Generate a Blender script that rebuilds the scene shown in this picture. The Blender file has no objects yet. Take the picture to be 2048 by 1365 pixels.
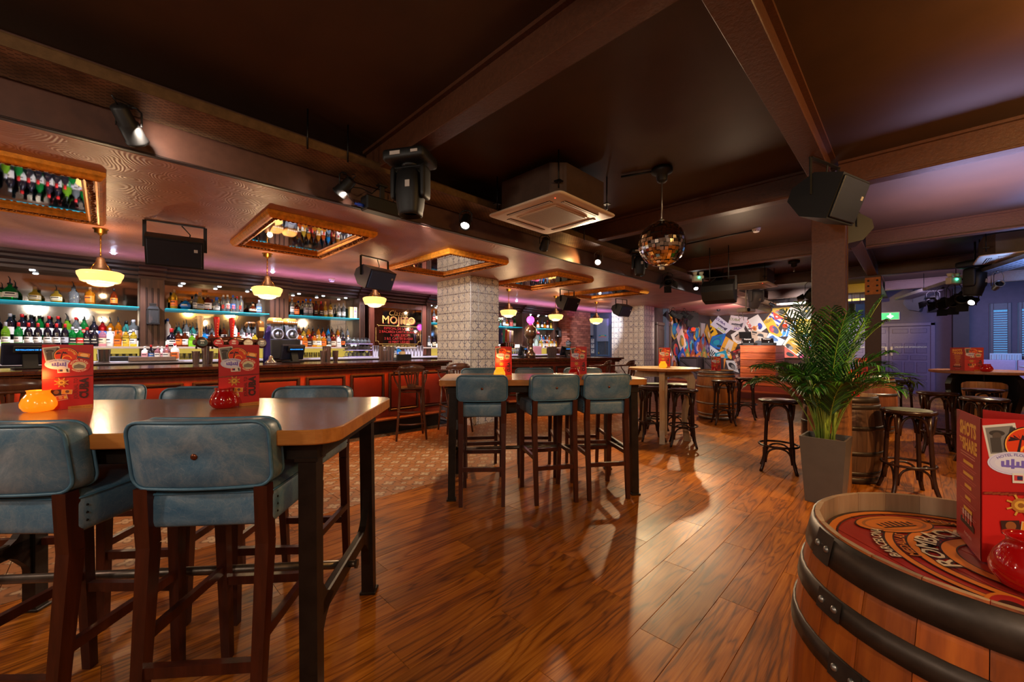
import bpy, math, random
from mathutils import Vector, Matrix
S = bpy.context.scene
COL = S.collection
PI = math.pi
rad = math.radians
rng = random.Random(11)

# ------------------------------------------------------------------ camera, world, exposure, lights
FOC, CX, HOR, EYE, YAW = 805.0, 1024.0, 697.0, 1.35, rad(44.75)
CA, SA = math.cos(YAW), math.sin(YAW)
cam = bpy.data.cameras.new('camera')
cam.sensor_width = 36.0
cam.lens = FOC / 2048 * 36
cam.shift_y = (HOR - 682.5) / 2048
cam.clip_start = 0.05
camo = bpy.data.objects.new('camera', cam)
camo.location = (0, 0, EYE)
camo.rotation_euler = (PI / 2, 0, YAW)
COL.objects.link(camo)
S.camera = camo

S.view_settings.view_transform = 'Standard'
S.view_settings.look = 'None'
S.view_settings.gamma = 1.0
S.view_settings.use_curve_mapping = False
S.view_settings.exposure = 0.35
S.cycles.use_denoising = True
S.cycles.max_bounces = 7
S.cycles.diffuse_bounces = 3
S.cycles.glossy_bounces = 4
S.cycles.transmission_bounces = 5
S.cycles.caustics_reflective = False
S.cycles.caustics_refractive = False
S.cycles.sample_clamp_indirect = 4.0

w = bpy.data.worlds.new('world')
S.world = w
w.use_nodes = True
bg = w.node_tree.nodes['Background']
bg.inputs[0].default_value = (0.16, 0.5, 1.0, 1)     # dusk-blue daylight, seen through the shutters only
bg.inputs[1].default_value = 0.55


def aim(o, target):
    d = Vector(target) - o.location
    o.rotation_euler = d.to_track_quat('-Z', 'Y').to_euler()


def spot(loc, target, power, col=(1, 0.82, 0.6), cone=60, blend=0.25, size=0.03):
    l = bpy.data.lights.new('spot_light', 'SPOT')
    l.energy = power
    l.color = col
    l.spot_size = rad(cone)
    l.spot_blend = blend
    l.shadow_soft_size = size
    o = bpy.data.objects.new('spot_light', l)
    o.location = loc
    aim(o, target)
    COL.objects.link(o)
    return o


def area(loc, target, power, sx, sy, col=(1, 0.8, 0.6), roll=0.0):
    l = bpy.data.lights.new('area_light', 'AREA')
    l.shape = 'RECTANGLE'
    l.size, l.size_y = sx, sy
    l.energy = power
    l.color = col
    o = bpy.data.objects.new('area_light', l)
    o.location = loc
    dz = target[2] - loc[2]
    if abs(target[0] - loc[0]) + abs(target[1] - loc[1]) < .3 * abs(dz):     # straight up or down, long side along y
        o.rotation_euler = (0, 0, 0) if dz < 0 else (PI, 0, 0)
    else:
        aim(o, target)
    COL.objects.link(o)
    return o


def point(loc, power, col=(1, 0.75, 0.45), size=0.05):
    l = bpy.data.lights.new('point_light', 'POINT')
    l.energy = power
    l.color = col
    l.shadow_soft_size = size
    o = bpy.data.objects.new('point_light', l)
    o.location = loc
    COL.objects.link(o)
    return o


WARM = (1.0, 0.74, 0.46)
# tray and beam spotlights
spot((-3.5, 5.3, 2.62), (-1.7, 2.0, 0), 250, (1, 0.7, 0.42), 86, 0.15, 0.05)
spot((-3.45, 6.8, 2.6), (-0.75, 5.1, 0), 210, (1, 0.74, 0.4), 66, 0.08, 0.04)
spot((-3.45, 9.3, 2.6), (-1.6, 6.6, 0), 210, (1, 0.74, 0.42), 66, 0.1, 0.04)
spot((-3.55, 2.74, 2.6), (-4.6, 1.2, 0.3), 130, (1, 0.8, 0.6), 90, 0.3, 0.05)
spot((-3.40, 1.43, 2.66), (-4.0, 1.25, 2.55), 16, (1, 0.85, 0.7), 120, 0.6)
spot((-3.38, 0.14, 2.70), (-4.0, 0.5, 2.55), 20, (1, 0.85, 0.7), 120, 0.6)
spot((-3.40, 5.0, 2.68), (-4.0, 4.6, 2.55), 12, (1, 0.6, 0.2), 120, 0.6)
# unseen fill points added to brighten room and ceiling, around and beyond the camera
for p, e in (((0.6, -1.4, 2.5), 70), ((-2.0, -2.6, 2.45), 80), ((2.8, -0.6, 2.5), 40), ((-5.0, -2.4, 2.1), 55)):
    point(p, e, (1, 0.86, 0.7), 0.12)
point((2.4, 2.2, 2.7), 45, (1, 0.5, 0.12), 0.12)
point((1.1, 3.3, 2.62), 80, (1, 0.56, 0.18), 0.1)
point((2.9, 6.4, 2.5), 30, (1, 0.68, 0.4), 0.12)
point((-1.9, 7.0, 2.3), 16, (1, 0.7, 0.45), 0.15)
# column foot and barrel
spot((1.6, 3.3, 2.8), (-0.35, 4.9, 0.35), 260, (1, 0.6, 0.26), 44, 0.35)
spot((1.2, -0.4, 2.8), (0.1, 1.2, 0.7), 100, (1, 0.74, 0.46), 62, 0.4, 0.06)
# bar canopy
for y in (0.07, 1.94, 3.86, 5.4, 7.74, 9.6):
    spot((-7.5, y, 2.55), (-7.95, y, 1.3), 120, (0.86, 0.86, 1.0), 110, 0.5)
for y, e in ((0.4, 3.5), (3.1, 9), (5.8, 12), (8.5, 12), (11.2, 12)):
    area((-7.5, y, 2.15), (-7.45, y, 3.0), e, 0.3, 2.7, (0.55, 0.3, 1.0)).data.spread = rad(120)
area((-5.76, 0.6, 1.03), (-5.80, 0.6, 0.0), 27, 0.05, 7.0, (1, 0.3, 0.04)).data.spread = rad(130)
o = area((-5.02, 6.93, 1.03), (-5.02, 6.93, 0.0), 12, 0.05, 2.6, (1, 0.36, 0.08)); o.rotation_euler = (0, 0, rad(-24)); o.data.spread = rad(130)
# stage
spot((-2.2, 12.6, 2.7), (-2.3, 16.9, 1.85), 520, (0.95, 0.97, 1.0), 50, 0.6)
spot((-3.2, 12.2, 2.45), (-4.9, 16.9, 1.7), 420, (1, 0.88, 0.82), 74, 0.6)
spot((-0.9, 11.8, 2.6), (-1.4, 16.9, 2.3), 260, (1, 0.7, 0.05), 40, 0.5)
spot((-3.4, 10.6, 2.5), (-5.66, 14.6, 1.3), 300, (1, 0.88, 0.8), 70, 0.5)
spot((-1.6, 10.6, 2.6), (-3.1, 13.4, 0.8), 300, (1, 0.5, 0.22), 50, 0.5)
spot((-3.6, 13.4, 1.9), (-4.6, 13.2, 2.62), 26, (1, 0.25, 0.55), 140, 0.8)
# pillars: white stage lamp on the far one, soft warm one on the near
spot((-3.45, 7.4, 2.6), (-6.1, 11.2, 1.2), 150, (0.95, 0.93, 1.0), 36, 0.2)
spot((-3.45, 2.2, 2.6), (-5.9, 4.6, 1.4), 170, (1, 0.97, 0.96), 50, 0.5)
# far right, blue LED light by the shutters and lavender wash on the doors
area((2.4, 13.6, 2.6), (0.8, 15.6, 0.8), 60, 1.2, 1.2, (0.18, 0.42, 1.0))
area((0.3, 12.6, 2.75), (-0.2, 16.9, 1.0), 48, 1.4, 0.8, (0.72, 0.55, 0.95))
area((0.7, 6.6, 2.1), (0.7, 6.6, 3.1), 75, 1.2, 1.2, (0.62, 0.52, 0.9)).data.spread = rad(140)  # unseen uplight added to tint the ceiling lavender
area((1.9, 9.0, 2.1), (1.9, 9.0, 3.1), 90, 1.4, 1.4, (0.2, 0.4, 1.0)).data.spread = rad(140)  # unseen uplight added for the blue part of the ceiling
spot((0.9, 8.6, 2.5), (0.2, 7.6, 0), 180, (1, 0.74, 0.44), 84, 0.3)
spot((1.6, 14.6, 2.7), (-0.6, 14.6, 0), 120, (0.35, 0.55, 1.0), 60, 0.4)
# brick pier and grey cupboard wall
spot((-6.3, 10.0, 2.5), (-8.0, 12.6, 1.5), 130, (0.7, 0.78, 1.0), 70, 0.5)

# ------------------------------------------------------------------ pixel helpers (photograph frame, used to read positions off)


def _w(f, px):
    r = (px - CX) / FOC * f
    return (-f * SA + r * CA, f * CA + r * SA)


def W(f, px):
    return _w(f, px)


def atz(px, py, z=0.0):
    return _w(FOC * (EYE - z) / (py - HOR), px)


def atx(px, py, X):
    t = (px - CX) / FOC
    f = X / (-SA + t * CA)
    return (X, f * (CA + t * SA), EYE - (py - HOR) * f / FOC)


def aty(px, py, Y):
    t = (px - CX) / FOC
    f = Y / (CA + t * SA)
    return (f * (-SA + t * CA), Y, EYE - (py - HOR) * f / FOC)


def atd(px, py, f):
    x, y = _w(f, px)
    return (x, y, EYE - (py - HOR) * f / FOC)


# ------------------------------------------------------------------ materials
def lin(*c):
    out = []
    for v in c[:3]:
        v = v / 255.0
        out.append(v / 12.92 if v <= 0.04045 else ((v + 0.055) / 1.055) ** 2.4)
    return tuple(out)


class NT:
    def __init__(self, name):
        self.mat = bpy.data.materials.new(name)
        self.mat.use_nodes = True
        self.nt = self.mat.node_tree
        self.b = self.nt.nodes['Principled BSDF']

    def n(self, t, **k):
        nd = self.nt.nodes.new(t)
        for a, v in k.items():
            if a.startswith('i_'):
                key = a[2:]
                nd.inputs[int(key) if key.isdigit() else key.replace('_', ' ')].default_value = v
            else:
                setattr(nd, a, v)
        return nd

    def l(self, a, b):
        self.nt.links.new(a, b)

    def ramp(self, fac, stops, interp='LINEAR'):
        r = self.n('ShaderNodeValToRGB')
        r.color_ramp.interpolation = interp
        e = r.color_ramp.elements
        while len(e) < len(stops):
            e.new(0.5)
        for i, (p, c) in enumerate(stops):
            e[i].position = p
            e[i].color = (c[0], c[1], c[2], 1) if len(c) == 3 else c
        self.l(fac, r.inputs[0])
        return r.outputs[0]

    def math(self, op, a, b=None):
        m = self.n('ShaderNodeMath', operation=op)
        for i, v in enumerate((a, b)):
            if v is None:
                continue
            if isinstance(v, (int, float)):
                m.inputs[i].default_value = v
            else:
                self.l(v, m.inputs[i])
        return m.outputs[0]

    def mix(self, fac, a, b, blend='MIX'):
        m = self.n('ShaderNodeMix', data_type='RGBA', blend_type=blend)
        for i, v in ((0, fac), (6, a), (7, b)):
            if isinstance(v, (int, float)):
                m.inputs[i].default_value = v
            elif isinstance(v, tuple):
                m.inputs[i].default_value = (*v[:3], 1)
            else:
                self.l(v, m.inputs[i])
        return m.outputs[2]

    def bump(self, h, strength=0.3, dist=0.01):
        b = self.n('ShaderNodeBump')
        b.inputs['Strength'].default_value = strength
        b.inputs['Distance'].default_value = dist
        self.l(h, b.inputs['Height'])
        self.l(b.outputs[0], self.b.inputs['Normal'])

    def set(self, **k):
        for a, v in k.items():
            self.b.inputs[a.replace('_', ' ')].default_value = (*v, 1) if isinstance(v, tuple) else v
        return self


MATS = {}


def mat(name, col, rough=0.5, metal=0.0, var=0.0, bump=0.0, scale=20.0, emit=None, es=0.0, trans=0.0, coat=0.0, alpha=1.0, ior=1.45):
    if name in MATS:
        return MATS[name]
    t = NT(name)
    t.set(Base_Color=col, Roughness=rough, Metallic=metal, Transmission_Weight=trans, Coat_Weight=coat, IOR=ior)
    if var or bump:
        tc = t.n('ShaderNodeTexCoord')
        nz = t.n('ShaderNodeTexNoise', i_Scale=scale, i_Detail=5.0, i_Roughness=0.6)
        t.l(tc.outputs['Object'], nz.inputs['Vector'])
        if var:
            lo = tuple(max(0, c * (1 - var)) for c in col)
            hi = tuple(min(1, c * (1 + var)) for c in col)
            t.l(t.ramp(nz.outputs[0], [(0.3, lo), (0.7, hi)]), t.b.inputs['Base Color'])
        if bump:
            t.bump(nz.outputs[0], bump, 0.004)
    if emit:
        t.set(Emission_Color=emit, Emission_Strength=es)
    MATS[name] = t.mat
    return t.mat


def wood(name, c1, c2, c3=None, scale=1.0, axis='Z', rough=0.4, rnd=True, bump=0.15, coat=0.0, coords='Object', wear=None):
    """long streaky grain along one axis"""
    if name in MATS:
        return MATS[name]
    t = NT(name)
    tc = t.n('ShaderNodeTexCoord')
    vec = tc.outputs['Object']
    if coords == 'Position':
        vec = t.n('ShaderNodeNewGeometry').outputs['Position']
    oi = t.n('ShaderNodeObjectInfo')
    add = t.n('ShaderNodeVectorMath', operation='ADD')
    mul = t.n('ShaderNodeVectorMath', operation='SCALE')
    comb = t.n('ShaderNodeCombineXYZ')
    for i, k in enumerate((37.0, 91.0, 53.0)):
        t.l(t.math('MULTIPLY', oi.outputs['Random'], k), comb.inputs[i])
    t.l(comb.outputs[0], mul.inputs[0])
    mul.inputs['Scale'].default_value = 1.0 if rnd else 0.0
    t.l(vec, add.inputs[0])
    t.l(mul.outputs[0], add.inputs[1])
    mp = t.n('ShaderNodeMapping')
    sc = {'X': (1.2, 14, 14), 'Y': (14, 1.2, 14), 'Z': (14, 14, 1.2)}[axis]
    mp.inputs['Scale'].default_value = tuple(s * scale for s in sc)
    t.l(add.outputs[0], mp.inputs['Vector'])
    n1 = t.n('ShaderNodeTexNoise', i_Scale=1.0, i_Detail=6.0, i_Roughness=0.65, i_Distortion=0.6)
    t.l(mp.outputs[0], n1.inputs['Vector'])
    n2 = t.n('ShaderNodeTexNoise', i_Scale=5.0, i_Detail=3.0, i_Roughness=0.7)
    t.l(mp.outputs[0], n2.inputs['Vector'])
    f = t.math('ADD', t.math('MULTIPLY', n1.outputs[0], 0.7), t.math('MULTIPLY', n2.outputs[0], 0.3))
    c = t.ramp(f, [(0.34, c1), (0.5, c2), (0.68, c3 or c2)])
    if rnd:
        hs = t.n('ShaderNodeHueSaturation')
        t.l(t.math('ADD', t.math('MULTIPLY', oi.outputs['Random'], 0.5), 0.72), hs.inputs['Value'])
        t.l(c, hs.inputs['Color'])
        c = hs.outputs[0]
    if wear:
        nw = t.n('ShaderNodeTexNoise', i_Scale=9.0, i_Detail=4.0)
        t.l(add.outputs[0], nw.inputs['Vector'])
        geo = t.n('ShaderNodeNewGeometry')
        edge = t.math('MULTIPLY', t.math('GREATER_THAN', geo.outputs['Pointiness'], 0.53), t.math('GREATER_THAN', nw.outputs[0], 0.52))
        c = t.mix(edge, c, wear)
    t.l(c, t.b.inputs['Base Color'])
    t.set(Roughness=rough, Coat_Weight=coat, Coat_Roughness=0.15)
    if bump:
        t.bump(f, bump, 0.003)
    MATS[name] = t.mat
    return t.mat


# ------------------------------------------------------------------ mesh builder
def rotx(a): return Matrix.Rotation(a, 4, 'X')
def roty(a): return Matrix.Rotation(a, 4, 'Y')
def rotz(a): return Matrix.Rotation(a, 4, 'Z')
def tr(*p): return Matrix.Translation(Vector(p))


class B:
    def __init__(self):
        self.v, self.f, self.m, self.s = [], [], [], []
        self.M = Matrix.Identity(4)
        self.mi = 0

    def _add(self, vs, fs, smooth=False):
        o = len(self.v)
        M = self.M
        self.v += [tuple(M @ Vector(p)) for p in vs]
        for f in fs:
            self.f.append([i + o for i in f])
            self.m.append(self.mi)
            self.s.append(smooth)
        return o, len(self.v)

    def warp(self, rngs, fn):
        for i in range(*rngs):
            self.v[i] = fn(*self.v[i])

    def box(self, c, s, bev=0.0):
        x, y, z = c
        a, b, d = s[0] / 2, s[1] / 2, s[2] / 2
        if bev <= 0:
            vs = [(x + i * a, y + j * b, z + k * d) for k in (-1, 1) for j in (-1, 1) for i in (-1, 1)]
            return self._add(vs, [(0, 2, 3, 1), (4, 5, 7, 6), (0, 1, 5, 4), (2, 6, 7, 3), (0, 4, 6, 2), (1, 3, 7, 5)])
        bev = min(bev, a * .9, b * .9, d * .9)
        vs, idx = [], {}
        for i in (-1, 1):
            for j in (-1, 1):
                for k in (-1, 1):
                    for ax in range(3):
                        p = [x + i * (a - bev), y + j * (b - bev), z + k * (d - bev)]
                        p[ax] += (i, j, k)[ax] * bev
                        idx[(i, j, k, ax)] = len(vs)
                        vs.append(tuple(p))
        fs = []
        for ax in range(3):
            u, w_ = [q for q in range(3) if q != ax]
            for sg in (-1, 1):
                loop = []
                for (p, q) in ((-1, -1), (1, -1), (1, 1), (-1, 1)):
                    t = [0, 0, 0]
                    t[ax], t[u], t[w_] = sg, p, q
                    loop.append(idx[(*t, ax)])
                if (sg > 0) != (ax != 1):
                    loop.reverse()
                fs.append(loop)
        for ax in range(3):            # edges parallel to ax
            u, w_ = [q for q in range(3) if q != ax]
            for p in (-1, 1):
                for q in (-1, 1):
                    t0, t1 = [0, 0, 0], [0, 0, 0]
                    t0[ax], t1[ax] = -1, 1
                    t0[u] = t1[u] = p
                    t0[w_] = t1[w_] = q
                    fs.append([idx[(*t0, u)], idx[(*t1, u)], idx[(*t1, w_)], idx[(*t0, w_)]])
        for i in (-1, 1):
            for j in (-1, 1):
                for k in (-1, 1):
                    fs.append([idx[(i, j, k, q)] for q in range(3)])
        # consistent outward winding
        out = []
        cv = Vector(c)
        for f in fs:
            ps = [Vector(vs[i]) for i in f]
            nrm = (ps[1] - ps[0]).cross(ps[2] - ps[0])
            if nrm.dot(sum(ps, Vector()) / len(ps) - cv) < 0:
                f = f[::-1]
            out.append(f)
        return self._add(vs, out)

    def tube(self, pts, r, seg=8, closed=False, smooth=True, squash=None, caps=True):
        pts = [Vector(p) for p in pts]
        n = len(pts)
        rs = r if isinstance(r, (list, tuple)) else [r] * n
        vs, prev = [], None
        for i, p in enumerate(pts):
            a = pts[(i - 1) % n] if (closed or i > 0) else p
            b = pts[(i + 1) % n] if (closed or i < n - 1) else p
            t = (b - a).normalized()
            if prev is None:
                up = Vector((0, 0, 1)) if abs(t.z) < 0.9 else Vector((0, 1, 0))
                nn = (up - t * up.dot(t)).normalized()
            else:
                nn = prev - t * prev.dot(t)
                nn = nn.normalized() if nn.length > 1e-6 else t.orthogonal().normalized()
            prev = nn
            bb = t.cross(nn)
            for k in range(seg):
                an = 2 * PI * k / seg
                ca, sa = math.cos(an) * rs[i], math.sin(an) * rs[i]
                if squash:
                    ca *= squash
                vs.append(tuple(p + nn * ca + bb * sa))
        fs = []
        m = n if closed else n - 1
        for i in range(m):
            j = (i + 1) % n
            for k in range(seg):
                k2 = (k + 1) % seg
                fs.append((i * seg + k, i * seg + k2, j * seg + k2, j * seg + k))
        r0 = self._add(vs, fs, smooth)
        if not closed and caps:
            o = r0[0]
            self.f.append([o + k for k in range(seg)][::-1]); self.m.append(self.mi); self.s.append(False)
            self.f.append([o + (n - 1) * seg + k for k in range(seg)]); self.m.append(self.mi); self.s.append(False)
        return r0

    def cyl(self, p0, p1, r0, r1=None, seg=12, smooth=True):
        return self.tube([p0, p1], [r0, r0 if r1 is None else r1], seg, smooth=smooth)

    def bar(self, p0, p1, w0, d0, w1=None, d1=None, up=(0, 0, 1)):
        """straight rectangular bar from p0 to p1"""
        p0, p1 = Vector(p0), Vector(p1)
        t = (p1 - p0).normalized()
        u = Vector(up)
        if abs(t.dot(u)) > 0.95:
            u = Vector((0, 1, 0))
        a = t.cross(u).normalized()
        b = a.cross(t).normalized()
        w1 = w0 if w1 is None else w1
        d1 = d0 if d1 is None else d1
        vs = []
        for p, w_, d in ((p0, w0, d0), (p1, w1, d1)):
            for i, j in ((-1, -1), (1, -1), (1, 1), (-1, 1)):
                vs.append(tuple(p + a * (i * w_ / 2) + b * (j * d / 2)))
        return self._add(vs, [(3, 2, 1, 0), (4, 5, 6, 7), (0, 1, 5, 4), (1, 2, 6, 5), (2, 3, 7, 6), (3, 0, 4, 7)])

    def lathe(self, prof, seg=16, smooth=True, c=(0, 0, 0), ang=None, a0=0.0, sq=None, caps=True):
        """prof: (r, z) from bottom to top; sq>2 makes rounded-square sections"""
        n = seg if ang is None else seg + 1
        tot = 2 * PI if ang is None else ang
        vs = []
        for r, z in prof:
            for k in range(n):
                an = a0 + tot * k / seg
                cc, ss = math.cos(an), math.sin(an)
                q = 1.0
                if sq:
                    q = 1.0 / ((abs(cc) ** sq + abs(ss) ** sq) ** (1.0 / sq))
                vs.append((c[0] + r * q * cc, c[1] + r * q * ss, c[2] + z))
        fs = []
        for i in range(len(prof) - 1):
            for k in range(seg):
                k2 = (k + 1) % n
                fs.append((i * n + k, i * n + k2, (i + 1) * n + k2, (i + 1) * n + k))
        if ang is None and caps:
            if prof[0][0] > 1e-5:
                fs.append(tuple(range(n))[::-1])
            if prof[-1][0] > 1e-5:
                fs.append(tuple((len(prof) - 1) * n + k for k in range(n)))
        return self._add(vs, fs, smooth)

    def prism(self, poly, z0, z1, smooth=False):
        n = len(poly)
        ar = sum(poly[i][0] * poly[(i + 1) % n][1] - poly[(i + 1) % n][0] * poly[i][1] for i in range(n))
        if ar < 0:
            poly = poly[::-1]
        vs = [(p[0], p[1], z0) for p in poly] + [(p[0], p[1], z1) for p in poly]
        fs = [tuple(range(n))[::-1], tuple(range(n, 2 * n))]
        fs += [(i, (i + 1) % n, n + (i + 1) % n, n + i) for i in range(n)]
        return self._add(vs, fs, smooth)

    def poly(self, pts3):
        return self._add(pts3, [tuple(range(len(pts3)))])

    def sphere(self, c, r, seg=12, ring=8, sc=(1, 1, 1)):
        prof = [(math.sin(PI * i / ring), -math.cos(PI * i / ring)) for i in range(ring + 1)]
        vs, n = [], seg
        for a, z in prof:
            for k in range(seg):
                an = 2 * PI * k / seg
                vs.append((c[0] + r * sc[0] * a * math.cos(an), c[1] + r * sc[1] * a * math.sin(an), c[2] + r * sc[2] * z))
        fs = [(i * n + k, i * n + (k + 1) % n, (i + 1) * n + (k + 1) % n, (i + 1) * n + k) for i in range(ring) for k in range(n)]
        return self._add(vs, fs, True)

    def soft(self, h, r, n=(8, 3, 6), fn=None):
        """rounded box: half sizes h, corner radii r, about n flat divisions per axis"""
        smp = []
        for a in range(3):
            H_, R_ = h[a], r[a]
            s = [-H_, -H_ + R_ * .12, -H_ + R_ * .4, -H_ + R_]
            k = n[a]
            s += [(-(H_ - R_)) + 2 * (H_ - R_) * i / k for i in range(1, k)]
            s += [H_ - R_, H_ - R_ * .4, H_ - R_ * .12, H_]
            smp.append(s)
        vs, idx, fs = [], {}, []

        def vert(p):
            key = tuple(round(q, 6) for q in p)
            if key not in idx:
                inner = [max(-(h[a] - r[a]), min(h[a] - r[a], p[a])) for a in range(3)]
                d = Vector([(p[a] - inner[a]) / r[a] for a in range(3)])
                L = d.length
                if L > 1e-9:
                    d = d / L * max(abs(q) for q in d) if False else d.normalized()
                idx[key] = len(vs)
                vs.append(tuple(inner[a] + d[a] * r[a] for a in range(3)))
            return idx[key]
        for ax in range(3):
            u, w_ = [(1, 2), (2, 0), (0, 1)][ax]
            for sg in (-1, 1):
                for i in range(len(smp[u]) - 1):
                    for j in range(len(smp[w_]) - 1):
                        q = []
                        for (a, b) in ((i, j), (i + 1, j), (i + 1, j + 1), (i, j + 1)):
                            p = [0, 0, 0]
                            p[ax] = sg * h[ax]
                            p[u] = smp[u][a]
                            p[w_] = smp[w_][b]
                            q.append(vert(p))
                        fs.append(q if sg > 0 else q[::-1])
        if fn:
            vs = [fn(*p) for p in vs]
        return self._add(vs, fs, True)

    def text(self, s, size, loc=(0, 0), z=0.0, align='CENTER', rot=0.0, sx=1.0, arc=None, shear=0.0, bold=0.0):
        vs, fs = text_geo(s, align, shear, bold)
        out = []
        for x, y in vs:
            x, y = x * size * sx, y * size
            if arc:                       # bend round a circle of radius arc (text sits on the outside)
                th = x / arc
                rr = abs(arc) + (y if arc > 0 else -y)
                x, y = (rr * math.sin(th), rr * math.cos(th)) if arc > 0 else (rr * math.sin(-th), -rr * math.cos(-th))
            c, s_ = math.cos(rot), math.sin(rot)
            out.append((loc[0] + x * c - y * s_, loc[1] + x * s_ + y * c, z))
        return self._add(out, fs)

    def mesh(self, name, mats):
        me = bpy.data.meshes.new(name)
        me.from_pydata(self.v, [], self.f)
        for m in (mats if isinstance(mats, (list, tuple)) else [mats]):
            me.materials.append(m)
        me.polygons.foreach_set('material_index', self.m)
        me.polygons.foreach_set('use_smooth', self.s)
        me.update()
        return me

    def ob(self, name, mats, parent=None, loc=None, rot=None):
        return obj(name, self.mesh(name, mats), parent, loc, rot)


_TX = {}


def text_geo(s, align, shear, bold):
    key = (s, align, shear, bold)
    if key not in _TX:
        cu = bpy.data.curves.new('text', 'FONT')
        cu.body = s
        cu.align_x = align
        cu.resolution_u = 2
        cu.shear = shear
        cu.offset = bold
        o = bpy.data.objects.new('text', cu)
        me = o.to_mesh()
        _TX[key] = ([(v.co.x, v.co.y) for v in me.vertices], [tuple(p.vertices) for p in me.polygons])
        o.to_mesh_clear()
        bpy.data.objects.remove(o)
        bpy.data.curves.remove(cu)
    return _TX[key]


def obj(name, me, parent=None, loc=None, rot=None):
    o = bpy.data.objects.new(name, me)
    COL.objects.link(o)
    if parent:
        o.parent = parent
    if loc is not None:
        o.location = loc
    if rot is not None:
        o.rotation_euler = rot
    return o


def tag(o, label=None, cat=None, group=None, kind=None):
    if label: o['label'] = label
    if cat: o['category'] = cat
    if group: o['group'] = group
    if kind: o['kind'] = kind
    return o


def thing(name, label, cat, loc=(0, 0, 0), rz=0.0, group=None):
    o = bpy.data.objects.new(name, None)
    o.empty_display_size = 0.05
    COL.objects.link(o)
    o.location = loc
    o.rotation_euler = (0, 0, rz)
    return tag(o, label, cat, group)


def struct(name, b, m, parent=None):
    o = b.ob(name, m, parent)
    if not parent:
        o['kind'] = 'structure'
    return o


def dup(root, loc, rz=None, label=None, group=None):
    r = root.copy()
    COL.objects.link(r)
    r.location = loc
    if rz is not None:
        r.rotation_euler = (0, 0, rz)
    if label: r['label'] = label
    if group: r['group'] = group
    for ch in list(root.children):
        c = ch.copy()
        COL.objects.link(c)
        c.parent = r
        for g in list(ch.children):
            d = g.copy()
            COL.objects.link(d)
            d.parent = c
    return r


class Print:
    """flat coloured print built as thin layered shapes in a local XY plane"""

    def __init__(self, z0=0.0004, dz=0.00025):
        self.b, self.cols, self.z, self.dz = B(), [], z0, dz

    def c(self, col):
        if col not in self.cols:
            self.cols.append(col)
        self.b.mi = self.cols.index(col)
        self.z += self.dz

    def poly(self, pts, col):
        self.c(col)
        n = len(pts)
        ar = sum(pts[i][0] * pts[(i + 1) % n][1] - pts[(i + 1) % n][0] * pts[i][1] for i in range(n))
        if ar < 0:
            pts = pts[::-1]
        self.b._add([(p[0], p[1], self.z) for p in pts], [tuple(range(n))])

    def rect(self, x, y, w, h, col, rot=0.0):
        c, s = math.cos(rot), math.sin(rot)
        self.poly([(x + a * w / 2 * c - b * h / 2 * s, y + a * w / 2 * s + b * h / 2 * c) for a, b in ((-1, -1), (1, -1), (1, 1), (-1, 1))], col)

    def disc(self, x, y, rx, ry, col, n=28, rot=0.0, a0=0.0, a1=2 * PI):
        pts = []
        full = abs(a1 - a0 - 2 * PI) < 1e-6
        for k in range(n + (0 if full else 1)):
            a = a0 + (a1 - a0) * k / n
            u, v = rx * math.cos(a), ry * math.sin(a)
            pts.append((x + u * math.cos(rot) - v * math.sin(rot), y + u * math.sin(rot) + v * math.cos(rot)))
        self.poly(pts, col)

    def ring(self, x, y, r, t, col, n=32, a0=0.0, a1=2 * PI):
        self.c(col)
        vs, fs = [], []
        for k in range(n + 1):
            a = a0 + (a1 - a0) * k / n
            vs += [(x + (r - t) * math.cos(a), y + (r - t) * math.sin(a), self.z), (x + r * math.cos(a), y + r * math.sin(a), self.z)]
        for k in range(n):
            fs.append((2 * k, 2 * k + 1, 2 * k + 3, 2 * k + 2))
        self.b._add(vs, fs)

    def text(self, s, size, x, y, col, **k):
        self.c(col)
        self.b.text(s, size, (x, y), self.z, **k)

    def ob(self, name, parent, loc=None, rot=None, mesh=None):
        ms = []
        for c in self.cols:
            ms.append(mat('ink_%d_%d_%d' % c, lin(*c), 0.45))
        return self.b.ob(name, ms, parent, loc, rot)


NTH = ['first', 'second', 'third', 'fourth', 'fifth', 'sixth', 'seventh', 'eighth', 'ninth', 'tenth', 'eleventh', 'twelfth',
       'thirteenth', 'fourteenth', 'fifteenth', 'sixteenth', 'seventeenth', 'eighteenth', 'nineteenth', 'twentieth']
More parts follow.
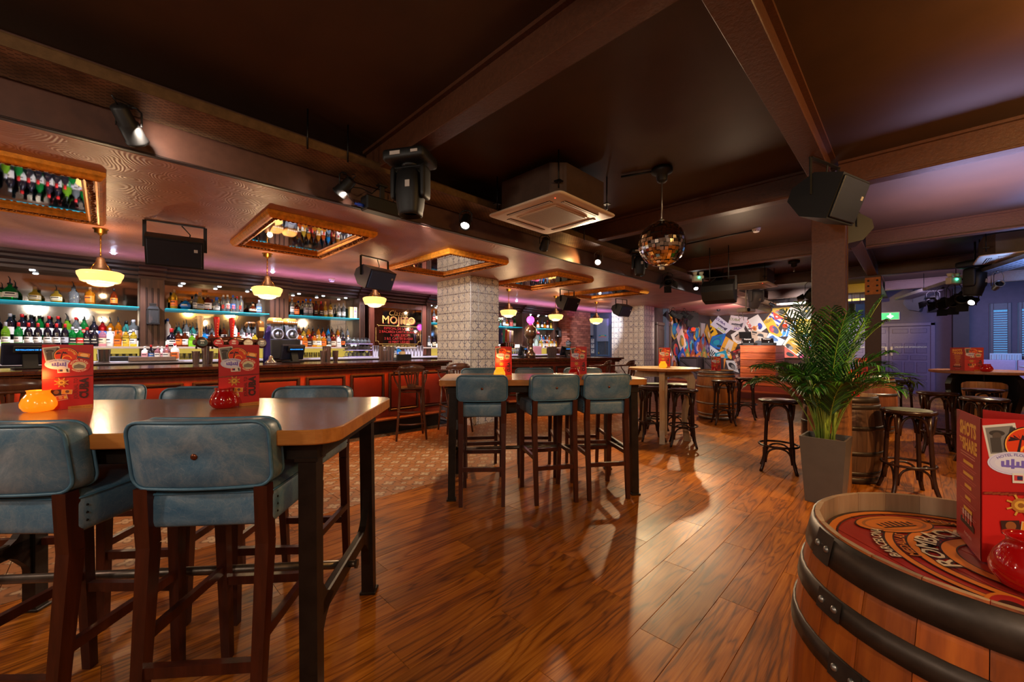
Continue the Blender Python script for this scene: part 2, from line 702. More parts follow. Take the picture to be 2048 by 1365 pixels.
# ------------------------------------------------------------------ structure materials
def m_floorwood():
    t = NT('floor_oak')
    geo = t.n('ShaderNodeNewGeometry')
    oi = t.n('ShaderNodeObjectInfo')
    r = t.math('FRACT', t.math('ADD', oi.outputs['Random'], geo.outputs['Random Per Island']))
    comb = t.n('ShaderNodeCombineXYZ')
    for i, k in enumerate((17.0, 43.0, 29.0)):
        t.l(t.math('MULTIPLY', r, k), comb.inputs[i])
    add = t.n('ShaderNodeVectorMath', operation='ADD')
    t.l(geo.outputs['Position'], add.inputs[0])
    t.l(comb.outputs[0], add.inputs[1])
    mp = t.n('ShaderNodeMapping')
    mp.inputs['Scale'].default_value = (6.0, 0.6, 6.0)
    t.l(add.outputs[0], mp.inputs['Vector'])
    n0 = t.n('ShaderNodeTexNoise', i_Scale=1.3, i_Detail=2.0, i_Roughness=0.5, i_Distortion=0.5)
    t.l(mp.outputs[0], n0.inputs['Vector'])
    # growth rings: bands of the big noise field, the cathedral figure of flat-sawn oak
    ringv = t.math('FRACT', t.math('MULTIPLY', n0.outputs[0], 9.0))
    tri = t.math('ABSOLUTE', t.math('SUBTRACT', t.math('MULTIPLY', ringv, 2.0), 1.0))
    mp2 = t.n('ShaderNodeMapping')
    mp2.inputs['Scale'].default_value = (95.0, 3.0, 95.0)
    t.l(add.outputs[0], mp2.inputs['Vector'])
    n2 = t.n('ShaderNodeTexNoise', i_Scale=1.0, i_Detail=3.0, i_Roughness=0.7)
    t.l(mp2.outputs[0], n2.inputs['Vector'])
    n3 = t.n('ShaderNodeTexNoise', i_Scale=2.2, i_Detail=3.0)
    t.l(add.outputs[0], n3.inputs['Vector'])
    f = t.math('ADD', t.math('MULTIPLY', t.math('POWER', tri, 3.0), 0.2), t.math('ADD', t.math('MULTIPLY', n2.outputs[0], 0.48), t.math('MULTIPLY', n3.outputs[0], 0.38)))
    c = t.ramp(f, [(0.26, lin(182, 118, 58)), (0.44, lin(150, 88, 38)), (0.6, lin(104, 56, 24)), (0.82, lin(48, 24, 11))])
    hs = t.n('ShaderNodeHueSaturation')
    t.l(t.math('ADD', t.math('MULTIPLY', r, 0.5), 0.75), hs.inputs['Value'])
    hs.inputs['Saturation'].default_value = 1.05
    t.l(c, hs.inputs['Color'])
    t.l(hs.outputs[0], t.b.inputs['Base Color'])
    t.l(t.math('ADD', t.math('MULTIPLY', n3.outputs[0], 0.3), 0.2), t.b.inputs['Roughness'])
    t.set(Specular_IOR_Level=0.22)
    t.bump(t.math('ADD', n2.outputs[0], t.math('MULTIPLY', n3.outputs[0], 1.5)), 0.12, 0.003)
    return t.mat


def m_floortile():
    t = NT('encaustic_floor_tile')
    geo = t.n('ShaderNodeNewGeometry')
    sep = t.n('ShaderNodeSeparateXYZ')
    t.l(geo.outputs['Position'], sep.inputs[0])
    u = t.math('SUBTRACT', t.math('FRACT', t.math('DIVIDE', t.math('ADD', sep.outputs[0], 63.0 + 3.4), 0.21)), 0.5)
    v = t.math('SUBTRACT', t.math('FRACT', t.math('DIVIDE', t.math('ADD', sep.outputs[1], 63.0), 0.21)), 0.5)
    nz = t.n('ShaderNodeTexNoise', i_Scale=16.0, i_Detail=6.0, i_Roughness=0.7)
    t.l(geo.outputs['Position'], nz.inputs['Vector'])

    def flower(u_, v_, size):
        r2 = t.math('SQRT', t.math('ADD', t.math('MULTIPLY', u_, u_), t.math('MULTIPLY', v_, v_)))
        an = t.math('ARCTAN2', v_, u_)
        pet = t.math('ADD', t.math('MULTIPLY', t.math('ABSOLUTE', t.math('COSINE', t.math('MULTIPLY', an, 2.0))), 0.6), 0.4)
        return t.math('DIVIDE', r2, t.math('MULTIPLY', pet, size))
    d1 = flower(u, v, 0.4)
    cu = t.math('SUBTRACT', t.math('ABSOLUTE', u), 0.5)
    cv = t.math('SUBTRACT', t.math('ABSOLUTE', v), 0.5)
    d2 = flower(cu, cv, 0.22)
    d = t.math('MINIMUM', d1, d2)
    d = t.math('ADD', d, t.math('MULTIPLY', t.math('SUBTRACT', nz.outputs[0], 0.5), 0.5))
    c = t.ramp(d, [(0.0, lin(122, 92, 66)), (0.3, lin(206, 184, 150)), (0.62, lin(196, 168, 130)), (0.72, lin(84, 62, 46)), (0.86, lin(96, 68, 48)), (0.97, lin(160, 108, 66))])
    c2 = t.mix(t.math('MULTIPLY', nz.outputs[0], 0.75), c, lin(128, 78, 42))
    t.l(c2, t.b.inputs['Base Color'])
    t.l(t.math('ADD', t.math('MULTIPLY', nz.outputs[0], 0.35), 0.22), t.b.inputs['Roughness'])
    t.bump(nz.outputs[0], 0.15, 0.003)
    return t.mat


def m_walltile():
    t = NT('glazed_pillar_tile')
    tc = t.n('ShaderNodeTexCoord')
    sep = t.n('ShaderNodeSeparateXYZ')
    t.l(tc.outputs['Object'], sep.inputs[0])
    oi = t.n('ShaderNodeObjectInfo')
    u = t.math('DIVIDE', sep.outputs[0], 0.168)
    v = t.math('DIVIDE', sep.outputs[1], 0.168)
    comb = t.n('ShaderNodeCombineXYZ')
    for i, k in enumerate((31.0, 77.0, 13.0)):
        t.l(t.math('MULTIPLY', oi.outputs['Random'], k), comb.inputs[i])
    add = t.n('ShaderNodeVectorMath', operation='ADD')
    t.l(tc.outputs['Object'], add.inputs[0])
    t.l(comb.outputs[0], add.inputs[1])
    nz = t.n('ShaderNodeTexNoise', i_Scale=22.0, i_Detail=5.0, i_Roughness=0.65)
    t.l(add.outputs[0], nz.inputs['Vector'])
    au = t.math('SUBTRACT', 0.5, t.math('ABSOLUTE', u))
    av = t.math('SUBTRACT', 0.5, t.math('ABSOLUTE', v))
    rc = t.math('SQRT', t.math('ADD', t.math('MULTIPLY', au, au), t.math('MULTIPLY', av, av)))
    rc = t.math('ADD', rc, t.math('MULTIPLY', t.math('SUBTRACT', nz.outputs[0], 0.5), 0.16))
    ring = t.ramp(rc, [(0.0, (0, 0, 0)), (0.17, (0, 0, 0)), (0.19, (.4, .4, .4)), (0.225, (.4, .4, .4)), (0.25, (0, 0, 0)), (0.325, (0, 0, 0)), (0.345, (1, 1, 1)), (0.385, (1, 1, 1)), (0.41, (0, 0, 0))])
    edge = t.math('LESS_THAN', t.math('MINIMUM', au, av), t.math('ADD', 0.035, t.math('MULTIPLY', t.math('GREATER_THAN', rc, 0.33), 0.03)))
    nz2 = t.n('ShaderNodeTexNoise', i_Scale=18.0, i_Detail=3.0)
    t.l(add.outputs[0], nz2.inputs['Vector'])
    strength = t.math('ADD', t.math('MULTIPLY', oi.outputs['Random'], 0.5), t.math('MULTIPLY', nz2.outputs[0], 0.75))
    brk = t.ramp(nz2.outputs[0], [(0.36, (.1, .1, .1)), (0.52, (1, 1, 1))])
    f = t.math('MINIMUM', t.math('MULTIPLY', t.math('MULTIPLY', brk, 1.25), t.math('MULTIPLY', t.math('MAXIMUM', ring, t.math('MULTIPLY', edge, 0.9)), strength)), 1.0)
    base = t.ramp(nz2.outputs[0], [(0.3, lin(206, 192, 172)), (0.7, lin(224, 214, 198))])
    c = t.mix(f, base, lin(58, 58, 92))
    rust = t.ramp(nz.outputs[0], [(0.66, (0, 0, 0)), (0.74, (1, 1, 1))])
    gate = t.math('MULTIPLY', t.math('GREATER_THAN', oi.outputs['Random'], 0.7), 0.6)
    c = t.mix(t.math('MULTIPLY', rust, gate), c, lin(176, 110, 58))
    t.l(c, t.b.inputs['Base Color'])
    t.set(Roughness=0.3)
    t.bump(nz2.outputs[0], 0.1, 0.003)
    return t.mat


def m_soffit():
    t = NT('embossed_soffit_paper')
    geo = t.n('ShaderNodeNewGeometry')
    nz = t.n('ShaderNodeTexNoise', i_Scale=2.6, i_Detail=2.0)
    t.l(geo.outputs['Position'], nz.inputs['Vector'])
    vo = t.n('ShaderNodeTexVoronoi', i_Scale=3.6)
    mp = t.n('ShaderNodeVectorMath', operation='ADD')
    sc = t.n('ShaderNodeVectorMath', operation='SCALE')
    sc.inputs['Scale'].default_value = 0.25
    t.l(nz.outputs['Color'], sc.inputs[0])
    t.l(geo.outputs['Position'], mp.inputs[0])
    t.l(sc.outputs[0], mp.inputs[1])
    t.l(mp.outputs[0], vo.inputs['Vector'])
    rings = t.math('SINE', t.math('MULTIPLY', vo.outputs['Distance'], 84.0))
    c = t.ramp(nz.outputs[0], [(0.3, lin(172, 116, 94)), (0.7, lin(192, 134, 110))])
    t.l(c, t.b.inputs['Base Color'])
    t.set(Roughness=0.42)
    t.bump(rings, 0.17, 0.004)
    return t.mat


M_FLOOR, M_FTILE, M_WTILE, M_SOFFIT = m_floorwood(), m_floortile(), m_walltile(), m_soffit()
M_CEIL = mat('painted_ceiling', lin(60, 38, 22), 0.5, var=0.15, bump=0.15, scale=3.0)
M_BEAM = mat('painted_steel_beam', lin(76, 42, 24), 0.42, var=0.2, bump=0.5, scale=45.0)
M_FASCIA = mat('fascia_board', lin(80, 52, 42), 0.4, var=0.15, bump=0.08, scale=12.0)
M_DARKWALL = mat('dark_wall_paint', lin(58, 40, 40), 0.6, var=0.12, bump=0.05, scale=8.0)
M_LAVENDER = mat('mauve_wall_paint', lin(92, 76, 92), 0.6, var=0.1, bump=0.05, scale=8.0)
M_GROUT = mat('grout', lin(160, 104, 60), 0.9, var=0.3, scale=30.0)
M_SUB = mat('dark_joint', lin(30, 18, 10), 0.9)
M_BARWOOD = wood('bar_mahogany', lin(52, 22, 14), lin(78, 34, 20), lin(96, 46, 28), 0.8, 'Z', 0.3, True, 0.1)
M_BARTOP = wood('bar_counter_wood', lin(48, 22, 16), lin(70, 32, 22), lin(86, 42, 30), 0.8, 'Y', 0.18, True, 0.06, 0.4)
M_BARPANEL = wood('bar_panel_red', lin(96, 32, 18), lin(120, 42, 22), lin(138, 54, 28), 0.6, 'Z', 0.35, True, 0.06)
M_BLACK = mat('matt_black', lin(17, 16, 16), 0.5, var=0.15, scale=15)
M_BLACKMET = mat('black_metal', lin(30, 27, 25), 0.38, 0.7, var=0.2, scale=18)
M_STEEL = mat('polished_steel', lin(216, 212, 208), 0.2, 0.9)
M_BRUSHED = mat('galvanised_steel', lin(150, 146, 140), 0.38, 0.9, var=0.2, scale=25)
M_BRASS = mat('aged_brass', lin(176, 128, 60), 0.28, 1.0, var=0.2, scale=20)
M_WHITE = mat('white_plastic', lin(222, 216, 206), 0.4)
M_MIRROR = mat('mirror_glass', (0.72, 0.72, 0.72), 0.03, 1.0)

# ------------------------------------------------------------------ floor: planks, patterned tiles
fl = B(); fl.box((-2.2, 6.3, -0.06), (13.6, 21.6, 0.08))
FLOOR = struct('floor', fl, M_SUB)

PW, PL = 0.19, 1.22
cells = []
row = 0
x = -3.398
while x < 4.4:
    y = -3.9 + (row * 0.437 % 1.0) * PL
    while y < 16.8:
        cells.append((x, y))
        y += PL
    x += PW
    row += 1


def view_size(x, y, L, Wd):
    cx_, cy_ = x + Wd / 2, y + L / 2
    best = 0
    for yy in (y + .1, cy_, y + L - .1):
        f = -cx_ * SA + yy * CA
        r = cx_ * CA + yy * SA
        if f > 0.35 and abs(r / f) < 1.35:
            best = max(best, 1.0 / f ** 3)
    return best


cells.sort(key=lambda c: -view_size(*c, PL, PW))
pb = B()
pb.box((PW / 2, PL / 2, -0.007), (PW - 0.0012, PL - 0.0012, 0.014), 0.0012)
plank_me = pb.mesh('plank', M_FLOOR)
rest = B()
for i, (x, y) in enumerate(cells):
    if i < 290:
        obj('plank', plank_me, FLOOR, (x, y, 0.0))
    else:
        rest.box((x + PW / 2, y + PL / 2, -0.007), (PW - 0.0012, PL - 0.0012, 0.014))
o = rest.ob('distant_planks', M_FLOOR, FLOOR); o['kind'] = 'stuff'

TS = 0.21
cells = [(-3.4 - TS * (i + 1), -2.1 + TS * j) for i in range(12) for j in range(70)]
cells.sort(key=lambda c: -view_size(*c, TS, TS) if c[1] > 0.8 else 0)
pb = B(); pb.box((TS / 2, TS / 2, -0.007), (TS - 0.004, TS - 0.004, 0.014), 0.0015)
tile_me = pb.mesh('floor_tile', M_FTILE)
rest = B()
for i, (x, y) in enumerate(cells):
    if i < 290:
        obj('floor_tile', tile_me, FLOOR, (x, y, 0.0))
    else:
        rest.box((x + TS / 2, y + TS / 2, -0.007), (TS - 0.004, TS - 0.004, 0.014))
o = rest.ob('distant_floor_tiles', M_FTILE, FLOOR); o['kind'] = 'stuff'

# ------------------------------------------------------------------ ceiling, beams, soffit
ZC, ZB = 3.12, 2.88
b = B(); b.box((-2.2, 6.4, ZC + 0.06), (13.6, 21.6, 0.12)); struct('ceiling', b, M_CEIL)


def beam(p0, p1, wd=0.17):
    """steel I-beam section hung below the ceiling between two points"""
    b = B()
    p0, p1 = Vector((*p0, 0)), Vector((*p1, 0))
    L = (p1 - p0).length
    ang = math.atan2(p1.y - p0.y, p1.x - p0.x)
    b.M = tr(p0.x, p0.y, 0) @ rotz(ang)
    b.box((L / 2, 0, ZB + 0.011), (L, wd, 0.022), 0.004)
    b.box((L / 2, 0, (ZB + ZC) / 2), (L, wd * 0.55, ZC - ZB - 0.04))
    b.box((L / 2, 0, ZC - 0.012), (L, wd, 0.024))
    return struct('beam', b, M_BEAM)


for y in (1.70, 4.96, 8.2, 11.45, 14.6):
    beam((-3.5, y), (-0.66, y), 0.15)
    beam((-0.49, y), (4.5, y), 0.15)
beam((-0.575, -3.5), (-0.575, 4.74), 0.16)
beam((-0.575, 5.05), (-0.575, 16.8), 0.16)

b = B(); b.box((-6.3, 6.45, 2.87), (5.4, 20.9, 0.5)); struct('soffit', b, M_SOFFIT)
b = B(); b.box((-3.585, 6.45, 2.873), (0.024, 20.9, 0.49), 0.004)
struct('trim_1', b, M_FASCIA)
b = B(); b.box((-3.578, 6.45, 2.629), (0.045, 20.9, 0.014), 0.004)
struct('trim_2', b, mat('soffit_bead', lin(40, 26, 22), 0.4))

# ------------------------------------------------------------------ columns
def column(x0, x1, y0, y1, base):
    b = B()
    cx_, cy_ = (x0 + x1) / 2, (y0 + y1) / 2
    b.box((cx_, cy_, 1.44), (x1 - x0, y1 - y0 - 0.10, 2.9), 0.004)
    for s in (-1, 1):
        b.box((cx_, cy_ + s * ((y1 - y0) / 2 - 0.012), 1.44), (x1 - x0 + 0.012, 0.024, 2.9), 0.004)
    c = struct('column', b, M_BEAM)
    return c


col1 = column(-0.67, -0.43, 4.74, 4.97, True)
MW = wood('column_timber', lin(96, 56, 24), lin(150, 92, 42), lin(176, 112, 56), 0.6, 'Z', 0.55, False, 0.2)
b = B()
for (cx_, cy_, sx_, sy_) in ((-0.55, 4.715, 0.30, 0.035), (-0.55, 4.995, 0.30, 0.035), (-0.683, 4.855, 0.035, 0.245), (-0.417, 4.855, 0.035, 0.245)):
    b.box((cx_, cy_, 0.52), (sx_, sy_, 1.03), 0.005)
b.ob('timber_casing', MW, col1)
for z in (0.55, 0.7, 0.85):
    for dx in (-0.08, 0.08):
        b = B(); b.M = tr(-0.55 + dx, 4.695, z) @ rotx(PI / 2)
        b.lathe([(0.022, 0), (0.022, 0.006), (0.013, 0.008), (0.013, 0.02), (0.0, 0.022)], 6, False)
        b.ob('bolt', M_BRASS, col1)
col2 = column(-0.69, -0.45, 11.36, 11.56, False)
b = B(); b.box((-0.57, 11.335, 2.66), (0.25, 0.02, 0.36), 0.004)
pl = b.ob('gusset_plate', mat('orange_plate', lin(196, 112, 30), 0.5, var=0.2), col2)
for i in (-1, 1):
    for k in (-1, 0, 1):
        b = B(); b.M = tr(-0.57 + i * 0.07, 11.325, 2.66 + k * 0.11) @ rotx(PI / 2)
        b.lathe([(0.022, 0), (0.022, 0.014), (0, 0.016)], 6, False)
        b.ob('bolt', M_BLACKMET, pl)

# ------------------------------------------------------------------ walls
def wallbox(name, c, s, m):
    b = B(); b.box(c, s)
    return struct(name, b, m)


wallbox('wall_left', (-8.66, 4.3, 1.35), (0.2, 16.6, 2.7), M_DARKWALL)
M_ROOMWALL = mat('room_wall_paint', lin(128, 108, 96), 0.6, var=0.2, scale=2.0)
wallbox('wall_front', (-2.2, -4.1, 1.6), (13.4, 0.2, 3.2), M_ROOMWALL)
wallbox('wall_right', (4.55, 6.4, 1.6), (0.2, 21.0, 3.2), M_ROOMWALL)
wallbox('wall_mural', (-5.76, 14.35, 1.4), (0.2, 5.1, 2.8), M_DARKWALL)
# back wall with the two shuttered window openings left out
for (xa, xb, za, zb) in ((-5.9, -1.55, 0, 3.12), (-1.55, 1.52, 0, 3.12), (1.52, 4.5, 0, 1.1), (1.52, 4.5, 2.56, 3.12), (1.88, 2.0, 1.1, 2.56), (2.36, 2.48, 1.1, 2.56), (2.84, 4.5, 1.1, 2.56)):
    wallbox('wall_back', ((xa + xb) / 2, 17.0, (za + zb) / 2), (xb - xa, 0.2, zb - za), M_DARKWALL if xb < -1 else M_LAVENDER)
# pier beside the emergency doors
wallbox('wall_pier', (0.97, 16.66, 1.5), (0.3, 0.46, 3.0), M_DARKWALL)
wallbox('trim_3', (0.2, 16.88, 0.05), (1.2, 0.03, 0.1), M_DARKWALL)


# windows with louvred shutters
def window(name, x0, x1, z0, z1):
    y = 16.86
    g = B(); g.box(((x0 + x1) / 2, 16.985, (z0 + z1) / 2), (x1 - x0, 0.01, z1 - z0))
    win = struct(name, g, mat('window_pane', (0.9, 0.95, 1.0), 0.05, trans=1.0, ior=1.1))
    mf = mat('shutter_paint', lin(96, 84, 92), 0.45, var=0.1)
    fr = B()
    for (cx_, cz_, sx_, sz_) in ((x0 + .03, (z0 + z1) / 2, .06, z1 - z0), (x1 - .03, (z0 + z1) / 2, .06, z1 - z0), ((x0 + x1) / 2, z0 + .03, x1 - x0 - .12, .06), ((x0 + x1) / 2, z1 - .09, x1 - x0 - .12, .18)):
        fr.box((cx_, y, cz_), (sx_, 0.05, sz_), 0.006)
    fr.ob('shutter_frame', mf, win)
    s = B(); s.box((0, 0, 0), (x1 - x0 - .125, 0.062, 0.008), 0.003)
    me = s.mesh('slat', mat('shutter_slat', lin(170, 178, 196), 0.4))
    n = int((z1 - z0 - .26) / 0.062)
    for k in range(n):
        obj('slat', me, win, ((x0 + x1) / 2, y, z0 + .09 + k * 0.062), (rad(-38), 0, 0))
    return win


window('window_1', 1.52, 1.88, 1.1, 2.56)
window('window_2', 2.0, 2.36, 1.1, 2.56)
window('window_3', 2.48, 2.84, 1.1, 2.56)

# ------------------------------------------------------------------ tiled pillars
def tiled_pillar(x0, x1, y0, y1):
    b = B(); b.box(((x0 + x1) / 2, (y0 + y1) / 2, 1.31), (x1 - x0 - 0.02, y1 - y0 - 0.02, 2.62))
    p = struct('pillar', b, M_GROUT)
    T = 0.1685
    t = B(); t.box((0, 0, -0.006), (T - 0.004, T - 0.004, 0.012), 0.0015)
    me = t.mesh('tile', M_WTILE)

    def cut(wd):                        # a cut tile at an edge
        q = B(); q.box((0, 0, -0.006), (wd - 0.004, T - 0.004, 0.012), 0.0015)
        return q.mesh('tile', M_WTILE)

    def cutz(wd, hd):
        q = B(); q.box((0, 0, -0.006), (wd - 0.004, hd - 0.004, 0.012), 0.0015)
        return q.mesh('tile', M_WTILE)
    nrow = int(2.62 / T)
    zt = 2.62 - 0.7 * T                 # cut row at the top
    for face in ('y', 'x'):
        L = (x1 - x0) if face == 'y' else (y1 - y0)
        n = int(L / T + 0.02)
        spans = [(k * T, (k + 1) * T) for k in range(n)]
        if L - n * T > 0.03:
            spans.append((n * T, L))
        rows = [(zt, 2.62)]
        z = zt
        while z > 0.01:
            rows.append((max(0, z - T), z)); z -= T
        for (za, zb) in rows:
            for (a, c) in spans:
                wd, hd = c - a, zb - za
                if hd < 0.02: continue
                m = me if (abs(wd - T) < 1e-6 and abs(hd - T) < 1e-6) else cutz(wd, hd)
                if face == 'y':         # faces -y; spans run from the camera-side corner (x1) leftwards
                    obj('tile', m, p, (x1 - (a + c) / 2, y0, (za + zb) / 2), (PI / 2, 0, 0))
                else:
                    obj('tile', m, p, (x1, y0 + (a + c) / 2, (za + zb) / 2), (PI / 2, 0, PI / 2))
    e = B(); e.box((x1 + 0.002, y0 - 0.002, 1.31), (0.012, 0.012, 2.62), 0.003)
    e.ob('corner_strip', M_BRUSHED, p)
    return p


tiled_pillar(-6.47, -5.44, 4.47, 5.14)
tiled_pillar(-6.68, -5.60, 11.19, 11.86)

# ------------------------------------------------------------------ brick pier and the service wall behind the second bar
b = B(); b.box((-8.25, 11.2, 1.31), (0.64, 1.36, 2.62)); BR = struct('wall_brick', b, mat('mortar', lin(96, 62, 50), 0.9))
mb = NT('brick_red')
oi = mb.n('ShaderNodeObjectInfo'); geo = mb.n('ShaderNodeNewGeometry')
mb.l(mb.ramp(mb.math('FRACT', mb.math('ADD', oi.outputs['Random'], geo.outputs['Random Per Island'])), [(0, lin(112, 62, 46)), (1, lin(160, 96, 72))]), mb.b.inputs['Base Color'])
mb.set(Roughness=0.8)
bb = B()
for k in range(22):
    z = 1.0 + k * 0.073
    off = 0.11 if k % 2 else 0
    y = 10.52 + off - 0.11
    while y < 11.85:
        ya, yb = max(y, 10.52), min(y + 0.212, 11.86)
        if yb - ya > 0.03:
            bb.box((-7.925, (ya + yb) / 2, z), (0.024, yb - ya - 0.008, 0.065))
        y += 0.22
    x = -8.56 + off
    while x < -7.95:
        bb.box((x + 0.106, 10.515, z), (0.204, 0.024, 0.065))
        x += 0.22
o = bb.ob('brickwork', mb.mat, BR); o['kind'] = 'stuff'
M_GREYWALL = mat('grey_green_panelling', lin(74, 82, 98), 0.5, var=0.1)
wallbox('wall_service', (-7.25, 12.7, 1.31), (3.4, 0.2, 2.62), M_GREYWALL)
svc = bpy.data.objects['wall_service']
bb = B()
bb.box((0, 0, 0), (0.11, 0.012, 2.55), 0.003)
me = bb.mesh('panel_board', mat('board_paint', lin(82, 90, 108), 0.45, var=0.08))
for k in range(22):
    obj('panel_board', me, svc, (-8.85 + k * 0.115, 12.594, 1.3))

# brown door left of the posters
def panel_door():
    d = B(); d.box((-5.645, 12.58, 1.03), (0.04, 0.92, 2.06), 0.004)
    door = struct('door_2', d, mat('brown_door_paint', lin(74, 56, 48), 0.4, var=0.1))
    f = B()
    for y in (12.09, 13.07):
        f.box((-5.63, y, 1.06), (0.07, 0.08, 2.12), 0.008)
    f.box((-5.63, 12.58, 2.12), (0.07, 1.06, 0.1), 0.008)
    f.ob('door_frame', mat('brown_door_trim', lin(84, 66, 58), 0.4), door)
    for za, zb in ((0.2, 0.95), (1.15, 1.3), (1.42, 1.95)):
        q = B(); q.box((-5.622, 12.58, (za + zb) / 2), (0.016, 0.62, zb - za), 0.006)
        q.ob('panel', mat('brown_door_panel', lin(66, 50, 42), 0.4), door)
    h = B(); h.tube([(-5.60, 12.93, 0.95), (-5.56, 12.93, 0.97), (-5.56, 12.93, 1.23), (-5.60, 12.93, 1.25)], 0.012)
    h.ob('pull_handle', M_STEEL, door)
    p = Print(); p.text('PRIVADO', 0.09, 0, -0.03, (196, 160, 90))
    p.ob('lettering', door, (-5.612, 12.58, 1.225), (PI / 2, 0, PI / 2))


panel_door()

# emergency double door
def emergency_door():
    x0, x1, Y = -1.36, 0.40, 16.885
    mp = mat('purple_door_paint', lin(104, 86, 112), 0.45, var=0.08)
    mpn = mat('purple_door_panel', lin(96, 78, 104), 0.45, var=0.08)
    f = B()
    for x in (x0 - .05, x1 + .05):
        f.box((x, Y, 1.05), (0.1, 0.09, 2.1), 0.01)
    f.box(((x0 + x1) / 2, Y, 2.06), (x1 - x0 + .2, 0.09, 0.1), 0.01)
    fr = struct('door_1', f, mp)
    mid = (x0 + x1) / 2
    for k, (a, c) in enumerate(((x0, mid - .004), (mid + .004, x1))):
        q = B(); q.box(((a + c) / 2, Y, 1.0), (c - a, 0.05, 2.0), 0.004)
        leaf = q.ob('door_leaf', mp, fr)
        Wd = c - a
        rows = [(0.12, 0.40, 3, 0), (0.46, 0.58, 2, 0), (0.64, 0.98, 3, 0), (1.04, 1.16, 2, 0), (1.22, 1.52, 3, 0), (1.60, 1.72, 2, 0)]
        rows = [(0.10, 0.36, 3), (0.42, 0.56, 2), (0.62, 0.94, 3), (1.0, 1.14, 2), (1.2, 1.5, 3), (1.56, 1.74, 3), (1.80, 1.93, 2)]
        for za, zb, n in rows:
            if (za, zb) == (1.56, 1.74): continue
            m = 0.07
            for i in range(n):
                w_ = (Wd - 2 * m - (n - 1) * 0.045) / n
                cx_ = a + m + w_ / 2 + i * (w_ + 0.045)
                q = B(); q.box((cx_, Y - 0.027, (za + zb) / 2), (w_, 0.02, zb - za), 0.009)
                q.ob('panel', mpn, leaf)
        q = B(); q.box((mid + (-.06 if k == 0 else .06), Y - .045, 1.26), (0.055, 0.014, 0.28), 0.004)
        q.ob('push_plate', mat('push_plate_metal', lin(150, 140, 140), 0.4, 0.6), leaf)
        p = Print(); p.rect(0, 0, 0.62, 0.07, (104, 88, 108)); p.text('SALIDA DE EMERGENCIA', 0.062, 0, -0.02, (232, 222, 180), shear=0.2)
        p.ob('lettering', leaf, ((a + c) / 2 + 0.02, Y - 0.039, 1.385), (PI / 2, 0, 0))


emergency_door()
# ------------------------------------------------------------------ bar counters
M_PMOULD = mat('panel_moulding', lin(40, 22, 16), 0.35, var=0.2)


def bar_counter(name, label, origin, ang, L, panels, depth=0.75, endcap=True):
    """local: x along the front, front face at y=0 looking to -y, counter behind"""
    t = thing(name, label, 'bar counter', (*origin, 0), ang)
    b = B(); b.box((L / 2, depth / 2, 0.66), (L, depth - 0.04, 0.8), 0.004)
    b.ob('bar_front', M_BARPANEL, t)
    k = B(); k.box((L / 2, depth / 2 + .03, 0.14), (L - .02, depth - .1, 0.28)); k.ob('kick_plinth', M_BLACK, t)
    r = B(); r.box((L / 2, -0.05, 0.25), (L, 0.16, 0.035), 0.01); r.ob('foot_ledge', MW2, t)
    c = B()
    c.box((L / 2, depth / 2 - 0.12, 1.125), (L + 0.08, depth + 0.30, 0.035), 0.012)
    c.ob('counter_top', M_BARTOP, t)
    for z, oy, h in ((1.095, -0.20, 0.03), (1.062, -0.14, 0.04)):
        e = B(); e.box((L / 2, oy + 0.06, z), (L + 0.04, 0.12, h), 0.012); e.ob('edge_moulding', M_BARTOP, t)
    for a, c_ in panels:
        pn = B(); pn.box(((a + c_) / 2, -0.006, 0.66), (c_ - a - .05, 0.03, 0.56 - .05), 0.008)
        pnl = pn.ob('panel', mat('inset_panel_red', lin(92, 30, 20), 0.3, var=0.15, scale=6), t)
        m = B()
        for (x, z, sx, sz) in ((a, .66, .035, .6), (c_, .66, .035, .6), ((a + c_) / 2, .945, c_ - a, .035), ((a + c_) / 2, .375, c_ - a, .035)):
            m.box((x, -0.014, z), (sx, 0.04, sz), 0.01)
        m.ob('moulding', M_PMOULD, pnl)
    return t


MW2 = wood('foot_ledge_wood', lin(96, 46, 22), lin(122, 62, 28), lin(140, 78, 38), 0.6, 'X', 0.4, False, 0.1)
# front of bar 1 runs along +y at x=-5.85 and looks to +x: local x -> +y, local -y -> +x
pan = []
y = -2.95
while y < 4.0:
    pan.append((y + 3.05, y + 3.05 + 0.5)); y += 0.61
bar_counter('bar_counter', 'long mahogany bar counter with red inset panels, left of the tiled pillar', (-5.85, -3.05), PI / 2, 7.2, pan)
B2A, B2B = Vector((-5.72, 5.74)), Vector((-4.62, 8.2))
ang2 = math.atan2(B2B.y - B2A.y, B2B.x - B2A.x)
L2 = (B2B - B2A).length
bar_counter('bar_counter', 'far angled bar counter between the two tiled pillars', tuple(B2A + Vector((0.25 * -math.sin(ang2) , 0.25 * math.cos(ang2)))), ang2, L2, [(0.05 + i * 0.55, 0.05 + i * 0.55 + .45) for i in range(4)])

# ------------------------------------------------------------------ back bar
M_BB = wood('backbar_walnut', lin(48, 28, 20), lin(70, 42, 30), lin(90, 56, 40), 0.7, 'Z', 0.35, False, 0.1)
M_CORN = wood('cornice_walnut', lin(38, 22, 16), lin(56, 32, 24), lin(72, 44, 32), 0.7, 'Y', 0.3, False, 0.08)
M_GSHELF = mat('edge_lit_glass', lin(70, 190, 200), 0.05, 0.0, trans=0.6, ior=1.3, emit=lin(30, 170, 190), es=0.3)  # LED edge light put into the glass as a slight glow
M_LEDSHELF = mat('back_glow_panel', (0.9, 0.92, 0.9), 0.5, emit=(0.95, 1.0, 0.9), es=1.1)
M_QUARTZ = mat('white_back_counter', lin(190, 186, 200), 0.3)


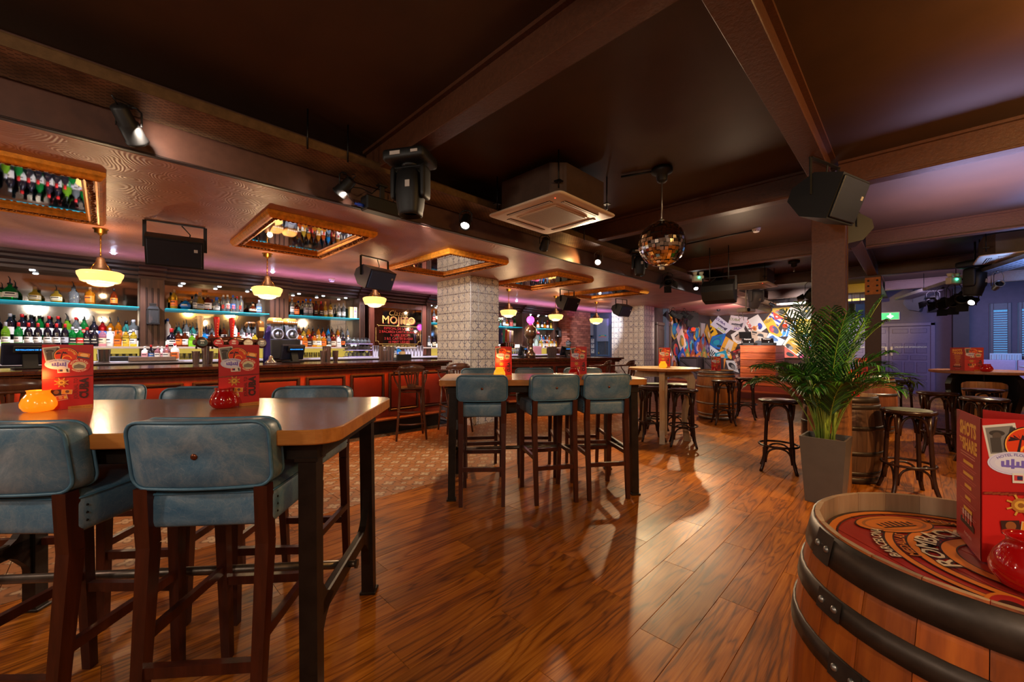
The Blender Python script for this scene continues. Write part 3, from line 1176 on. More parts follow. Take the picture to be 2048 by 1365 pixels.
def profile_run(b, prof, y0, y1):
    """extrude an (x,z) outline along y"""
    vs = [(x, y0, z) for x, z in prof] + [(x, y1, z) for x, z in prof]
    n = len(prof)
    b._add(vs, [tuple(range(n)), tuple(range(n, 2 * n))[::-1]] + [(i, n + i, n + (i + 1) % n, (i + 1) % n) for i in range(n)])


def back_bar(label, y0, y1, pil, bays):
    t = thing('back_bar', label, 'back bar', (0, 0, 0))
    c = B()
    profile_run(c, [(-8.55, 2.40), (-8.26, 2.40), (-8.26, 2.44), (-8.22, 2.46), (-8.22, 2.50), (-8.15, 2.53), (-8.15, 2.56), (-8.08, 2.58), (-8.08, 2.619), (-8.55, 2.619)], y0, y1)
    c.ob('cornice', M_CORN, t)
    for a, e in pil:
        c = B()
        profile_run(c, [(-8.3, 2.40), (-8.2, 2.40), (-8.2, 2.44), (-8.16, 2.46), (-8.16, 2.50), (-8.09, 2.53), (-8.09, 2.56), (-8.02, 2.58), (-8.02, 2.618), (-8.3, 2.618)], a - .02, e + .02)
        c.ob('cornice_block', M_CORN, t)
    base = B(); base.box((-8.2, (y0 + y1) / 2, 0.565), (0.7, y1 - y0, 1.13)); base.ob('base_cabinet', M_BB, t)
    ct = B(); ct.box((-8.17, (y0 + y1) / 2, 1.15), (0.78, y1 - y0, 0.035), 0.006); ct.ob('back_counter', M_QUARTZ, t)
    sh = B(); sh.box((-8.33, (y0 + y1) / 2, 1.36), (0.42, y1 - y0, 0.03), 0.004); sh.ob('bottle_shelf', mat('shelf_edge', lin(176, 158, 140), 0.4), t)
    tl = B(); tl.box((-8.52, (y0 + y1) / 2, 1.26), (0.02, y1 - y0, 0.18)); tl.ob('splashback', mat('lit_yellow_splashback', lin(190, 160, 80), 0.4, emit=lin(230, 200, 90), es=0.5), t)
    for a, e in pil:
        p = B(); p.box((-8.38, (a + e) / 2, 1.79), (0.34, e - a, 1.24), 0.006)
        ppp = p.ob('pilaster', M_BB, t)
        for i in (-1, 0, 1):
            q = B(); q.box((-8.207, (a + e) / 2 + i * (e - a) * 0.24, 1.84), (0.012, 0.022, 0.86), 0.005)
            q.ob('flute', M_PMOULD, ppp)
    for a, e in bays:
        m = B(); m.box((-8.545, (a + e) / 2, 1.9), (0.01, e - a, 1.0)); m.ob('bar_mirror', mat('bar_mirror_glass', (.5, .49, .48), .05, 1.0), t)
        g = B(); g.box((-8.41, (a + e) / 2, 1.42), (0.2, e - a - .02, 0.09)); g.ob('bottle_riser', mat('shelf_edge', lin(176, 158, 140), .4), t)
        g = B(); g.box((-8.306, (a + e) / 2, 1.42), (0.008, e - a - .04, 0.08)); g.ob('glow_strip', M_LEDSHELF, t)
        s = B(); s.box((-8.34, (a + e) / 2, 1.965), (0.3, e - a - .02, 0.014), 0.003); s.ob('glass_shelf', M_GSHELF, t)
        for i in range(3):
            d = B(); y = a + (e - a) * (i + .5) / 3
            d.lathe([(0.024, 0.0), (0.03, 0.012), (0.0, 0.013)], 10, c=(-8.36, y, 2.388))
            d.ob('mini_downlight', mat('mini_downlight_glow', (1, 1, 1), 0.4, emit=(0.85, 0.92, 1.0), es=9.0), t)
    return t


back_bar('dark walnut back bar with cornice, fluted pilasters and mirrors behind the long counter', -2.4, 6.1,
         [(-2.4, -1.75), (0.36, 0.64), (2.08, 2.39), (3.74, 3.86), (5.40, 5.52)], [(-1.75, 0.36), (0.64, 2.08), (2.39, 3.74), (5.52, 6.1)])
back_bar('far dark walnut back bar with glass shelves, left of the brick pier', 6.7, 10.45,
         [(6.7, 6.9), (8.72, 9.06), (10.2, 10.45)], [(6.9, 8.72), (9.06, 10.2)])

# ------------------------------------------------------------------ bottles
TYPES = {
    # name: (profile of body (r,z), neck cap radius, z of cap bottom, cap height, label z0,z1,r, square)
    'wine': ([(0.036, 0), (0.038, .01), (0.038, .18), (0.034, .205), (0.018, .235), (0.0145, .25), (0.0145, .27)], 0.0155, .255, .05, .05, .125, None),
    'round': ([(0.038, 0), (0.041, .01), (0.041, .16), (0.036, .18), (0.016, .205), (0.014, .24)], 0.0165, .225, .04, .04, .12, None),
    'tall': ([(0.036, 0), (0.038, .01), (0.038, .20), (0.03, .225), (0.015, .245), (0.0135, .285)], 0.016, .27, .035, .06, .15, None),
    'square': ([(0.04, 0), (0.043, .008), (0.043, .15), (0.036, .17), (0.016, .185), (0.015, .22)], 0.0175, .205, .035, .03, .12, 6),
    'squat': ([(0.045, 0), (0.052, .012), (0.054, .06), (0.05, .10), (0.03, .13), (0.016, .145), (0.015, .175)], 0.02, .165, .035, .03, .085, None),
    'globe': ([(0.03, 0), (0.055, .02), (0.066, .06), (0.055, .10), (0.03, .12), (0.018, .13), (0.017, .15)], 0.022, .14, .03, .04, .08, None),
    'flask': ([(0.046, 0), (0.055, .02), (0.06, .07), (0.052, .115), (0.022, .145), (0.018, .19)], 0.022, .175, .04, .03, .09, 4),
    'decanter': ([(0.042, 0), (0.046, .01), (0.05, .09), (0.044, .13), (0.018, .155), (0.016, .20)], 0.02, .185, .05, .025, .085, None),
}


def glass(name, col, trans=0.72):
    return mat('bottle_' + name, col, 0.08, 0.0, trans=trans, ior=1.2)


GL = {
    'green': glass('green', lin(20, 150, 60)), 'dark': mat('bottle_dark', lin(20, 16, 26), 0.1), 'clear': glass('clear', lin(226, 236, 238), 0.9),
    'amber': glass('amber', lin(226, 132, 22)), 'gold': glass('gold', lin(232, 186, 60)), 'brown': glass('brown', lin(120, 44, 16)),
    'blue': glass('blue', lin(40, 150, 225)), 'white': mat('bottle_white', lin(232, 228, 222), 0.25), 'orange': glass('orange', lin(238, 96, 20)),
    'red': glass('red', lin(190, 24, 24)), 'lime': glass('lime', lin(150, 215, 50)), 'yellow': glass('yellow', lin(240, 205, 60)),
    'pink': glass('pink', lin(235, 150, 160)), 'teal': glass('teal', lin(80, 190, 180)),
}
CAPC = {'red': lin(190, 34, 34), 'black': lin(24, 22, 22), 'silver': lin(170, 170, 175), 'blue': lin(40, 90, 200), 'gold': lin(190, 140, 60), 'green': lin(30, 110, 60), 'cork': lin(150, 110, 70), 'white': lin(225, 222, 215)}
LABC = {'white': (232, 226, 214), 'cream': (224, 206, 170), 'black': (30, 28, 30), 'orange': (226, 110, 30), 'red': (190, 40, 36), 'blue': (60, 110, 190), 'yellow': (228, 190, 70), 'silver': (176, 178, 184), 'pink': (226, 160, 170), 'green': (60, 130, 80)}
_BM = {}


def bottle(typ, col, cap, lab, loc, label, group, pour=False, sc=1.0, digit=None, rz=None):
    prof, cr, cz, ch, l0, l1, sq = TYPES[typ]
    key = (typ, col, cap, lab, pour, digit)
    if key not in _BM:
        b = B(); b.lathe(prof, 14, sq=sq)
        body = b.mesh('bottle', GL[col])
        c = B()
        if pour:
            c.lathe([(cr, cz), (cr, cz + .012), (0.006, cz + .02), (0.005, cz + .05)], 8)
            c.tube([(0, 0, cz + .045), (0, 0, cz + .06), (0.004, -0.012, cz + .085)], [0.005, 0.005, 0.003], 6)
            cm = c.mesh('pourer', M_BLACK)
        else:
            c.lathe([(cr, cz), (cr, cz + ch), (cr * .8, cz + ch + .004), (0, cz + ch + .005)], 10)
            cm = c.mesh('cap', mat('cap_' + cap, CAPC[cap], 0.35))
        lm = None
        if lab:
            # label wraps the front half, following the body
            def rad_at(z):
                for i in range(len(prof) - 1):
                    if prof[i][1] <= z <= prof[i + 1][1]:
                        u = (z - prof[i][1]) / max(1e-6, prof[i + 1][1] - prof[i][1])
                        return prof[i][0] + u * (prof[i + 1][0] - prof[i][0])
                return prof[0][0]
            lb = B()
            lb.lathe([(rad_at(l0 + (l1 - l0) * i / 4) + .0012, l0 + (l1 - l0) * i / 4) for i in range(5)], 10, ang=rad(190), a0=rad(-95), sq=sq)
            lb.mi = 1
            zc = l0 + (l1 - l0) * .62
            ink = (40, 36, 40) if lab not in ('black', 'blue', 'red', 'green') else (226, 214, 180)
            lb.lathe([(rad_at(zc) + .002, zc), (rad_at(zc + .014) + .002, zc + .014)], 6, ang=rad(70), a0=rad(-35), sq=sq)
            lb.lathe([(rad_at(l0 + .012) + .002, l0 + .012), (rad_at(l0 + .018) + .002, l0 + .018)], 6, ang=rad(90), a0=rad(-45), sq=sq)
            lm = lb.mesh('label', [mat('label_' + lab, lin(*LABC[lab]), 0.5), mat('label_ink_%d' % ink[0], lin(*ink), 0.5)])
        dm = None
        if digit:
            p = B(); p.M = roty(PI / 2) @ rotz(PI / 2)
            p.text(digit, 0.105, (0, 0.055), 0.0398, sx=.9, bold=0.012)
            dm = p.mesh('numeral', mat('numeral_red', lin(226, 50, 30), 0.4))
        _BM[key] = (body, cm, lm, dm)
    body, cm, lm, dm = _BM[key]
    o = obj('bottle', body, None, loc, (0, 0, rng.uniform(-.4, .4) - rad(15) if rz is None else rz))
    o.scale = (sc, sc, sc)
    tag(o, label, 'bottle', group)
    obj(cm.name.split('.')[0], cm, o)
    if lm: obj('label', lm, o)
    if dm: obj('numeral', dm, o)
    return o


CN = {'amber': 'amber', 'dark': 'dark', 'clear': 'clear'}


def row(px_list, X, Z, where, group, suffix='from the left'):
    """px_list: (px, type, colour, cap, label, pour[, scale[, digit]])"""
    n = len(px_list)
    for i, it in enumerate(px_list):
        px, typ, col, cap, lab = it[:5]
        pour = it[5] if len(it) > 5 else False
        sc = it[6] if len(it) > 6 else 1.0
        dg = it[7] if len(it) > 7 else None
        y = atx(px, 700, X)[1]
        what = {'wine': 'wine bottle', 'globe': 'globe-shaped bottle', 'flask': 'flask bottle', 'decanter': 'decanter bottle', 'squat': 'squat bottle', 'square': 'square bottle', 'tall': 'tall bottle', 'round': 'spirit bottle'}[typ]
        lb = f"{col} {what}, {'pourer' if pour else cap + ' cap'}, {NTH[i]} from left {where}"
        bottle(typ, col, cap, lab, (X, y, Z), lb, group, pour, sc, dg)


ZU, ZL, ZK = 1.9735, 1.376, 1.466
X_F, X_B, X_U = -8.2, -8.38, -8.32
# bay 1 (left)
row([(-38, 'flask', 'green', 'black', 'white', True), (-8, 'flask', 'green', 'black', 'white', True, 1.05), (20, 'squat', 'green', 'black', 'white', True, 1.25), (70, 'flask', 'gold', 'cork', 'cream', False, .92), (113, 'flask', 'gold', 'red', 'cream', True, .92),
     (147, 'decanter', 'clear', 'silver', None, True, 1.15), (180, 'square', 'amber', 'cork', 'orange', False, 1.02), (228, 'round', 'brown', 'black', 'orange', False, 0.95)],
    X_U, ZU, 'on glass shelf of left bay', 'bottles on the left glass shelf')
row([(-30, 'wine', 'green', 'silver', 'white'), (11, 'wine', 'lime', 'silver', 'white'), (37, 'wine', 'green', 'red', 'white'), (57, 'wine', 'dark', 'red', 'white'), (76, 'wine', 'dark', 'red', 'white'), (95, 'wine', 'dark', 'red', 'white'), (113, 'wine', 'dark', 'red', 'white'),
     (130, 'wine', 'dark', 'red', 'silver'), (145, 'round', 'green', 'silver', 'black'), (160, 'round', 'green', 'silver', 'red'), (174, 'round', 'dark', 'red', 'black'), (189, 'round', 'dark', 'black', 'black'), (205, 'round', 'pink', 'red', 'cream'),
     (220, 'round', 'white', 'white', 'white'), (236, 'square', 'amber', 'gold', 'orange', True, .9), (252, 'round', 'gold', 'black', 'yellow', True, .95), (267, 'round', 'yellow', 'silver', 'white', False, .95)],
    X_F, ZL, 'in front row of left bay', 'bottles in the front row of the left bay')
row([(-12, 'tall', 'dark', 'black', 'white'), (20, 'tall', 'dark', 'silver', 'white', False, 1.1), (44, 'tall', 'dark', 'red', 'white', False, 1.1), (62, 'tall', 'dark', 'black', 'white', False, 1.08), (79, 'tall', 'green', 'black', 'white', False, 1.06), (98, 'tall', 'dark', 'red', 'white', False, 1.06), (116, 'tall', 'dark', 'red', 'white', False, 1.06),
     (134, 'round', 'lime', 'black', 'green', True, 1.2), (152, 'tall', 'clear', 'red', 'white', False, 1.05), (168, 'tall', 'green', 'black', 'red', True, 1.05), (188, 'round', 'dark', 'black', 'white', True, 1.15), (205, 'round', 'red', 'red', 'blue', True, 1.12), (221, 'round', 'amber', 'black', 'white', True, 1.12), (237, 'tall', 'amber', 'black', 'orange', True), (253, 'round', 'teal', 'black', 'cream', False, 1.1), (267, 'square', 'clear', 'silver', 'white', False, 1.3)],
    X_B, ZK, 'in back row of left bay', 'bottles in the back row of the left bay')
# bay 2 (middle)
row([(348, 'round', 'gold', 'cork', 'orange', False, 1.15), (371, 'globe', 'blue', 'cork', 'blue', False, 1.05), (392, 'round', 'clear', 'black', 'white'), (400, 'decanter', 'gold', 'cork', 'silver', False, 1.25), (416, 'square', 'brown', 'cork', 'white', False, 1.1), (433, 'decanter', 'clear', 'blue', 'white', False, 1.0),
     (447, 'tall', 'clear', 'white', None, False, .92, '8'), (455, 'tall', 'clear', 'white', 'white', False, .95, '8'), (466, 'tall', 'clear', 'blue', 'blue', False, .95, '8'), (474, 'tall', 'clear', 'red', None, False, .9), (482, 'tall', 'clear', 'silver', None, False, .95, '8'), (506, 'globe', 'brown', 'cork', 'cream', False, .95), (518, 'square', 'clear', 'silver', 'blue')],
    X_U, ZU, 'on glass shelf of middle bay', 'bottles on the middle glass shelf')
row([(343, 'decanter', 'dark', 'red', 'white', False, 1.2), (357, 'square', 'brown', 'black', 'orange'), (370, 'square', 'brown', 'black', 'white', True), (384, 'squat', 'lime', 'black', None, True, 1.1), (397, 'square', 'brown', 'black', 'white', True), (409, 'square', 'blue', 'blue', 'blue', True, 1.02), (423, 'square', 'brown', 'black', 'black'), (435, 'square', 'orange', 'black', 'orange', True),
     (450, 'squat', 'white', 'black', 'green'), (477, 'square', 'orange', 'red', 'orange'), (488, 'square', 'white', 'silver', 'white'), (498, 'square', 'white', 'black', 'orange'), (510, 'square', 'yellow', 'black', 'white'), (522, 'round', 'clear', 'silver', 'red')],
    X_F, ZL, 'in front row of middle bay', 'bottles in the front row of the middle bay')
row([(335, 'tall', 'white', 'blue', None, False, 1.15), (358, 'round', 'teal', 'black', 'white', True), (373, 'tall', 'clear', 'black', 'white', True), (386, 'round', 'teal', 'silver', 'white', True), (400, 'squat', 'clear', 'silver', 'white', True, 1.3), (412, 'round', 'dark', 'black', 'blue', True), (424, 'squat', 'clear', 'black', 'white', True, 1.2), (448, 'round', 'brown', 'red', 'white', True), (470, 'tall', 'white', 'black', 'white', True), (484, 'round', 'clear', 'red', 'white', True), (497, 'tall', 'clear', 'black', 'pink', True), (512, 'square', 'clear', 'black', 'white', True, 1.25), (523, 'round', 'clear', 'silver', 'blue', True)],
    X_B, ZK, 'in back row of middle bay', 'bottles in the back row of the middle bay')
# bay 3
row([(584, 'tall', 'clear', 'silver', 'white', False, 1.08), (594, 'square', 'brown', 'cork', 'orange'), (612, 'tall', 'clear', 'blue', 'silver', False, 1.08), (621, 'tall', 'clear', 'blue', 'silver', False, 1.1), (632, 'wine', 'brown', 'black', 'black'), (642, 'wine', 'brown', 'red', 'black'), (651, 'wine', 'gold', 'gold', 'cream'), (661, 'tall', 'gold', 'gold', 'cream', True), (678, 'wine', 'clear', 'silver', 'white', False, .95), (687, 'wine', 'clear', 'silver', 'white')],
    X_U, ZU, 'on glass shelf of third bay', 'bottles on the third glass shelf')
cols3 = ['orange', 'amber', 'brown', 'amber', 'gold', 'amber', 'clear', 'brown', 'white', 'dark', 'white']
row([(600 + i * 9.6, 'square' if i % 3 else 'round', cols3[i], ['black', 'gold', 'red'][i % 3], ['white', 'orange', 'black', 'cream'][i % 4], False, .98) for i in range(11)],
    X_F, ZL, 'in front row of third bay', 'bottles in the front row of the third bay')
cols3b = ['brown', 'gold', 'amber', 'brown', 'amber', 'orange', 'blue', 'brown', 'amber', 'clear', 'clear']
row([(598 + i * 9.7, 'round' if i % 2 else 'tall', cols3b[i], 'black', ['cream', 'white', 'black', 'red'][i % 4], True, .98) for i in range(11)],
    X_B, ZK, 'in back row of third bay', 'bottles in the back row of the third bay')
# slice of bay 4, left of the pillar
row([(859, 'round', 'amber', 'silver', 'red'), (868, 'tall', 'clear', 'silver', 'red')], X_U, ZU, 'on glass shelf beside tiled pillar', 'bottles on the shelf beside the pillar')
row([(858, 'round', 'clear', 'silver', 'white'), (868, 'square', 'dark', 'black', 'cream')], X_F, ZL, 'on lower shelf by tiled pillar', 'bottles beside the pillar')
# second back bar
row([(1008, 'round', 'clear', 'silver', 'white'), (1014, 'squat', 'amber', 'red', 'white'), (1022, 'square', 'pink', 'silver', 'red', False, 1.2), (1029, 'round', 'green', 'green', 'white')],
    X_U, ZU, 'on left shelf of far back bar', 'bottles on the far left glass shelf')
row([(1063, 'tall', 'teal', 'red', 'white', False, 1.2), (1075, 'square', 'orange', 'silver', 'white'), (1084, 'wine', 'dark', 'black', 'white'), (1089, 'squat', 'amber', 'silver', None), (1095, 'round', 'brown', 'red', 'white'), (1102, 'round', 'gold', 'green', 'yellow')],
    X_U, ZU, 'on right shelf of far back bar', 'bottles on the far right glass shelf')
fc = ['gold', 'gold', 'clear', 'dark', 'orange', 'clear', 'yellow', 'amber', 'clear', 'amber']
row([(1079 + i * 3.6, 'round' if i % 2 else 'square', fc[i], ['black', 'silver', 'red'][i % 3], ['white', 'yellow', 'white', 'cream'][i % 4]) for i in range(10)],
    X_F, ZL, 'in front row of far back bar', 'bottles in the front row of the far back bar')
fc = ['teal', 'pink', 'blue', 'brown', 'clear', 'amber', 'dark', 'clear', 'gold']
row([(1079 + i * 3.9, 'tall', fc[i], ['blue', 'white', 'red', 'silver'][i % 4], 'white', i % 2 == 0) for i in range(9)],
    X_B, ZK, 'in back row of far back bar', 'bottles in the back row of the far back bar')


def shelf_y(px, X):
    return atx(px, 700, X)[1]


# two boxed spirits on the third glass shelf
for px, colr, lab in ((701, lin(214, 190, 120), 'cream carton with gold top on the third glass shelf'), (709, lin(222, 206, 170), 'pale carton showing a bottle picture, end of the third glass shelf')):
    c = B(); c.box((0, 0, .12), (.075, .075, .24), .003)
    o = tag(c.ob('carton', mat('carton_%d' % px, colr, .5), None, (X_U, shelf_y(px, X_U), ZU), (0, 0, .1)), lab, 'carton', 'cartons on the third glass shelf')
    if px == 709:
        p = Print(); p.rect(0, 0, .045, .10, (120, 96, 130)); p.rect(0, .075, .02, .05, (220, 140, 40)); p.rect(0, -.01, .03, .04, (230, 220, 200))
        p.ob('printed_front', o, (0.0377, 0, .12), (PI / 2, 0, PI / 2))
c = B(); c.box((0, 0, .1), (.1, .14, .2), .004)
tag(c.ob('carton', mat('carton_red', lin(176, 66, 70), .5), None, (X_U, shelf_y(1109, X_U), ZU)), 'red carton at the right end of the far back bar shelf', 'carton')
# sprig of white flowers in a glass, far left glass shelf
t = thing('flower_vase', 'small glass with white flowers on the far left glass shelf', 'vase', (X_U, shelf_y(1001, X_U), ZU))
v = B(); v.lathe([(.03, 0), (.035, .1), (.032, .1), (.027, .01), (0, .01)], 10); v.ob('vase', GL['clear'], t)
for i in range(16):
    a, r = rng.uniform(0, 6.28), rng.uniform(0, .08)
    s = B(); s.tube([(0, 0, .05), (r * .5 * math.cos(a), r * .5 * math.sin(a), .14), (r * math.cos(a), r * math.sin(a), .2 + rng.uniform(-.04, .05))], .002, 4)
    s.mi = 1; s.sphere((r * math.cos(a), r * math.sin(a), .2 + rng.uniform(-.03, .05)), .022, 6, 4)
    s.ob('flower', [mat('stem_green', lin(70, 120, 50), .5), mat('petal_white', lin(226, 232, 200), .6)], t)

# ------------------------------------------------------------------ glassware on the back counter
def tumbler_me():
    b = B(); b.lathe([(.033, 0), (.036, .004), (.038, .1), (.036, .1), (.032, .012), (0, .012)], 12)
    return b.mesh('tumbler', mat('clear_tumbler', lin(236, 232, 200), .05, trans=.85, ior=1.2))


tm = tumbler_me()
for (pa, pb_, n, w_) in ((200, 268, 6, 'left'), (352, 440, 9, 'middle'), (612, 668, 7, 'third')):
    for i in range(n):
        px = pa + (pb_ - pa) * i / (n - 1)
        o = obj('tumbler', tm, None, (-8.42, shelf_y(px, -8.42), 1.168))
        tag(o, f'clear tumbler on back counter under {w_} bottle shelf, {NTH[i]} from the left', 'glass', 'tumblers under the bottle shelf')
# stemmed glasses hanging in a wire rack left of the mojito mirror
rk = thing('glass_rack', 'three-tier stack of stemmed glasses left of the cocktail mirror', 'glass rack', (-8.1, shelf_y(716, -8.1), 1.168))
for k in range(3):
    s = B(); s.box((0, 0, .01 + .13 * k), (.3, .5, .014), .004); s.ob('tray', mat('lilac_tray', lin(170, 150, 190), .4), rk)
gm = B(); gm.lathe([(.034, 0), (.04, .05), (.02, .085), (.005, .09), (.005, .105), (.03, .108), (.03, .112)], 10)
gme = gm.mesh('glass', GL['clear'])
for k in range(3):
    for i in range(6):
        for j in range(2):
            obj('glass', gme, rk, (.06 if j else -.08, -.2 + i * .08, .018 + .13 * k))
rk2 = thing('glass_rack', 'low rack of upturned glasses at the far bar behind beer taps', 'glass rack', (-8.0, shelf_y(1032, -8.0), 1.168))
s = B(); s.box((0, 0, .01), (.3, .6, .014), .004); s.ob('tray', mat('lilac_tray', lin(170, 150, 190), .4), rk2)
for i in range(7):
    obj('glass', gme, rk2, (.05, -.24 + i * .08, .018)).scale = (1.3, 1.3, 1.6)

def farbar(px, d=.6):
    n = Vector((-math.sin(ang2), math.cos(ang2)))
    u = Vector((math.cos(ang2), math.sin(ang2)))
    P = B2A + n * d
    t_ = (px - CX) / FOC
    dr = Vector((-SA + t_ * CA, CA + t_ * SA))
    f = (P.x * u.y - P.y * u.x) / (dr.x * u.y - dr.y * u.x)
    return (dr.x * f, dr.y * f)


# cocktail shakers
def shaker_me(h=.17):
    b = B(); b.lathe([(.028, 0), (.031, .004), (.044, h - .004), (.046, h), (.042, h), (.03, .01), (0, .01)], 16)
    return b.mesh('shaker_tin', M_STEEL)


tin, tin2 = shaker_me(.17), shaker_me(.24)
i_ = 0
for px, X, me in ((203, -7.72, tin), (213, -7.72, tin), (392, -6.35, tin), (411, -6.35, tin2), (419, -6.42, tin), (651, -6.35, tin2), (656, -6.3, tin2), (671, -6.35, tin), (646, -6.3, tin)):
    i_ += 1
    z = 1.168 if X < -7 else 1.144
    tag(obj('shaker_tin', me, None, (X, shelf_y(px, X), z)), f"{'tall' if me is tin2 else 'short'} steel shaker tin standing on the bar, {NTH[i_ - 1]} from the left", 'shaker', 'shaker tins on the bar')
for k, px in enumerate((762, 769, 776, 784)):
    tag(obj('shaker_tin', tin2 if k != 1 else tin, None, (-6.3, shelf_y(px, -6.3), 1.144)), f'steel shaker tin in front of the cocktail mirror, {NTH[k]} from the left', 'shaker', 'shaker tins before the cocktail mirror')
for k, px in enumerate((748, 753, 760, 768, 776, 783, 812, 818, 824, 831, 837, 843)):
    m2 = obj('shaker_tin', tin2 if k in (0, 1, 10, 11) else tin, None, (-7.98, shelf_y(px, -7.98), 1.168))
    tag(m2, f'steel tin lined up on the back counter before the mirror, {NTH[k]} from the left', 'shaker', 'tins lined up under the cocktail mirror')
for k, px in enumerate((1098, 1102, 1106, 1110)):
    tag(obj('shaker_tin', tin2, None, (*farbar(px), 1.144)), f'steel tin on the far bar, {NTH[k]} from the left', 'shaker', 'tins on the far bar')

# blue squeezy bottle, soap pump, napkin caddy
bottle('globe', 'blue', 'silver', 'blue', (-7.9, shelf_y(797, -7.9), 1.168), 'blue globe bottle before the cocktail mirror', None, False, 1.25)
bottle('tall', 'clear', 'silver', 'white', (-6.3, shelf_y(790, -6.3), 1.144), 'clear pump bottle on the bar beside the steel tins', None, False, .8)
nc = thing('napkin_caddy', 'black bar caddy with beige napkins at end of counter', 'caddy', (-6.3, shelf_y(805, -6.3), 1.144))
b = B()
b.box((0, 0, .005), (.14, .26, .01)); b.box((-.07, 0, .05), (.008, .26, .1)); b.box((.07, 0, .05), (.008, .26, .1))
for y in (-.13, -.04, .05, .13): b.box((0, y, .05), (.14, .008, .1))
b.ob('caddy', M_BLACK, nc)
for i in range(4):
    b = B(); b.box((0, .0, .1), (.09, .012, .09), .002); b.ob('napkin', mat('napkin_beige', lin(206, 176, 130), .8), nc, (0, -.005 + .014 * i - .02, 0.004), (0, rad(6 * i - 9), 0))

# condiment tray left of the second bay
tray = thing('condiment_tray', 'wooden tray of sauce bottles on back counter under the pilaster lantern', 'tray', (-7.85, shelf_y(305, -7.85), 1.168))
b = B(); b.box((0, 0, .008), (.2, .5, .016), .004); b.box((.1, 0, .03), (.014, .5, .06), .004); b.box((-.1, 0, .03), (.014, .5, .06), .004); b.box((0, .25, .03), (.2, .014, .06), .004); b.box((0, -.25, .03), (.2, .014, .06), .004)
b.ob('tray', mat('tray_wood', lin(120, 96, 80), .5, var=.2), tray)
k = 0
for px, typ, col, cap, lab in ((290, 'square', 'white', 'white', 'pink'), (302, 'round', 'dark', 'red', 'blue'), (316, 'square', 'pink', 'white', 'white'), (324, 'square', 'white', 'white', 'pink')):
    bottle(typ, col, cap, lab, (-7.85, shelf_y(px, -7.85), 1.184), f'{col} condiment bottle in the wooden tray, {NTH[k]} from the left', 'condiment bottles', False, .8); k += 1
bottle('square', 'pink', 'red', 'white', (-7.8, shelf_y(334, -7.8), 1.168), 'pink squeezy bottle right of the condiment tray', None, False, .95)
bottle('square', 'white', 'red', 'orange', (-7.8, shelf_y(350, -7.8), 1.168), 'white carton-like bottle with red cap right of the condiment tray', None, False, 1.05)
b = B(); b.box((0, 0, .035), (.1, .34, .07), .01)
tag(b.ob('card_machine', M_BLACK, None, (-7.9, shelf_y(252, -7.9), 1.168)), 'small black box on back counter beside steel tins', 'box')

# lanterns on the pilasters
def lantern(y, lab):
    t = thing('lantern', lab, 'lantern', (-8.12, y, 1.71))
    b = B()
    for sx in (-1, 1):
        for sy in (-1, 1):
            b.box((sx * .065, sy * .065, .12), (.012, .012, .22))
    b.box((0, 0, .008), (.15, .15, .016), .004); b.box((0, 0, .225), (.15, .15, .012), .003)
    b.ob('frame', M_BLACK, t)
    r = B(); r.lathe([(.095, .23), (.07, .27), (.05, .275), (.05, .30), (.058, .30), (.058, .315), (0, .318)], 4, False, a0=PI / 4); r.ob('roof', M_BLACK, t)
    for k in range(2):
        g = B(); g.box((0 if k else .066, .066 if k else 0, .12), (.12 if k else .002, .002 if k else .12, .2)); g.ob('pane', mat('lantern_pane', lin(225, 225, 225), .05, trans=.95, ior=1.05), t)
    c = B(); c.lathe([(.03, .016), (.03, .06), (0, .062)], 10); c.ob('candle', mat('candle_wax', lin(224, 216, 200), .6), t)
    return t


lantern(0.50, 'black lantern with white candle on the left fluted pilaster')
lantern(10.32, 'black lantern on the far pilaster beside the brick pier')

# tills
def till(loc, rz, lab, sc=1.0):
    t = thing('till', lab, 'till', loc, rz)
    b = B(); b.box((0, -.02, .01), (.22, .2, .02), .006); b.bar((0, 0.02, .015), (0, -.03, .2), .1, .04); b.ob('stand', M_BLACK, t)
    b = B(); b.M = tr(0, -.03, .15) @ rotx(rad(-14))
    b.box((0, 0, 0), (.36, .05, .22), .012); b.ob('monitor', mat('till_back', lin(22, 26, 44), .35), t)
    b = B(); b.M = tr(0, .0, .205) @ rotx(rad(-14)); b.box((0, .04, .0), (.23, .04, .07), .008); b.ob('customer_display', M_BLACK, t)
    p = Print(); p.rect(0, 0, .19, .034, (8, 16, 60)); p.c((40, 140, 255)); p.b.text('REVOLUCION DE CUBA', .019, (0, -.007), p.z)
    o = p.b.ob('display_text', [mat('display_dark', lin(6, 12, 40), .3), mat('display_glow', lin(40, 140, 255), .4, emit=lin(50, 150, 255), es=3.0)], t, None, None)
    o.matrix_local = tr(0, .0, .205) @ rotx(rad(-14)) @ tr(0, .0605, 0) @ rotz(PI) @ rotx(PI / 2)
    return t


till((-6.25, shelf_y(60, -6.25), 1.144), rad(-75), 'black till with blue customer display at left end of bar')
till((-6.3, shelf_y(588, -6.3), 1.144), rad(-70), 'black till with blue display between taps and juice dispenser')
till((*farbar(1046, .75), 1.144), rad(-60), 'black till on far bar left of the chrome beer tower')
till((*farbar(1132, .75), 1.144), rad(-80), 'black till at right end of far bar, beside the blender')

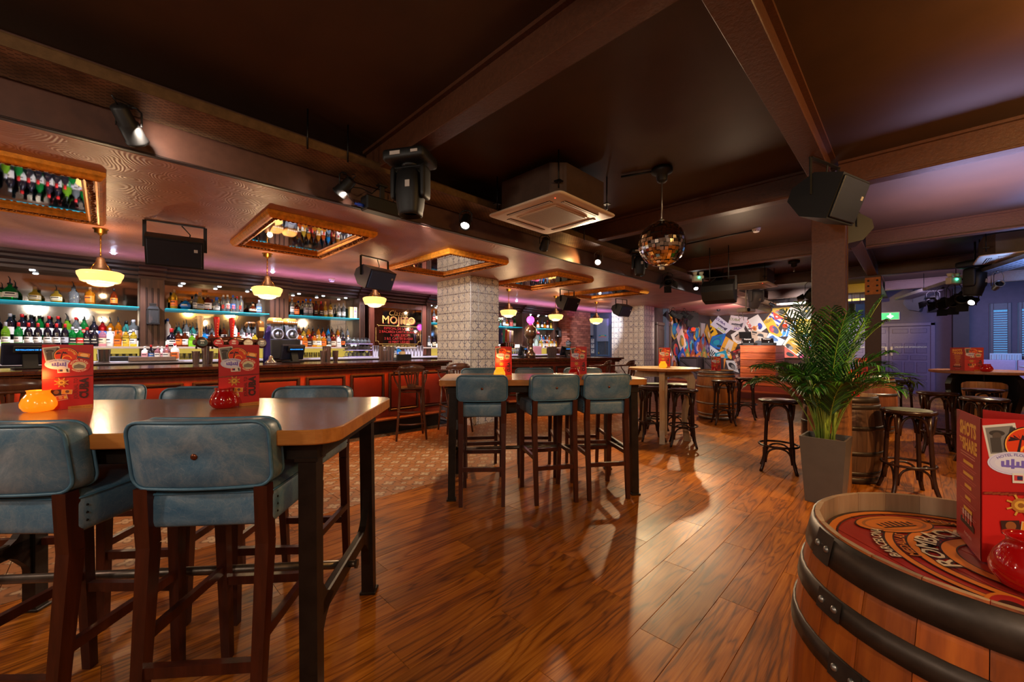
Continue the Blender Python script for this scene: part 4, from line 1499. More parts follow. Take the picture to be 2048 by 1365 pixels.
# beer tap fonts
def font_bar(loc, rz, lab, badges, handles, post=.16):
    t = thing('beer_font', lab, 'beer tap', loc, rz); t.scale = (1.25,) * 3
    mb_ = mat('font_bronze', lin(78, 44, 30), .25, .6, var=.2)
    b = B(); b.lathe([(.07, 0), (.075, .02), (.06, .05), (.07, .09), (.05, .13), (.04, post), (.04, post + .03)], 16); b.ob('post', mb_, t)
    n = len(badges)
    W_ = .135 * (n - 1)
    b = B(); b.tube([(-W_ / 2 - .05, 0, post + .06), (-W_ / 2, 0, post + .06), (0, 0, post + .075), (W_ / 2, 0, post + .06), (W_ / 2 + .05, 0, post + .06)], [.025, .034, .055, .034, .025], 12); b.ob('crossbar', mb_, t)
    for i, (c, tx) in enumerate(badges):
        x = -W_ / 2 + i * .135
        b = B(); b.M = tr(x, .05, post + .06) @ rotx(-PI / 2); b.lathe([(.052, -.02), (.055, 0), (.05, .008), (0, .012)], 20); bd = b.ob('badge', mb_, t)
        p = Print(.0135); p.disc(0, 0, .044, .037, c); p.disc(0, 0.018, .02, .006, (232, 224, 206)); p.text(tx, .021, 0, -.012, (236, 230, 214), bold=.01)
        o = p.ob('badge_print', bd); o.matrix_local = tr(x, .05, post + .06) @ rotz(PI) @ rotx(PI / 2)
    for i, hc, hh, kind in handles:
        x = -W_ / 2 + i * .135
        b = B()
        z0 = post + .09
        if kind == 'paddle':
            b.lathe([(.008, 0), (.014, .02), (.017, .1), (.026, .2), (.024, .225), (0, .23)], 12, c=(x, .02, z0))
        else:
            b.lathe([(.008, 0), (.03, .04), (.032, .1), (.036, .16), (.03, .2), (0, .215)], 12, c=(x, .02, z0), sq=5)
        if kind == 'paddle':
            for q in range(5):
                b.mi = 1; b.sphere((x, .04, z0 + .05 + q * .028), .005, 6, 4)
        else:
            b.mi = 1; b.box((x, .053, z0 + .12), (.05, .004, .04))
        b.ob('tap_handle', [mat('handle_%d_%d_%d' % hc, lin(*hc), .3), mat('handle_mark', lin(230, 190, 110), .4)], t)
    for i in range(n):
        x = -W_ / 2 + i * .135
        b = B(); b.tube([(x, -.03, post + .05), (x, -.07, post + .04), (x, -.08, post)], .009, 6); b.ob('spout', M_STEEL, t)
    return t


font_bar((-6.2, shelf_y(462, -6.2), 1.144), rad(-78), 'bronze five-tap beer font with red handles in the middle of the bar', [((120, 116, 110), 'ALE'), ((196, 178, 150), 'AGUILA'), ((168, 24, 26), 'RED'), ((190, 22, 26), 'Mahou'), ((46, 66, 60), 'IPA')],
         [(0, (96, 66, 40), 1, 'lantern'), (2, (216, 26, 22), 1, 'paddle'), (3, (208, 30, 26), 1, 'paddle'), (4, (222, 192, 150), 1, 'paddle')])
font_bar((*farbar(1014, .55), 1.144), rad(-60), 'bronze beer font with coloured handles beside the tiled pillar on far bar', [((150, 40, 30), 'A'), ((30, 90, 96), 'B'), ((46, 90, 70), 'C'), ((190, 40, 50), 'D'), ((160, 160, 170), 'E')],
         [(0, (190, 190, 200), 1, 'paddle'), (1, (120, 110, 170), 1, 'paddle'), (2, (214, 180, 140), 1, 'paddle'), (3, (200, 50, 40), 1, 'paddle'), (4, (70, 170, 160), 1, 'paddle')])
# slim lilac beer tower
t = thing('beer_tower', 'slim curved purple beer tower right of the beer font', 'beer tap', (-6.25, shelf_y(534, -6.25), 1.144), rad(-78))
b = B(); b.tube([(0, 0, 0), (0, 0, .1), (0, .0, .3), (0, .02, .42), (0, .06, .5)], [.05, .045, .04, .036, .02], 14); b.ob('column', mat('tower_purple', lin(70, 60, 150), .15, .5), t)
b = B(); b.lathe([(.07, 0), (.07, .02), (.03, .06), (.025, .1), (0, .11)], 14, c=(.0, .1, 0)); b.ob('drip_knob', M_STEEL, t)
# chrome tower with a lit pink globe
t = thing('beer_tower', 'chrome beer tower topped by a glowing pink globe on far bar', 'beer tap', (*farbar(1061, .55), 1.144))
b = B(); b.lathe([(.11, 0), (.11, .1), (.07, .13), (.06, .2), (.05, .3), (.08, .34), (.06, .4), (.11, .45), (.14, .5), (.14, .6), (.12, .66), (.05, .72), (.03, .76)], 20); b.ob('column', mat('tower_chrome', lin(170, 150, 130), .18, .9), t)
b = B(); b.sphere((0, 0, .83), .085, 16, 12); b.ob('globe', mat('pink_globe', lin(255, 80, 190), .3, emit=(1.0, .05, .45), es=4.0), t)

# slush / juice dispenser with two bowls
t = thing('juice_dispenser', 'twin clear juice dispenser with orange lids beside the till', 'drinks dispenser', (-7.75, shelf_y(565, -7.75), 1.168), rad(-80))
b = B(); b.box((0, -.02, .17), (.5, .3, .34), .015); b.ob('housing', mat('dispenser_dark', lin(34, 36, 46), .35), t)
for k in (-1, 1):
    b = B(); b.lathe([(.095, .34), (.105, .36), (.105, .6), (.1, .6), (.1, .36), (0, .35)], 20, c=(k * .12, 0, 0), sq=4); bw = b.ob('bowl', mat('dispenser_bowl', lin(230, 236, 245), .05, trans=.9, ior=1.1), t)
    b = B(); b.M = tr(k * .12, .1, .42) @ rotx(-PI / 2)
    b.lathe([(.1, -.03), (.1, .0), (.085, .015), (.085, .0), (.04, .0), (.04, .03), (0, .03)], 20); b.ob('front_cover', mat('dispenser_cover', lin(196, 204, 236), .2), bw)
    b = B(); b.box((k * .12, .15, .44), (.02, .03, .1), .006); b.ob('tap_lever', M_BLACK, bw)
    b = B(); b.lathe([(.112, .6), (.108, .66), (.08, .7), (0, .705)], 20, c=(k * .12, 0, 0), sq=4); ld = b.ob('lid', mat('dispenser_lid', lin(226, 150, 70), .4), t)
    for q in range(5):
        p = B(); p.M = tr(k * .12 - .07 + q * .035, .108, .63) @ rotx(-PI / 2); p.lathe([(.017, 0), (.017, .003), (0, .003)], 10); p.ob('orange_slice_print', mat('lid_print', lin(244, 226, 190), .5), ld)

# blender and small pots on the far bar
t = thing('blender', 'glass jug blender on dark base beside the brick pier', 'blender', (-7.3, shelf_y(1137, -7.3), 1.168))
b = B(); b.lathe([(.09, 0), (.085, .05), (.06, .13), (.05, .14)], 12); b.ob('motor_base', M_BLACK, t)
b = B(); b.lathe([(.05, .14), (.085, .36), (.08, .36), (.045, .15)], 12); b.ob('jug', GL['clear'], t)
b = B(); b.lathe([(.088, .36), (.07, .39), (.03, .41), (0, .41)], 12); b.ob('lid', M_BLACK, t)
bx = B(); bx.box((-7.35, 10.0, .57), (.5, 1.2, 1.16), .01)
tag(bx.ob('bar_cabinet', M_BB), 'dark cabinet under the blender in front of the far back bar', 'cabinet')

# fridge tower / coffee pots seen through
t = thing('bottle_cooler', 'small clear drinks tower with pink lids at the far bar', 'drinks dispenser', (-7.95, shelf_y(1069, -7.95), 1.168))
b = B(); b.box((0, 0, .12), (.26, .36, .24), .01); b.ob('housing', mat('cooler_pink', lin(190, 130, 140), .4), t)
for k in (-1, 1):
    b = B(); b.lathe([(.07, .24), (.08, .6), (.08, .6), (.07, .25)], 14, c=(0, k * .1, 0)); b.ob('bowl', GL['clear'], t)
    b = B(); b.lathe([(.09, .6), (.085, .67), (0, .69)], 14, c=(0, k * .1, 0)); b.ob('lid', mat('cooler_lid', lin(220, 90, 120), .4), t)

# cocktail mirror sign
def cocktail_mirror():
    X = -8.17
    y0, y1, z0, z1 = 3.92, 5.34, 1.19, 2.36
    t = thing('cocktail_mirror', 'dark framed mirror lettered with the classic mojito recipe', 'mirror', (X, (y0 + y1) / 2, (z0 + z1) / 2))
    Wd, Hh = y1 - y0, z1 - z0
    fb = B()
    for (y, z, sy, sz) in ((-Wd / 2 + .06, 0, .12, Hh), (Wd / 2 - .06, 0, .12, Hh), (0, Hh / 2 - .06, Wd - .24, .12), (0, -Hh / 2 + .06, Wd - .24, .12)):
        b = B(); b.box((0, y, z), (.07, sy, sz), .012); b.ob('frame_rail', wood('mirror_frame_wood', lin(60, 28, 20), lin(84, 42, 30), lin(100, 52, 38), .7, 'Z', .3, False), t)
    b = B(); b.box((0.0, 0, 0), (.02, Wd - .22, Hh - .22)); m = b.ob('mirror_pane', mat('smoked_mirror', (.5, .5, .52), .04, 1.0), t)
    gold, red = (196, 154, 78), (150, 22, 18)
    p = Print(.0005)
    p.text('Classic', .17, -.03, .30, gold, shear=.35)
    p.text('MOJITO', .235, .013, .112, (120, 16, 12), bold=.02, sx=1.0)
    p.text('MOJITO', .235, 0, .125, gold, bold=.012, sx=1.0)
    p.c(gold)
    for a, c_ in (((-.48, .07), (.48, .07)), ((-.48, -.33), (.48, -.33))):
        p.b._add([(a[0], a[1] - .004, p.z), (c_[0], c_[1] - .004, p.z), (c_[0], c_[1] + .004, p.z), (a[0], a[1] + .004, p.z)], [(0, 1, 2, 3)])
    for x in (-.55, .55):
        p.rect(x, -.13, .008, .3, gold)
        for z in (.045, -.305):
            p.ring(x * .955, z, .045, .008, gold, 12, 0 if x < 0 else PI / 2, PI / 2 if x < 0 else PI)
    for k, s in enumerate(('ESPECIAL DE LA CASA', '2 BACARDI CARTA BLANCA', '\u00bd LIME JUICE', '2 B.S. CASTER SUGAR', '10 MINT LEAVES')):
        p.text(s, .075, 0, -.01 - k * .075, red, bold=.012)
    p.text('Stir until mixed & top with sparkling soda', .05, 0, -.385, gold, shear=.3)
    p.text('Garnish with a fresh mint sprig', .05, 0, -.44, gold, shear=.3)
    o = p.ob('lettering', m, (0.0105, 0, 0), (PI / 2, 0, PI / 2))


cocktail_mirror()

# switch cupboards and sockets on the service wall
t = thing('wall_cupboard', 'grey-blue wall cupboard with a coloured sticker right of the switches', 'cupboard', (-7.86, 12.56, 2.0))
b = B(); b.box((0, 0, 0), (.48, .07, .82), .008); b.ob('cupboard_body', mat('cupboard_grey', lin(134, 146, 168), .4, var=.06), t)
b = B(); b.box((0, -.04, 0), (.43, .012, .77), .004); b.ob('door', mat('cupboard_grey', lin(134, 146, 168), .4), t)
p = Print(); p.rect(0, 0, .3, .05, (30, 150, 160)); p.rect(0, -.04, .3, .02, (226, 96, 60)); p.rect(0, .0, .16, .02, (230, 190, 60)); p.ob('sticker', t, (0.02, -.047, -.2), (PI / 2, 0, 0))
t = thing('wall_cupboard', 'plain grey hung cupboard against the brick pier', 'cupboard', (-8.45, 12.45, 2.14))
b = B(); b.box((0, 0, 0), (.42, .2, .66), .008); b.ob('cupboard_body', mat('cupboard_pale', lin(150, 152, 156), .4, var=.05), t)
b = B(); b.box((0, -.105, 0), (.38, .014, .62), .004); b.ob('door', mat('cupboard_pale', lin(150, 152, 156), .4), t)
for k, z in enumerate((1.62, 1.43, 1.24)):
    t = thing('wall_switch', f"white dimmer panel on the grey wall, {('top', 'middle', 'bottom')[k]} of three", 'switch', (-8.3, 12.575, z), 0, 'dimmer panels')
    b = B(); b.box((0, 0, 0), (.12, .03, .15), .006); b.ob('plate', M_WHITE, t)
    b = B(); b.box((0, -.016, .04), (.07, .006, .022), .002); b.ob('display', M_BLACK, t)
t = thing('serving_hatch', 'dark serving hatch with grey frame under the wall cupboard', 'hatch', (-7.86, 12.57, 1.4))
b = B()
for (x, z, sx, sz) in ((-.25, 0, .04, .66), (.25, 0, .04, .66), (0, .31, .46, .04), (0, -.31, .46, .04)): b.box((x, 0, z), (sx, .05, sz), .006)
b.ob('frame', mat('hatch_frame', lin(84, 112, 142), .4), t)
b = B(); b.box((0, .02, 0), (.46, .01, .58)); b.ob('hatch_panel', mat('hatch_dark', lin(70, 78, 88), .5, var=.15), t)
b = B(); b.box((.1, -.005, .02), (.025, .03, .56), .006); b.ob('pull_bar', M_STEEL, t)
p = Print(); p.poly([(-.03, 0), (.03, 0), (0, .06)], (226, 190, 60)); p.poly([(-.006, .012), (.006, .012), (.004, .04), (-.004, .04)], (30, 30, 30)); p.ob('warning_sticker', t, (-.18, .0, -.24), (PI / 2, 0, 0))
# ------------------------------------------------------------------ bar-height tables
M_TTOP = wood('oak_table_top', lin(108, 72, 46), lin(140, 96, 62), lin(164, 118, 80), 0.55, 'X', 0.22, False, 0.1, 0.25)
M_TEDGE = wood('oak_table_edge', lin(150, 92, 40), lin(184, 118, 54), lin(200, 136, 70), 0.7, 'X', 0.35, False, 0.08)
M_IRON = mat('blackened_iron', lin(46, 38, 33), 0.38, 0.55, var=0.3, bump=0.1, scale=14)
M_IRON2 = mat('worn_iron_rail', lin(104, 92, 82), 0.35, 0.8, var=0.35, scale=10)


def rounded(hx, hy, r, n=6):
    pts = []
    for cx_, cy_, a0 in ((hx - r, hy - r, 0), (-hx + r, hy - r, 90), (-hx + r, -hy + r, 180), (hx - r, -hy + r, 270)):
        for k in range(n + 1):
            a = rad(a0 + 90 * k / n)
            pts.append((cx_ + r * math.cos(a), cy_ + r * math.sin(a)))
    return pts


def bar_table(loc, rz, label):
    t = thing('bar_table', label, 'table', (*loc, 0), rz, 'long bar tables')
    HX, HY = 0.95, 0.475
    b = B()
    rp = rounded(HX, HY, .09)
    rp2 = rounded(HX - .004, HY - .004, .086)
    vs = [(x, y, 1.018) for x, y in rp2] + [(x, y, 1.022) for x, y in rp] + [(x, y, 1.066) for x, y in rp] + [(x, y, 1.07) for x, y in rp2]
    n = len(rp)
    b.mi = 1
    b._add(vs, [(i + k * n, (i + 1) % n + k * n, (i + 1) % n + (k + 1) * n, i + (k + 1) * n) for k in range(3) for i in range(n)] + [tuple(range(n))[::-1]])
    b.mi = 0
    b._add([(x, y, 1.07) for x, y in rp2], [tuple(range(n))])
    b.ob('table_top', [M_TTOP, M_TEDGE], t)
    fr = B()
    for y in (-.385, .385): fr.box((0, y, .985), (1.74, .05, .066), .004)
    for x in (-.85, .85): fr.box((x, 0, .985), (.05, .77, .066), .004)
    fr.ob('apron_frame', M_IRON, t)
    for sx in (-1, 1):
        for sy in (-1, 1):
            b = B()
            b.bar((sx * .84, sy * .385, 0.0), (sx * .83, sy * .375, .955), .062, .062, .062, .062, up=(0, 1, 0))
            b.box((sx * .84, sy * .39, .008), (.085, .08, .016), .004)
            b.bar((sx * .83, sy * .375, .945), (sx * .83, sy * .375, .958), .08, .08)
            b.ob('leg', M_IRON, t)
        # A-shaped end stretcher: a cross rail with gusset webs to each leg
        b = B()
        x = sx * .835
        b.box((x, 0, .36), (.035, .70, .07), .006)
        for sy in (-1, 1):
            b.M = tr(x - .0175, 0, 0) @ Matrix(((0, 0, 1, 0), (1, 0, 0, 0), (0, 1, 0, 0), (0, 0, 0, 1)))
            pts = [(sy * .36, .36), (sy * .20, .36), (sy * .28, .41), (sy * .33, .48), (sy * .355, .62), (sy * .365, .62)]
            b.prism(pts, 0, .035)
            pts = [(sy * .36, .36), (sy * .20, .36), (sy * .28, .31), (sy * .33, .25), (sy * .36, .14)]
            b.prism(pts, 0, .035)
        b.M = Matrix.Identity(4)
        b.ob('end_stretcher', M_IRON, t)
        b = B(); b.cyl((x + sx * .015, 0, .36), (x + sx * .05, 0, .36), .014, seg=8); b.cyl((x + sx * .045, 0, .36), (x + sx * .055, 0, .36), .022, seg=6, smooth=False); b.ob('rail_bolt', M_IRON2, t)
    b = B(); b.cyl((-.83, 0, .36), (.83, 0, .36), .019, seg=12); b.ob('foot_rail', M_IRON2, t)
    return t


TANG = YAW + rad(5)
LD = Vector((math.cos(TANG), math.sin(TANG)))            # long direction
UD = Vector((-math.sin(TANG), math.cos(TANG)))           # away from the camera
T1 = Vector((-2.38, 0.135))
T2 = Vector((-2.655, 3.055))
bar_table(T1, TANG, 'near long bar table with oak top and black iron frame, bottom left')
bar_table(T2, TANG, 'second long oak-topped bar table with three stools along its near side')

# ------------------------------------------------------------------ blue leather bar stools
def m_leather():
    t = NT('distressed_blue_leather')
    tc = t.n('ShaderNodeTexCoord')
    oi = t.n('ShaderNodeObjectInfo')
    add = t.n('ShaderNodeVectorMath', operation='ADD')
    comb = t.n('ShaderNodeCombineXYZ')
    for i in range(3): t.l(t.math('MULTIPLY', oi.outputs['Random'], 13.0 + 7 * i), comb.inputs[i])
    t.l(tc.outputs['Object'], add.inputs[0]); t.l(comb.outputs[0], add.inputs[1])
    n1 = t.n('ShaderNodeTexNoise', i_Scale=5.0, i_Detail=9.0, i_Roughness=0.75, i_Distortion=0.7)
    n2 = t.n('ShaderNodeTexNoise', i_Scale=260.0, i_Detail=2.0)
    vo = t.n('ShaderNodeTexVoronoi', i_Scale=38.0, feature='DISTANCE_TO_EDGE')
    for n in (n1, n2, vo): t.l(add.outputs[0], n.inputs['Vector'])
    c = t.ramp(n1.outputs[0], [(0.28, lin(50, 92, 122)), (0.46, lin(84, 116, 138)), (0.58, lin(116, 134, 146)), (0.74, lin(152, 160, 168))])
    cr = t.math('MULTIPLY', t.math('LESS_THAN', vo.outputs['Distance'], 0.012), 0.18)
    t.l(t.mix(cr, c, lin(170, 178, 182)), t.b.inputs['Base Color'])
    t.set(Roughness=0.36)
    t.bump(t.math('ADD', n2.outputs[0], t.math('MULTIPLY', n1.outputs[0], 1.5)), 0.16, 0.002)
    return t.mat


M_LEA = m_leather()
M_PIPE = mat('blue_piping', lin(70, 108, 130), 0.38, var=0.2, scale=20)
M_STW = wood('stool_leg_wood', lin(38, 15, 9), lin(62, 24, 13), lin(80, 34, 18), 0.8, 'Z', 0.32, False, 0.08, wear=lin(150, 96, 50))


def blue_stool():
    t = thing('bar_stool', 'x', 'bar stool')
    # seat cushion
    def crown(x, y, z):
        if z > 0: z += 0.018 * (1 - (x / .22) ** 2) * (1 - (y / .22) ** 2)
        return (x, y, z + 0.814)
    b = B(); b.soft((.210, .225, .064), (.03, .03, .03), (6, 6, 2), crown); b.ob('seat', M_LEA, t)
    b = B()
    for z in (.868,):
        b.tube([(x, y, z) for x, y in rounded(.207, .222, .03, 3)], .0045, 6, closed=True)
    b.ob('seat_piping', M_PIPE, t)
    # backrest: leaned, gently curved, with a button pinch at the rear
    HX_, HZ_, HD = .219, .112, .042

    def shape(x, y, z):
        u, v = x / HX_, z / HZ_
        puff = (1 - u * u) * (1 - v * v)
        y2 = y + (0.012 * puff if y > 0 else -0.012 * puff)
        if y < 0:
            d2 = (x / .075) ** 2 + (z / .05) ** 2
            y2 += 0.016 * math.exp(-d2 * 2.2)
        y2 -= 0.03 * (1 - u * u) - 0.03 + 0.0
        yb = y2 - .225 - (z + HZ_) * 0.16
        return (x, yb, z + 1.005)
    b = B(); b.soft((HX_, HD, HZ_), (.045, .014, .045), (12, 2, 8), shape); bk = b.ob('backrest', M_LEA, t)
    p = B()
    for sy in (-1, 1):
        pts = []
        for x, z in rounded(HX_ - .002, HZ_ - .002, .045, 5):
            q = shape(x, sy * (HD - .004), z)
            pts.append((q[0], q[1] + sy * .002, q[2]))
        # densify the straight runs so the piping follows the curve
        dense = []
        for i in range(len(pts)):
            a, c = Vector(pts[i]), Vector(pts[(i + 1) % len(pts)])
            k = max(1, int((c - a).length / .05))
            for j in range(k):
                q = a.lerp(c, j / k)
                u = q.x / HX_
                dense.append((q.x, q.y, q.z))
        fix = []
        for x, y, z in dense:
            zz = z - 1.005
            q = shape(x, sy * (HD - .004), zz)
            fix.append((x, q[1] - sy * (0.0105 * (1 - (x / HX_) ** 2) * (1 - (zz / HZ_) ** 2)), z))
        p.tube(fix, .0055, 6, closed=True)
    p.ob('piping', M_PIPE, bk)
    q = shape(0, -HD, 0)
    b = B(); b.sphere((0, q[1] - .001, q[2]), .0115, 10, 6, (1, .6, 1)); b.ob('button', mat('copper_button', lin(110, 62, 40), .3, .7), bk)
    # legs; the rear pair runs on up to carry the back
    for sx in (-1, 1):
        b = B()
        b.bar((sx * .185, .21, 0), (sx * .195, .185, .765), .034, .034, .046, .046, up=(0, 1, 0)); b.ob('leg', M_STW, t)
        b = B()
        b.bar((sx * .180, -.275, 0), (sx * .184, -.215, .70), .032, .034, .042, .05, up=(0, 1, 0))
        b.bar((sx * .184, -.215, .70), (sx * .184, -.228, .86), .042, .05, .042, .044, up=(0, 1, 0))
        b.bar((sx * .184, -.228, .86), (sx * .184, -.231, .896), .042, .044, .042, .04, up=(0, 1, 0))
        b.ob('leg', M_STW, t)
        b = B(); b.bar((sx * .19, -.24, .40), (sx * .19, .195, .40), .022, .034); b.ob('stretcher', M_STW, t)
    b = B(); b.bar((-.19, -.252, .31), (.19, -.252, .31), .026, .036); b.ob('stretcher', M_STW, t)
    b = B(); b.bar((-.187, .197, .35), (.187, .197, .35), .026, .036); b.ob('stretcher', M_STW, t)
    for sx in (-1, 1):
        for k in range(3):
            b = B(); b.sphere((sx * .2105, -.19, .79 + k * .025), .004, 6, 4); b.ob('stud', M_BLACKMET, t)
    return t


STOOL = blue_stool()
# tell each stool: centre from its table, offset along the table and side, small turn
def fr2(r, f):      # camera-relative right/forward to world
    return Vector((-f * SA + r * CA, f * CA + r * SA))


stools = [
    (fr2(-1.035, 1.56), 0, 'blue leather stool with copper button, nearest to the foreground on the left table'),
    (fr2(-1.60, 1.50), -4, 'blue leather stool cut off by the left picture edge'),
    (fr2(-2.52, 2.28), 181, 'blue stool behind the orange candle, far side of near table'),
    (fr2(-1.80, 2.16), 180, 'blue stool behind the menus, middle of far side of near table'),
    (fr2(-1.18, 2.19), 178, 'blue stool at right end of far side of near table'),
    (fr2(-.265, 3.70), -3, 'blue stool at left of the near side of the second table'),
    (fr2(.325, 3.76), 8, 'blue stool in middle of near side of second table'),
    (fr2(.82, 3.86), 4, 'blue stool at right of near side of second table'),
    (fr2(-.33, 4.42), 184, 'blue stool at left of far side of second table, behind yellow candle'),
    (fr2(.26, 4.42), 176, 'blue stool in middle of far side of second table between two menus'),
    (fr2(.84, 4.50), 178, 'blue stool at right of far side of second table, behind red candle'),
]
for i, (p, turn, lab) in enumerate(stools):
    rz = TANG + rad(turn)
    if i == 0:
        STOOL.location = (p.x, p.y, 0); STOOL.rotation_euler = (0, 0, rz); STOOL['label'] = lab; STOOL['group'] = 'blue leather bar stools'
    else:
        dup(STOOL, (p.x, p.y, 0), rz, lab, 'blue leather bar stools')

# ------------------------------------------------------------------ bentwood stools
M_BENT = mat('dark_bentwood', lin(46, 26, 20), 0.24, var=0.25, scale=6)


def bent_stool(pad):
    t = thing('bentwood_stool', 'x', 'stool')
    b = B(); b.lathe([(0, .742), (.17, .742), (.19, .75), (.197, .762), (.195, .776), (.182, .782), (.165, .776), (0, .772)], 28); b.ob('seat', M_BENT, t)
    b = B(); b.lathe([(.168, .772), (.160, .783), (.1, .787), (0, .788)], 28); b.ob('seat_pad', pad, t)
    H4 = [rad(45 + 90 * k) for k in range(4)]

    def legr(z):        # leg centre line radius with the flared foot
        u = z / .745
        return .150 + .038 * (1 - u) + .045 * max(0, (0.30 - u) / .30) ** 2
    for a in H4:
        pts = [(legr(z) * math.cos(a), legr(z) * math.sin(a), z) for z in (0, .03, .07, .12, .18, .25, .4, .6, .748)]
        b = B(); b.tube(pts, [.0165, .0165, .017, .0175, .018, .018, .018, .018, .018], 10); b.ob('leg', M_BENT, t)
        # ear brace curling out from the leg to the seat rim
        pts = []
        for k in range(7):
            u = k / 6
            z = .56 + .185 * u
            pts.append(((legr(z) + .004 + .042 * u ** .6) * math.cos(a + .0), (legr(z) + .004 + .042 * u ** .6) * math.sin(a), z))
        b = B(); b.tube(pts, .011, 8); b.ob('brace', M_BENT, t)
    for k in range(4):
        a0, a1 = H4[k], H4[(k + 1) % 4]
        def arch(z0, z1, rr):
            p0 = Vector((legr(z0) * math.cos(a0), legr(z0) * math.sin(a0)))
            p1 = Vector((legr(z0) * math.cos(a1), legr(z0) * math.sin(a1)))
            pts = []
            for i in range(13):
                u = i / 12
                q = p0.lerp(p1, .07 + .86 * (u - .08 * math.sin(2 * PI * u)))
                pts.append((q.x, q.y, z0 + (z1 - z0) * (math.sin(PI * u) ** .5)))
            return pts
        b = B(); b.tube(arch(.55, .728, 1), .011, 8); b.ob('arch_brace', M_BENT, t)
        b = B(); b.tube(arch(.10, .262, 1), .010, 8); b.ob('arch_brace', M_BENT, t)
    R = legr(.28) + .012
    b = B(); b.tube([(R * math.cos(2 * PI * k / 24), R * math.sin(2 * PI * k / 24), .28) for k in range(24)], .012, 8, closed=True); b.ob('foot_ring', M_BENT, t)
    return t


PADB = mat('brown_seat_pad', lin(74, 48, 44), 0.22)
PADG = mat('grey_green_seat_pad', lin(110, 118, 108), 0.5, var=.1)
S_A, S_B = bent_stool(PADB), bent_stool(PADG)
sl = [
    (W(4.47, 1557), 12, S_A, 'dark bentwood stool standing alone left of the potted palm'),
    (W(7.15, 1447), 30, S_A, 'dark bentwood stool in front of the pale barrel'),
    (W(7.75, 1492), 10, S_A, 'dark bentwood stool right of the pale barrel, before the stage steps'),
    (W(5.60, 1366), 25, S_A, 'dark bentwood stool at right front of the pale round table'),
    (W(5.95, 1302), 40, S_A, 'dark bentwood stool at left front of the pale round table'),
    (W(6.45, 1357), 0, S_B, 'bentwood stool with grey pad behind the pale round table, right'),
    (W(6.5, 1312), 15, S_B, 'bentwood stool with grey pad behind the pale round table, left'),
    (W(3.74, 1816), 20, S_B, 'large bentwood stool with grey-green pad right of the dark barrel'),
    (W(7.18, 1797), 35, S_A, 'bentwood stool in front of the purple emergency doors'),
    (W(5.22, 1874), 10, S_A, 'bentwood stool left of the black-legged round table'),
    (W(4.62, 1968), 30, S_A, 'bentwood stool tucked in front under the black-legged round table'),
    (W(5.6, 1966), 5, S_A, 'bentwood stool behind another under the black-legged round table'),
    (W(8.2, 2002), 5, S_A, 'bentwood stool beside the light barrel at far right'),
]
used = set()
for (x, y), turn, src, lab in sl:
    if id(src) not in used:
        used.add(id(src))
        src.location = (x, y, 0); src.rotation_euler = (0, 0, rad(turn)); src['label'] = lab; src['group'] = 'bentwood stools'
    else:
        dup(src, (x, y, 0), rad(turn), lab, 'bentwood stools')

# ------------------------------------------------------------------ high bentwood armchairs at the bar
M_CHAIR = wood('armchair_wood', lin(58, 30, 20), lin(84, 48, 32), lin(104, 62, 42), 0.9, 'Z', 0.28, False, 0.05)


